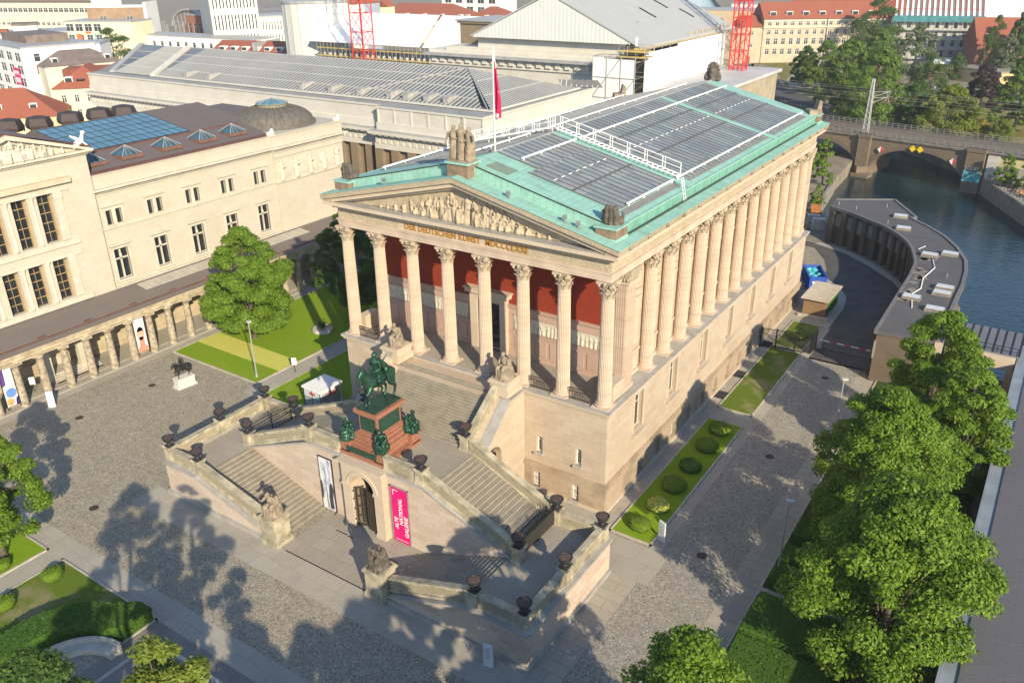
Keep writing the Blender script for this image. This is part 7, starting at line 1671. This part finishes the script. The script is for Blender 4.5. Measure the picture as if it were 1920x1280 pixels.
topi(-4.0, -31.9, .75, .8, .7, 'small round clipped bush at the corner of the dry lower left lawn', mTopi); topi(-3.9, -35.7, .7, .8, .7, 'small round bush cut by the left frame edge on the dry lawn', mTopi); topi(-8.6, -33.4, .6, .6, .6, 'little bush at the end of the lawn by the left edge', mTopi)
topi(30.0+2.3, 45.2, 1.3, 1.5, .35, 'low clipped shrub patch on the lawn behind the iron fence', mTopi)
for i, (y0, y1, hh) in enumerate(((-2.2, .2, .9), (.5, 2.6, 1.0), (-5.3, -3.8, .8), (-8.6, -5.5, 1.1), (-13, -8.9, .9), (4, 7, 1))):
    h_ = hedge('clipped_hedge', [(43.7, y0), (50.5, y0), (50.5, y1), (43.7, y1)], hh, ['clipped hedge block right behind the lamp post at the trees', 'clipped hedge block beyond the lamp post under the trees', 'low clipped hedge just below the stone walk on the right lawn', 'thick clipped hedge, second below the stone walk on the right lawn', 'wide dark clipped hedge nearest the bottom tree on the right', 'shaded hedge block farthest along under the right hand trees'][i], grp='shaded hedges beside the road'); fuzz(h_, .10, 30, i)
for i, y in enumerate((17.9, 15.0, 12.3)): topi(54.6, y, 1.0, 1.2, 1.3, ['round hedge between trees and right colonnade, farthest of three', 'round hedge between trees and right colonnade, middle of three', 'round hedge between trees and right colonnade, nearest of three'][i], mHedge, 'round_hedge')
m = MB(); m.lathe([(1.3, 0), (1.4, .1), (1.35, .45), (1.15, .5), (1.1, .35)], (-20.3, 14.0, .1), 20); PLN = empty('round_planter', (-20.3, 14, .1), label='round stone planter with a dark spiky plant in the shaded lawn', cat='planter'); m.done('basin', mKerb, PLN)
m = MB(); rr = random.Random(4)
for i in range(60): a = rr.uniform(0, 6.28); L = rr.uniform(.5, 1.0); e = rr.uniform(.4, 1.3); m.tube([(-20.3, 14, .45), (-20.3+cos(a)*L*.5, 14+sin(a)*L*.5, .5+L*e), (-20.3+cos(a)*L, 14+sin(a)*L, .45+L*e*1.1)], [.05, .04, .01], 3)
m.done('plant', mHedge, PLN)
# manhole covers
mh = None
for x, y, lab in ((38.15, -1.5, 'dark manhole cover in the road beside the near end of the topiary lawn'), (38.15, 15.9, 'dark manhole cover in the middle of the road beside the topiary lawn'), (38.25, 35.5, 'dark manhole cover in the road near the barrier'), (-9.95, -24.7, 'dark manhole cover in the shaded cobbles at the left'), (-26.3, -16.2, 'manhole cover in the square before the left colonnade'), (-26.2, -7.4, 'manhole cover left of the bronze rider'), (24.5, -27.0, 'manhole cover in the shade below the right terrace')):
    if mh is None: m = MB(); m.lathe([(.42, 0), (.42, .012)], n=20); mh = m.done('manhole_cover', plain('rusty iron cover', (.05, .035, .028), .6, .3, 6), None, local=True, cat='manhole cover'); o = mh
    else: o = mh.copy(); C.objects.link(o)
    o.location = (x, y, .018); o['label'] = lab; o['group'] = 'iron manhole covers in the cobbles'
# iron fence, barrier, shed, container, doormats
F = empty('iron_fence', (32, 40, 0), label='tall black bar fence crossing the lawn strip beside the museum', cat='fence'); m = MB(); q = MB(); pts = [(29.2, 39.8), (31.0, 40.1), (33.2, 40.5), (35.0, 40.9), (35.2, 42.9)]
for a, b in zip(pts, pts[1:]):
    A, Bv = Vector((*a, 0)), Vector((*b, 0)); n = int((Bv-A).length/.14)
    for i in range(n+1): p = A+(Bv-A)*i/n; m.tube([p+Vector((0, 0, .1)), p+Vector((0, 0, 2.6))], .022, 4)
    for z in (.2, 2.5): q.tube([A+Vector((0, 0, z)), Bv+Vector((0, 0, z))], .035, 4)
    q.box(a[0]-.07, a[0]+.07, a[1]-.07, a[1]+.07, 0, 2.7)
m.done('bars', mIron, F); q.done('frame', mIron, F); m = MB(); m.obox((35.1, 41.6, 1.3), (.12, 1.7, 2.4), -.1); m.done('gate_panel', mIron, F)
Bq = empty('barrier', (35.6, 43.3, 0), label='red and white barrier arm across the road with a hanging grille', cat='barrier'); m = MB(); m.box(35.35, 35.75, 43.1, 43.5, 0, 1.1); m.done('post', plain('pale barrier cabinet', (.5, .5, .5), .5), Bq)
m = MB()
for i in range(8): m.mat(i % 2).box(35.75+.85*i, 36.6+.85*i, 43.25, 43.35, 1.0, 1.12)
m.done('arm', [mWhite, plain('red stripe', (.55, .04, .04), .5)], Bq); m = MB(); m.tube([(35.9, 43.3, .25), (42.4, 43.3, .25)], .025, 4)
for i in range(30): x = 36+.22*i; m.tube([(x, 43.3, .25), (x, 43.3, 1.0)], .012, 3)
m.done('grille', mZinc, Bq)
SH = empty('shed', (32.2, 56, 0), label='timber clad shed with a pale ribbed roof beside the museum corner', cat='shed'); mWood = ashlar('brown timber boards', (.26, .165, .09), (.22, .14, .08), (.29, .19, .11), 6, .16, .012, mcol=(.08, .05, .03), stain=(.12, .08, .05))
m = MB(); m.box(30.7, 33.7, 52.6, 58.8, .1, 2.4); m.done('wall', mWood, SH); m = MB(); m.add([(x, y, z+d) for d in (0, .14) for x, y, z in ((30.4, 52.0, 2.55), (33.95, 52.2, 2.45), (34.05, 59.3, 2.45), (30.5, 59.1, 2.6))], [(3, 2, 1, 0), (4, 5, 6, 7), (0, 1, 5, 4), (1, 2, 6, 5), (2, 3, 7, 6), (3, 0, 4, 7)]); m.done('roof', plain('pale ribbed sheet', (.46, .41, .34), .6, .12, 1), SH)
m = MB()
for i in range(12): y = 52.3+.6*i; m.box(30.45, 34.0, y, y+.06, 2.66, 2.74)
m.done('roof_ribs', plain('pale sheet rib', (.42, .37, .30), .6), SH); m = MB(); m.box(33.7, 33.78, 53, 58.5, .3, 2.1); m.done('opening', mHedge, SH); m = MB(); m.box(30.3, 34.2, 51.9, 52.3, 0, .35); m.done('plinth', mKerb, SH)
CT = empty('waste_container', (28.8, 65, 0), .45, label='open blue waste container with turquoise sacks beside the museum corner', cat='container'); m = MB(); mB = plain('blue container paint', (.03, .09, .42), .45, .15, 2); m.box(-1.2, 1.2, -2.6, -2.5, .15, 2); m.box(-1.2, 1.2, 2.5, 2.6, .15, 2); m.box(-1.2, -1.1, -2.5, 2.5, .15, 2); m.box(1.1, 1.2, -2.5, 2.5, .15, 2); m.box(-1.2, 1.2, -2.6, 2.6, .1, .2); m.done('shell', mB, CT, local=True)
m = MB()
for i in range(6): y = -2.4+.95*i; m.box(-1.28, -1.2, y, y+.12, .15, 2); m.box(1.2, 1.28, y, y+.12, .15, 2)
for x in (-1.15, -.06, 1.03): m.box(x, x+.12, -2.68, -2.6, .15, 2)
m.box(-1.28, 1.28, -2.68, -2.6, 1.9, 2.05); m.box(-1.3, -1.15, -2.6, 2.6, 1.92, 2.05); m.box(1.15, 1.3, -2.6, 2.6, 1.92, 2.05); m.done('ribs', mB, CT, local=True); m = MB(); m.box(-.75, -.25, -2.7, -2.69, .95, 1.35); m.done('label_plate', mWhite, CT, local=True)
m = MB(); rr = random.Random(5)
for i in range(22): m.ell((rr.uniform(-.8, .6), rr.uniform(-2.1, 2.1), rr.uniform(1.2, 1.9)), (rr.uniform(.25, .45), rr.uniform(.25, .5), rr.uniform(.2, .35)), 7, 5)
m.done('sacks', plain('turquoise plastic sacks', (.07, .40, .48), .35, .35, 3), CT, local=True)
for y in (25.3, 31.2, 40.9):
    m = MB(); m.box(29.15, 30.25, y-.9, y+.9, .024, .045); m.done('entrance_mat', plain('dark rubber mat', (.035, .035, .04), .8), None, label={25.3: 'dark entrance mat on the walk nearest the topiary lawn', 31.2: 'dark entrance mat midway along the museum side', 40.9: 'dark entrance mat beside the iron fence'}[y], cat='mat')
# building materials and a pickup in the yard behind the gallery
rr = random.Random(12)
for i, (x, y, lx, ly, h, colr, lab) in enumerate(((20.3, 96, 2.2, 1.3, 1.4, (.5, .45, .36), 'stack of pale boards by the quay end of the curved building'), (19.0, 102, 1.8, 1.6, 1.5, (.42, .17, .05), 'orange brown crate among the yard materials'), (22.2, 92, 2.4, 1.6, 2.0, (.55, .52, .45), 'pile of cream insulation packs beside the curved building'), (18.2, 107, 1.6, 1.2, 1.3, (.48, .25, .06), 'orange pallet frame by the river fence'), (19.6, 91.0, 2.2, 1.8, 1.2, (.36, .25, .18), 'brown stacked timber in the yard'))):
    m = MB()
    for k in range(5): z = h*k/5; m.obox((x+rr.uniform(-.1, .1), y+rr.uniform(-.1, .1), z+h/10), (lx*rr.uniform(.85, 1), ly*rr.uniform(.85, 1), h/5*.85), .3+rr.uniform(-.06, .06))
    m.done('material_stack', plain('stack colour', colr, .9, .25, 2), None, label=lab, cat='stack')
o = copytree(c0_car, (16.6, 88.5, .03), 1.3, 'grey car parked in the yard behind the museum corner')
for ch in o.children:
    if ch.name.startswith('body'): ch.data = ch.data.copy(); ch.data.materials[0] = plain('car paint', (.36, .35, .33), .3, .05, 1)
rail('construction_fence', [(19.5, 104), (21.5, 97.5), (24.6, 91.6)], 1.9, 'temporary wire fence at the quay beside the yard', mZinc, 1.2, 3, .02)
def rbin(loc, lab):
    b = empty('litter_bin', loc, label=lab, cat='bin'); m = MB(); m.lathe([(.24, .4), (.26, 1.0), (.22, 1.05)], n=12); m.done('drum', plain('orange bin', (.6, .17, .03), .5), b, local=True); m = MB(); m.tube([(0, .28, 0), (0, .28, 1.1)], .04, 5); m.done('post', mIron, b, local=True)
rbin((49.8, 133.5, .27), 'orange litter bin on the right quay')
for i in range(3): m = MB(); m.box(0, 1.6, 0, .4, .38, .45); m.box(.1, .2, 0, .4, 0, .38); m.box(1.4, 1.5, 0, .4, 0, .38); o = m.done('park_bench', mIronBrown, None, local=True, label=['dark bench on the right quay nearest the small tree', 'dark bench in the middle of the right quay', 'dark bench on the right quay nearest the frame edge'][i], cat='bench', group='benches on the right quay'); o.location = (48.0+1.6*i, 136.5-3.2*i, .28); o.rotation_euler = (0, 0, -1.1)
# ---------------------------------------------------------------- trees
def crown_mesh(seed, R, H, n, size, nclump, taper=.55, mat_=None, low=.12):
    """leaf faces gathered in clumps through an egg shaped volume, base at z=0"""
    rr = random.Random(seed); v = []; f = []
    cl = []
    for k in range(nclump):
        t = rr.random()**.85; env = (sin(pi*min(1, t*(1-low)+low)))**taper*(1-.22*t)
        a = rr.uniform(0, 2*pi); rad = R*env*sqrt(rr.uniform(.30, 1.0))*.86
        lump = 1+.20*sin(3*a+seed)+.10*sin(5*a+seed*2+4*t)
        cl.append((Vector((rad*cos(a)*lump, rad*sin(a)*lump, H*t)), R*rr.uniform(.14, .27)*(1.12-.42*t)))
    wts = [c[1]**2 for c in cl]; tot = sum(wts)
    for (c, r), w in zip(cl, wts):
        out = Vector((c.x, c.y, (c.z-H*.4)*.8)); out = out.normalized() if out.length > .1 else Vector((0, 0, 1))
        for _ in range(int(n*w/tot)):
            d = Vector((rr.gauss(0, 1), rr.gauss(0, 1), rr.gauss(0, 1))).normalized()
            d = (d+out*.5+Vector((0, 0, .25))).normalized(); p = c+Vector((d.x, d.y, d.z*.62))*r*rr.uniform(.55, 1.12); p.z = max(.0, p.z)
            nrm = (d+Vector((rr.gauss(0, .5), rr.gauss(0, .5), rr.gauss(0, .5)+.35))).normalized(); q = nrm.orthogonal().normalized(); w2 = nrm.cross(q); th = rr.uniform(0, 6.28)
            a1 = q*cos(th)+w2*sin(th); a2 = nrm.cross(a1); s = size*rr.uniform(.65, 1.25); b = len(v)
            v += [p-a1*s, p+a2*s*.55-nrm*s*.12, p+a1*s, p-a2*s*.55-nrm*s*.12]; f.append((b, b+1, b+2, b+3))
    me = bpy.data.meshes.new('crown'); me.from_pydata([tuple(x) for x in v], [], f); me.materials.append(mat_); me.update(); return me, cl
def trunk_mb(H0, H, r, cl, seed):
    rr = random.Random(seed); m = MB(); m.tube([(0, 0, 0), (.05, 0, .3), (0, .05, H0), (.1, 0, H0+(H-H0)*.45), (0, 0, H*.9)], [r*1.5, r*1.05, r*.9, r*.55, r*.12], 9)
    for c, rad in rr.sample(cl, min(11, len(cl))):
        z = H0+(H-H0)*rr.uniform(0, .4); e = c+Vector((0, 0, H0)); mid = Vector((e.x*.5, e.y*.5, (z+e.z)*.5+.2)); m.tube([(0, 0, z), mid, e], [r*.38, r*.22, r*.06], 5)
    return m
PROTO = {}
def tree(nm, lab, x, y, H, R, mat_=mLeaf, n=20000, size=.21, ncl=70, seed=1, z0=.0, clear=2.2, bark=mBark, taper=.55, grp=None, key=None, low=.12, rz=None):
    k = key or (seed, n, mat_.name)
    if k not in PROTO:
        H0 = clear; me, cl = crown_mesh(seed, R, H-H0, n, size, ncl, taper, mat_, low); PROTO[k] = (me, trunk_mb(H0, H, max(.12, H*.02), cl, seed), H, R, H0, None)
    me, tm, PH, PR, H0, tme = PROTO[k]
    t = empty(nm, (x, y, z0), seed*1.7 if rz is None else rz, label=lab, cat='bush' if 'shrub' in nm else 'tree', group=grp); t.scale = (R/PR, R/PR, H/PH); WM[t] = Matrix()
    o = bpy.data.objects.new('crown', me); C.objects.link(o); o.parent = t; o.location = (0, 0, H0)
    if tme is None: b = tm.done('trunk', bark, t, local=True); PROTO[k] = (me, tm, PH, PR, H0, b.data)
    else: b = bpy.data.objects.new('trunk', tme); C.objects.link(b); b.parent = t
    return t
# near lindens
tree('linden_tree', 'tall linden at the far end of the right hand row beside the barrier', 50.2, 24.5, 14.8, 5.4, seed=21, n=56000, ncl=120, size=.15)
tree('linden_tree', 'linden bulging towards the right colonnade roof', 53.6, 18.0, 12.5, 4.4, seed=22, n=40000, ncl=100, size=.15)
tree('linden_tree', 'broad linden in the middle of the right hand row', 49.2, 5.6, 14.6, 6.0, seed=23, n=66000, ncl=140, size=.15)
tree('linden_tree', 'largest linden at the lower right in front of the long roof', 52.6, -6.6, 15.0, 6.6, seed=24, n=76000, ncl=160, size=.15)
tree('linden_tree', 'linden crown cut by the bottom edge right of the road', 47.0, -28.2, 17.6, 5.2, seed=25, n=60000, ncl=130, size=.125)
tree('linden_tree', 'round linden on the sunlit lawn before the colonnade', -26.3, 7.8, 14.2, 6.1, seed=26, n=64000, ncl=110, size=.16, taper=.62)
tree('linden_tree', 'dark linden between the colonnade and the podium', -21.5, 21.0, 14.0, 5.0, seed=27, n=34000, ncl=90, size=.17, mat_=mLeafDeep)
tree('linden_tree', 'bright linden crown at the left edge above the cobbles', -9.9, -32.6, 12.6, 4.2, seed=28, n=38000, ncl=90, size=.15)
tree('linden_tree', 'linden crown with pale flowers at the lower left corner', 25.9, -45.4, 19.8, 4.6, seed=29, n=46000, ncl=110, size=.12, mat_=mLeafDeep)
tree('linden_tree', 'middle one of the low linden crowns at the bottom left', 28.2, -44.4, 18.6, 3.4, seed=30, n=30000, ncl=80, size=.12, mat_=mLeafDeep)
tree('linden_tree', 'yellowish linden crown right of the curved bench', 29.9, -42.3, 20.0, 4.0, seed=31, n=40000, ncl=100, size=.12, mat_=mLeafYellow)
for i, (x, y, h, r) in enumerate(((46, -49.5, 18, 4.6), (49.5, -47, 18, 4.4), (51, -40.2, 18.5, 5), (53, -45, 19, 4.8), (42, -53, 18, 4.6), (51, -34, 17, 4.6), (37, -57, 18.5, 4.8), (32, -54, 18, 4.4))):
    tree('linden_tree', 'linden standing below the lower frame edge whose shadow falls on the cobbles', x, y, h, r, seed=40+i % 3, n=30000, ncl=90, size=.3, grp='lindens below the lower frame edge', key=('off', i % 3), rz=i*1.3)
# park beyond the river and trees in the city
PK = [('dark big', 'big dark tree before the scaffolded shell', -21, 330, 25, 12.5, 'deep'), ('lone', 'small dark tree with a bare trunk on the promenade corner', -27.5, 256, 13.5, 6.2, 'deep2'), ('light', 'light green tree right of the promenade corner', -17, 240, 17, 6.8, 'park'), ('w1', 'large light green tree at the bend of the promenade', -1.7, 207, 20.5, 8.6, 'park'), ('w2', 'broad willow green tree right behind the catenary mast', 9.9, 187, 21, 8.6, 'park2'), ('sil', 'silvery green tree in the middle of the park', 9.2, 246, 22, 9.6, 'silver'), ('dp', 'deep green tree in front of the silvery one', 18.9, 213, 17, 6.0, 'deep'), ('yl', 'broad yellowish tree just behind the viaduct railing', 28.7, 186, 12.5, 8.8, 'yellow'), ('pu', 'dark purple beech on the park lawn', 31.3, 231, 13, 6.2, 'purple'), ('sm', 'small round tree beside the pavilion', 15.3, 300, 9.5, 3.8, 'deep2'), ('p1', 'dark poplar left of the birch', 24.3, 315, 21, 5.2, 'deep'), ('p2', 'dark poplar right of the birch', 31.5, 321, 22, 5.2, 'deep2'), ('bi', 'pale birch with a white stem at the right edge of the park', 29.8, 305, 16, 4.2, 'birch'), ('rt', 'full green tree at the right frame edge behind the viaduct', 42.6, 203, 17, 7.2, 'park'), ('rt2', 'green tree at the right frame edge behind the purple beech', 40, 262, 15, 6.5, 'park2'), ('mid', 'rounded light tree between the promenade trees', 1.5, 232, 18, 7.5, 'park2'), ('mid2', 'dark tree under the willow beside the tracks', 19, 190, 12, 5.5, 'deep2'), ('mid3', 'green tree behind the big promenade tree', -6, 268, 19, 8, 'park')]
SET = {'deep': (mLeafDeep, 51), 'deep2': (mLeafDeep, 52), 'park': (mLeafPark, 53), 'park2': (mLeafPark, 54), 'silver': (mLeafSilver, 55), 'yellow': (mLeafYellow, 56), 'purple': (mLeafPurple, 57), 'birch': (mLeafSilver, 58), 'gold': (mLeafGold, 59)}
for i, (_, lab, x, y, H, R_, k) in enumerate(PK):
    mt, sd = SET[k]; tree('birch_tree' if k == 'birch' else 'park_tree', lab, x, y, H, R_, mt, 11000, .36, 90, sd, .25, 1.5 if k != 'birch' else 4, mBirch if k == 'birch' else mBark, key=k, rz=i*1.9, low=.2)
for nm, lab, x, y, H, R_, k in (('golden_shrub', 'golden yellow shrub behind the viaduct railing', 35.8, 190, 4.6, 2.2, 'gold'), ('green_shrub', 'yellow green shrub right of the golden one behind the viaduct', 41.1, 187, 5.4, 3.2, 'yellow')):
    mt, sd = SET[k]; tree(nm, lab, x, y, H, R_, mt, 6500, .42, 60, sd, .25, .3, key=k, rz=.4)
Q = (('riverside_tree', 'bright small tree in front of the left viaduct arch', 14.6, 123, 9.5, 2.9), ('riverside_shrub', 'leafy shrub in the yard by the river', 18.4, 104.8, 4.6, 1.7), ('quay_tree', 'young tree on the right quay before the graffiti wall', 46.3, 140.2, 6.6, 2.6), ('quay_tree', 'young tree on the right quay at the frame edge', 50.2, 139, 6.6, 2.8))
for i, (nm, lab, x, y, H, R_) in enumerate(Q): tree(nm, lab, x, y, H, R_, mLeaf, 5000, .26, 40, 60, .05, .8, key='quay', rz=i)
for i, (lab, x, y, H, R_, k) in enumerate((('big round tree at the left end of the glass roof', -255, 139, 20, 10.5, 'deep'), ('narrow tree left in the gap behind the modern block', -264, 111, 16, 4.0, 'deep2'), ('narrow tree right in the gap behind the modern block', -257, 117, 14.5, 3.6, 'deep'), ('tree among the red roofs beyond the tent roof', -308, 372, 15, 8, 'park'), ('dark tree left of the yellow turret', -205, 345, 17, 7, 'deep'), ('dark tree between white gable roof and red crane', -96, 332, 19, 8, 'deep2'), ('row of trees by the station', -420, 330, 16, 14, 'park'), ('low trees behind the end of the glass roof', -205, 124, 15.5, 6, 'deep2'))):
    mt, sd = SET[k]; tree('city_tree', lab, x, y, H, R_, mt, 6500, .42, 60, sd, 0, 1.5, key=k, rz=i*2.1)
# ---------------------------------------------------------------- summer haze
hm = bpy.data.materials.new('haze'); hm.use_nodes = True; hn = hm.node_tree; hn.nodes.remove(hn.nodes['Principled BSDF'])
pv = hn.nodes.new('ShaderNodeVolumePrincipled'); pv.inputs['Color'].default_value = (.93, .96, 1, 1); pv.inputs['Density'].default_value = .00014; pv.inputs['Anisotropy'].default_value = .0
hn.links.new(pv.outputs[0], hn.nodes['Material Output'].inputs['Volume'])
m = MB(); m.box(-4000, 4000, -1200, 4000, -9, 95); hz = m.done('haze', hm, None, kind='stuff')
# ---------------------------------------------------------------- camera, sun, sky
cam = bpy.data.cameras.new('camera'); co = bpy.data.objects.new('camera', cam); C.objects.link(co)
co.location = (55.526, -54.809, 44.658); co.rotation_euler = (radians(64.9626), radians(.6452), radians(33.5130))
cam.sensor_width = 36; cam.lens = 1559.97/1920*36; cam.clip_end = 6000; cam.clip_start = .5
bpy.context.scene.camera = co
SUN = Vector((1.8, -1.23, 1.0)).normalized()
sd = bpy.data.lights.new('sun', 'SUN'); sd.energy = 5.0; sd.angle = radians(.5); sd.color = (1, .855, .62)
so = bpy.data.objects.new('sun', sd); C.objects.link(so); so.location = (80, -80, 90); so.rotation_euler = SUN.to_track_quat('Z', 'Y').to_euler()
W = bpy.data.worlds.new('World'); bpy.context.scene.world = W; W.use_nodes = True
nt = W.node_tree; sk = nt.nodes.new('ShaderNodeTexSky'); sk.sky_type = 'NISHITA'; sk.sun_disc = False
sk.sun_elevation = math.asin(SUN.z); sk.sun_rotation = atan2(SUN.x, SUN.y); sk.air_density = 1.0; sk.dust_density = .3; sk.ozone_density = 3.0
bg = nt.nodes['Background']; nt.links.new(sk.outputs[0], bg.inputs[0]); bg.inputs[1].default_value = .15
vs = bpy.context.scene.view_settings; vs.view_transform = 'Standard'; vs.look = 'None'; vs.exposure = .6; vs.gamma = 1; vs.use_curve_mapping = False
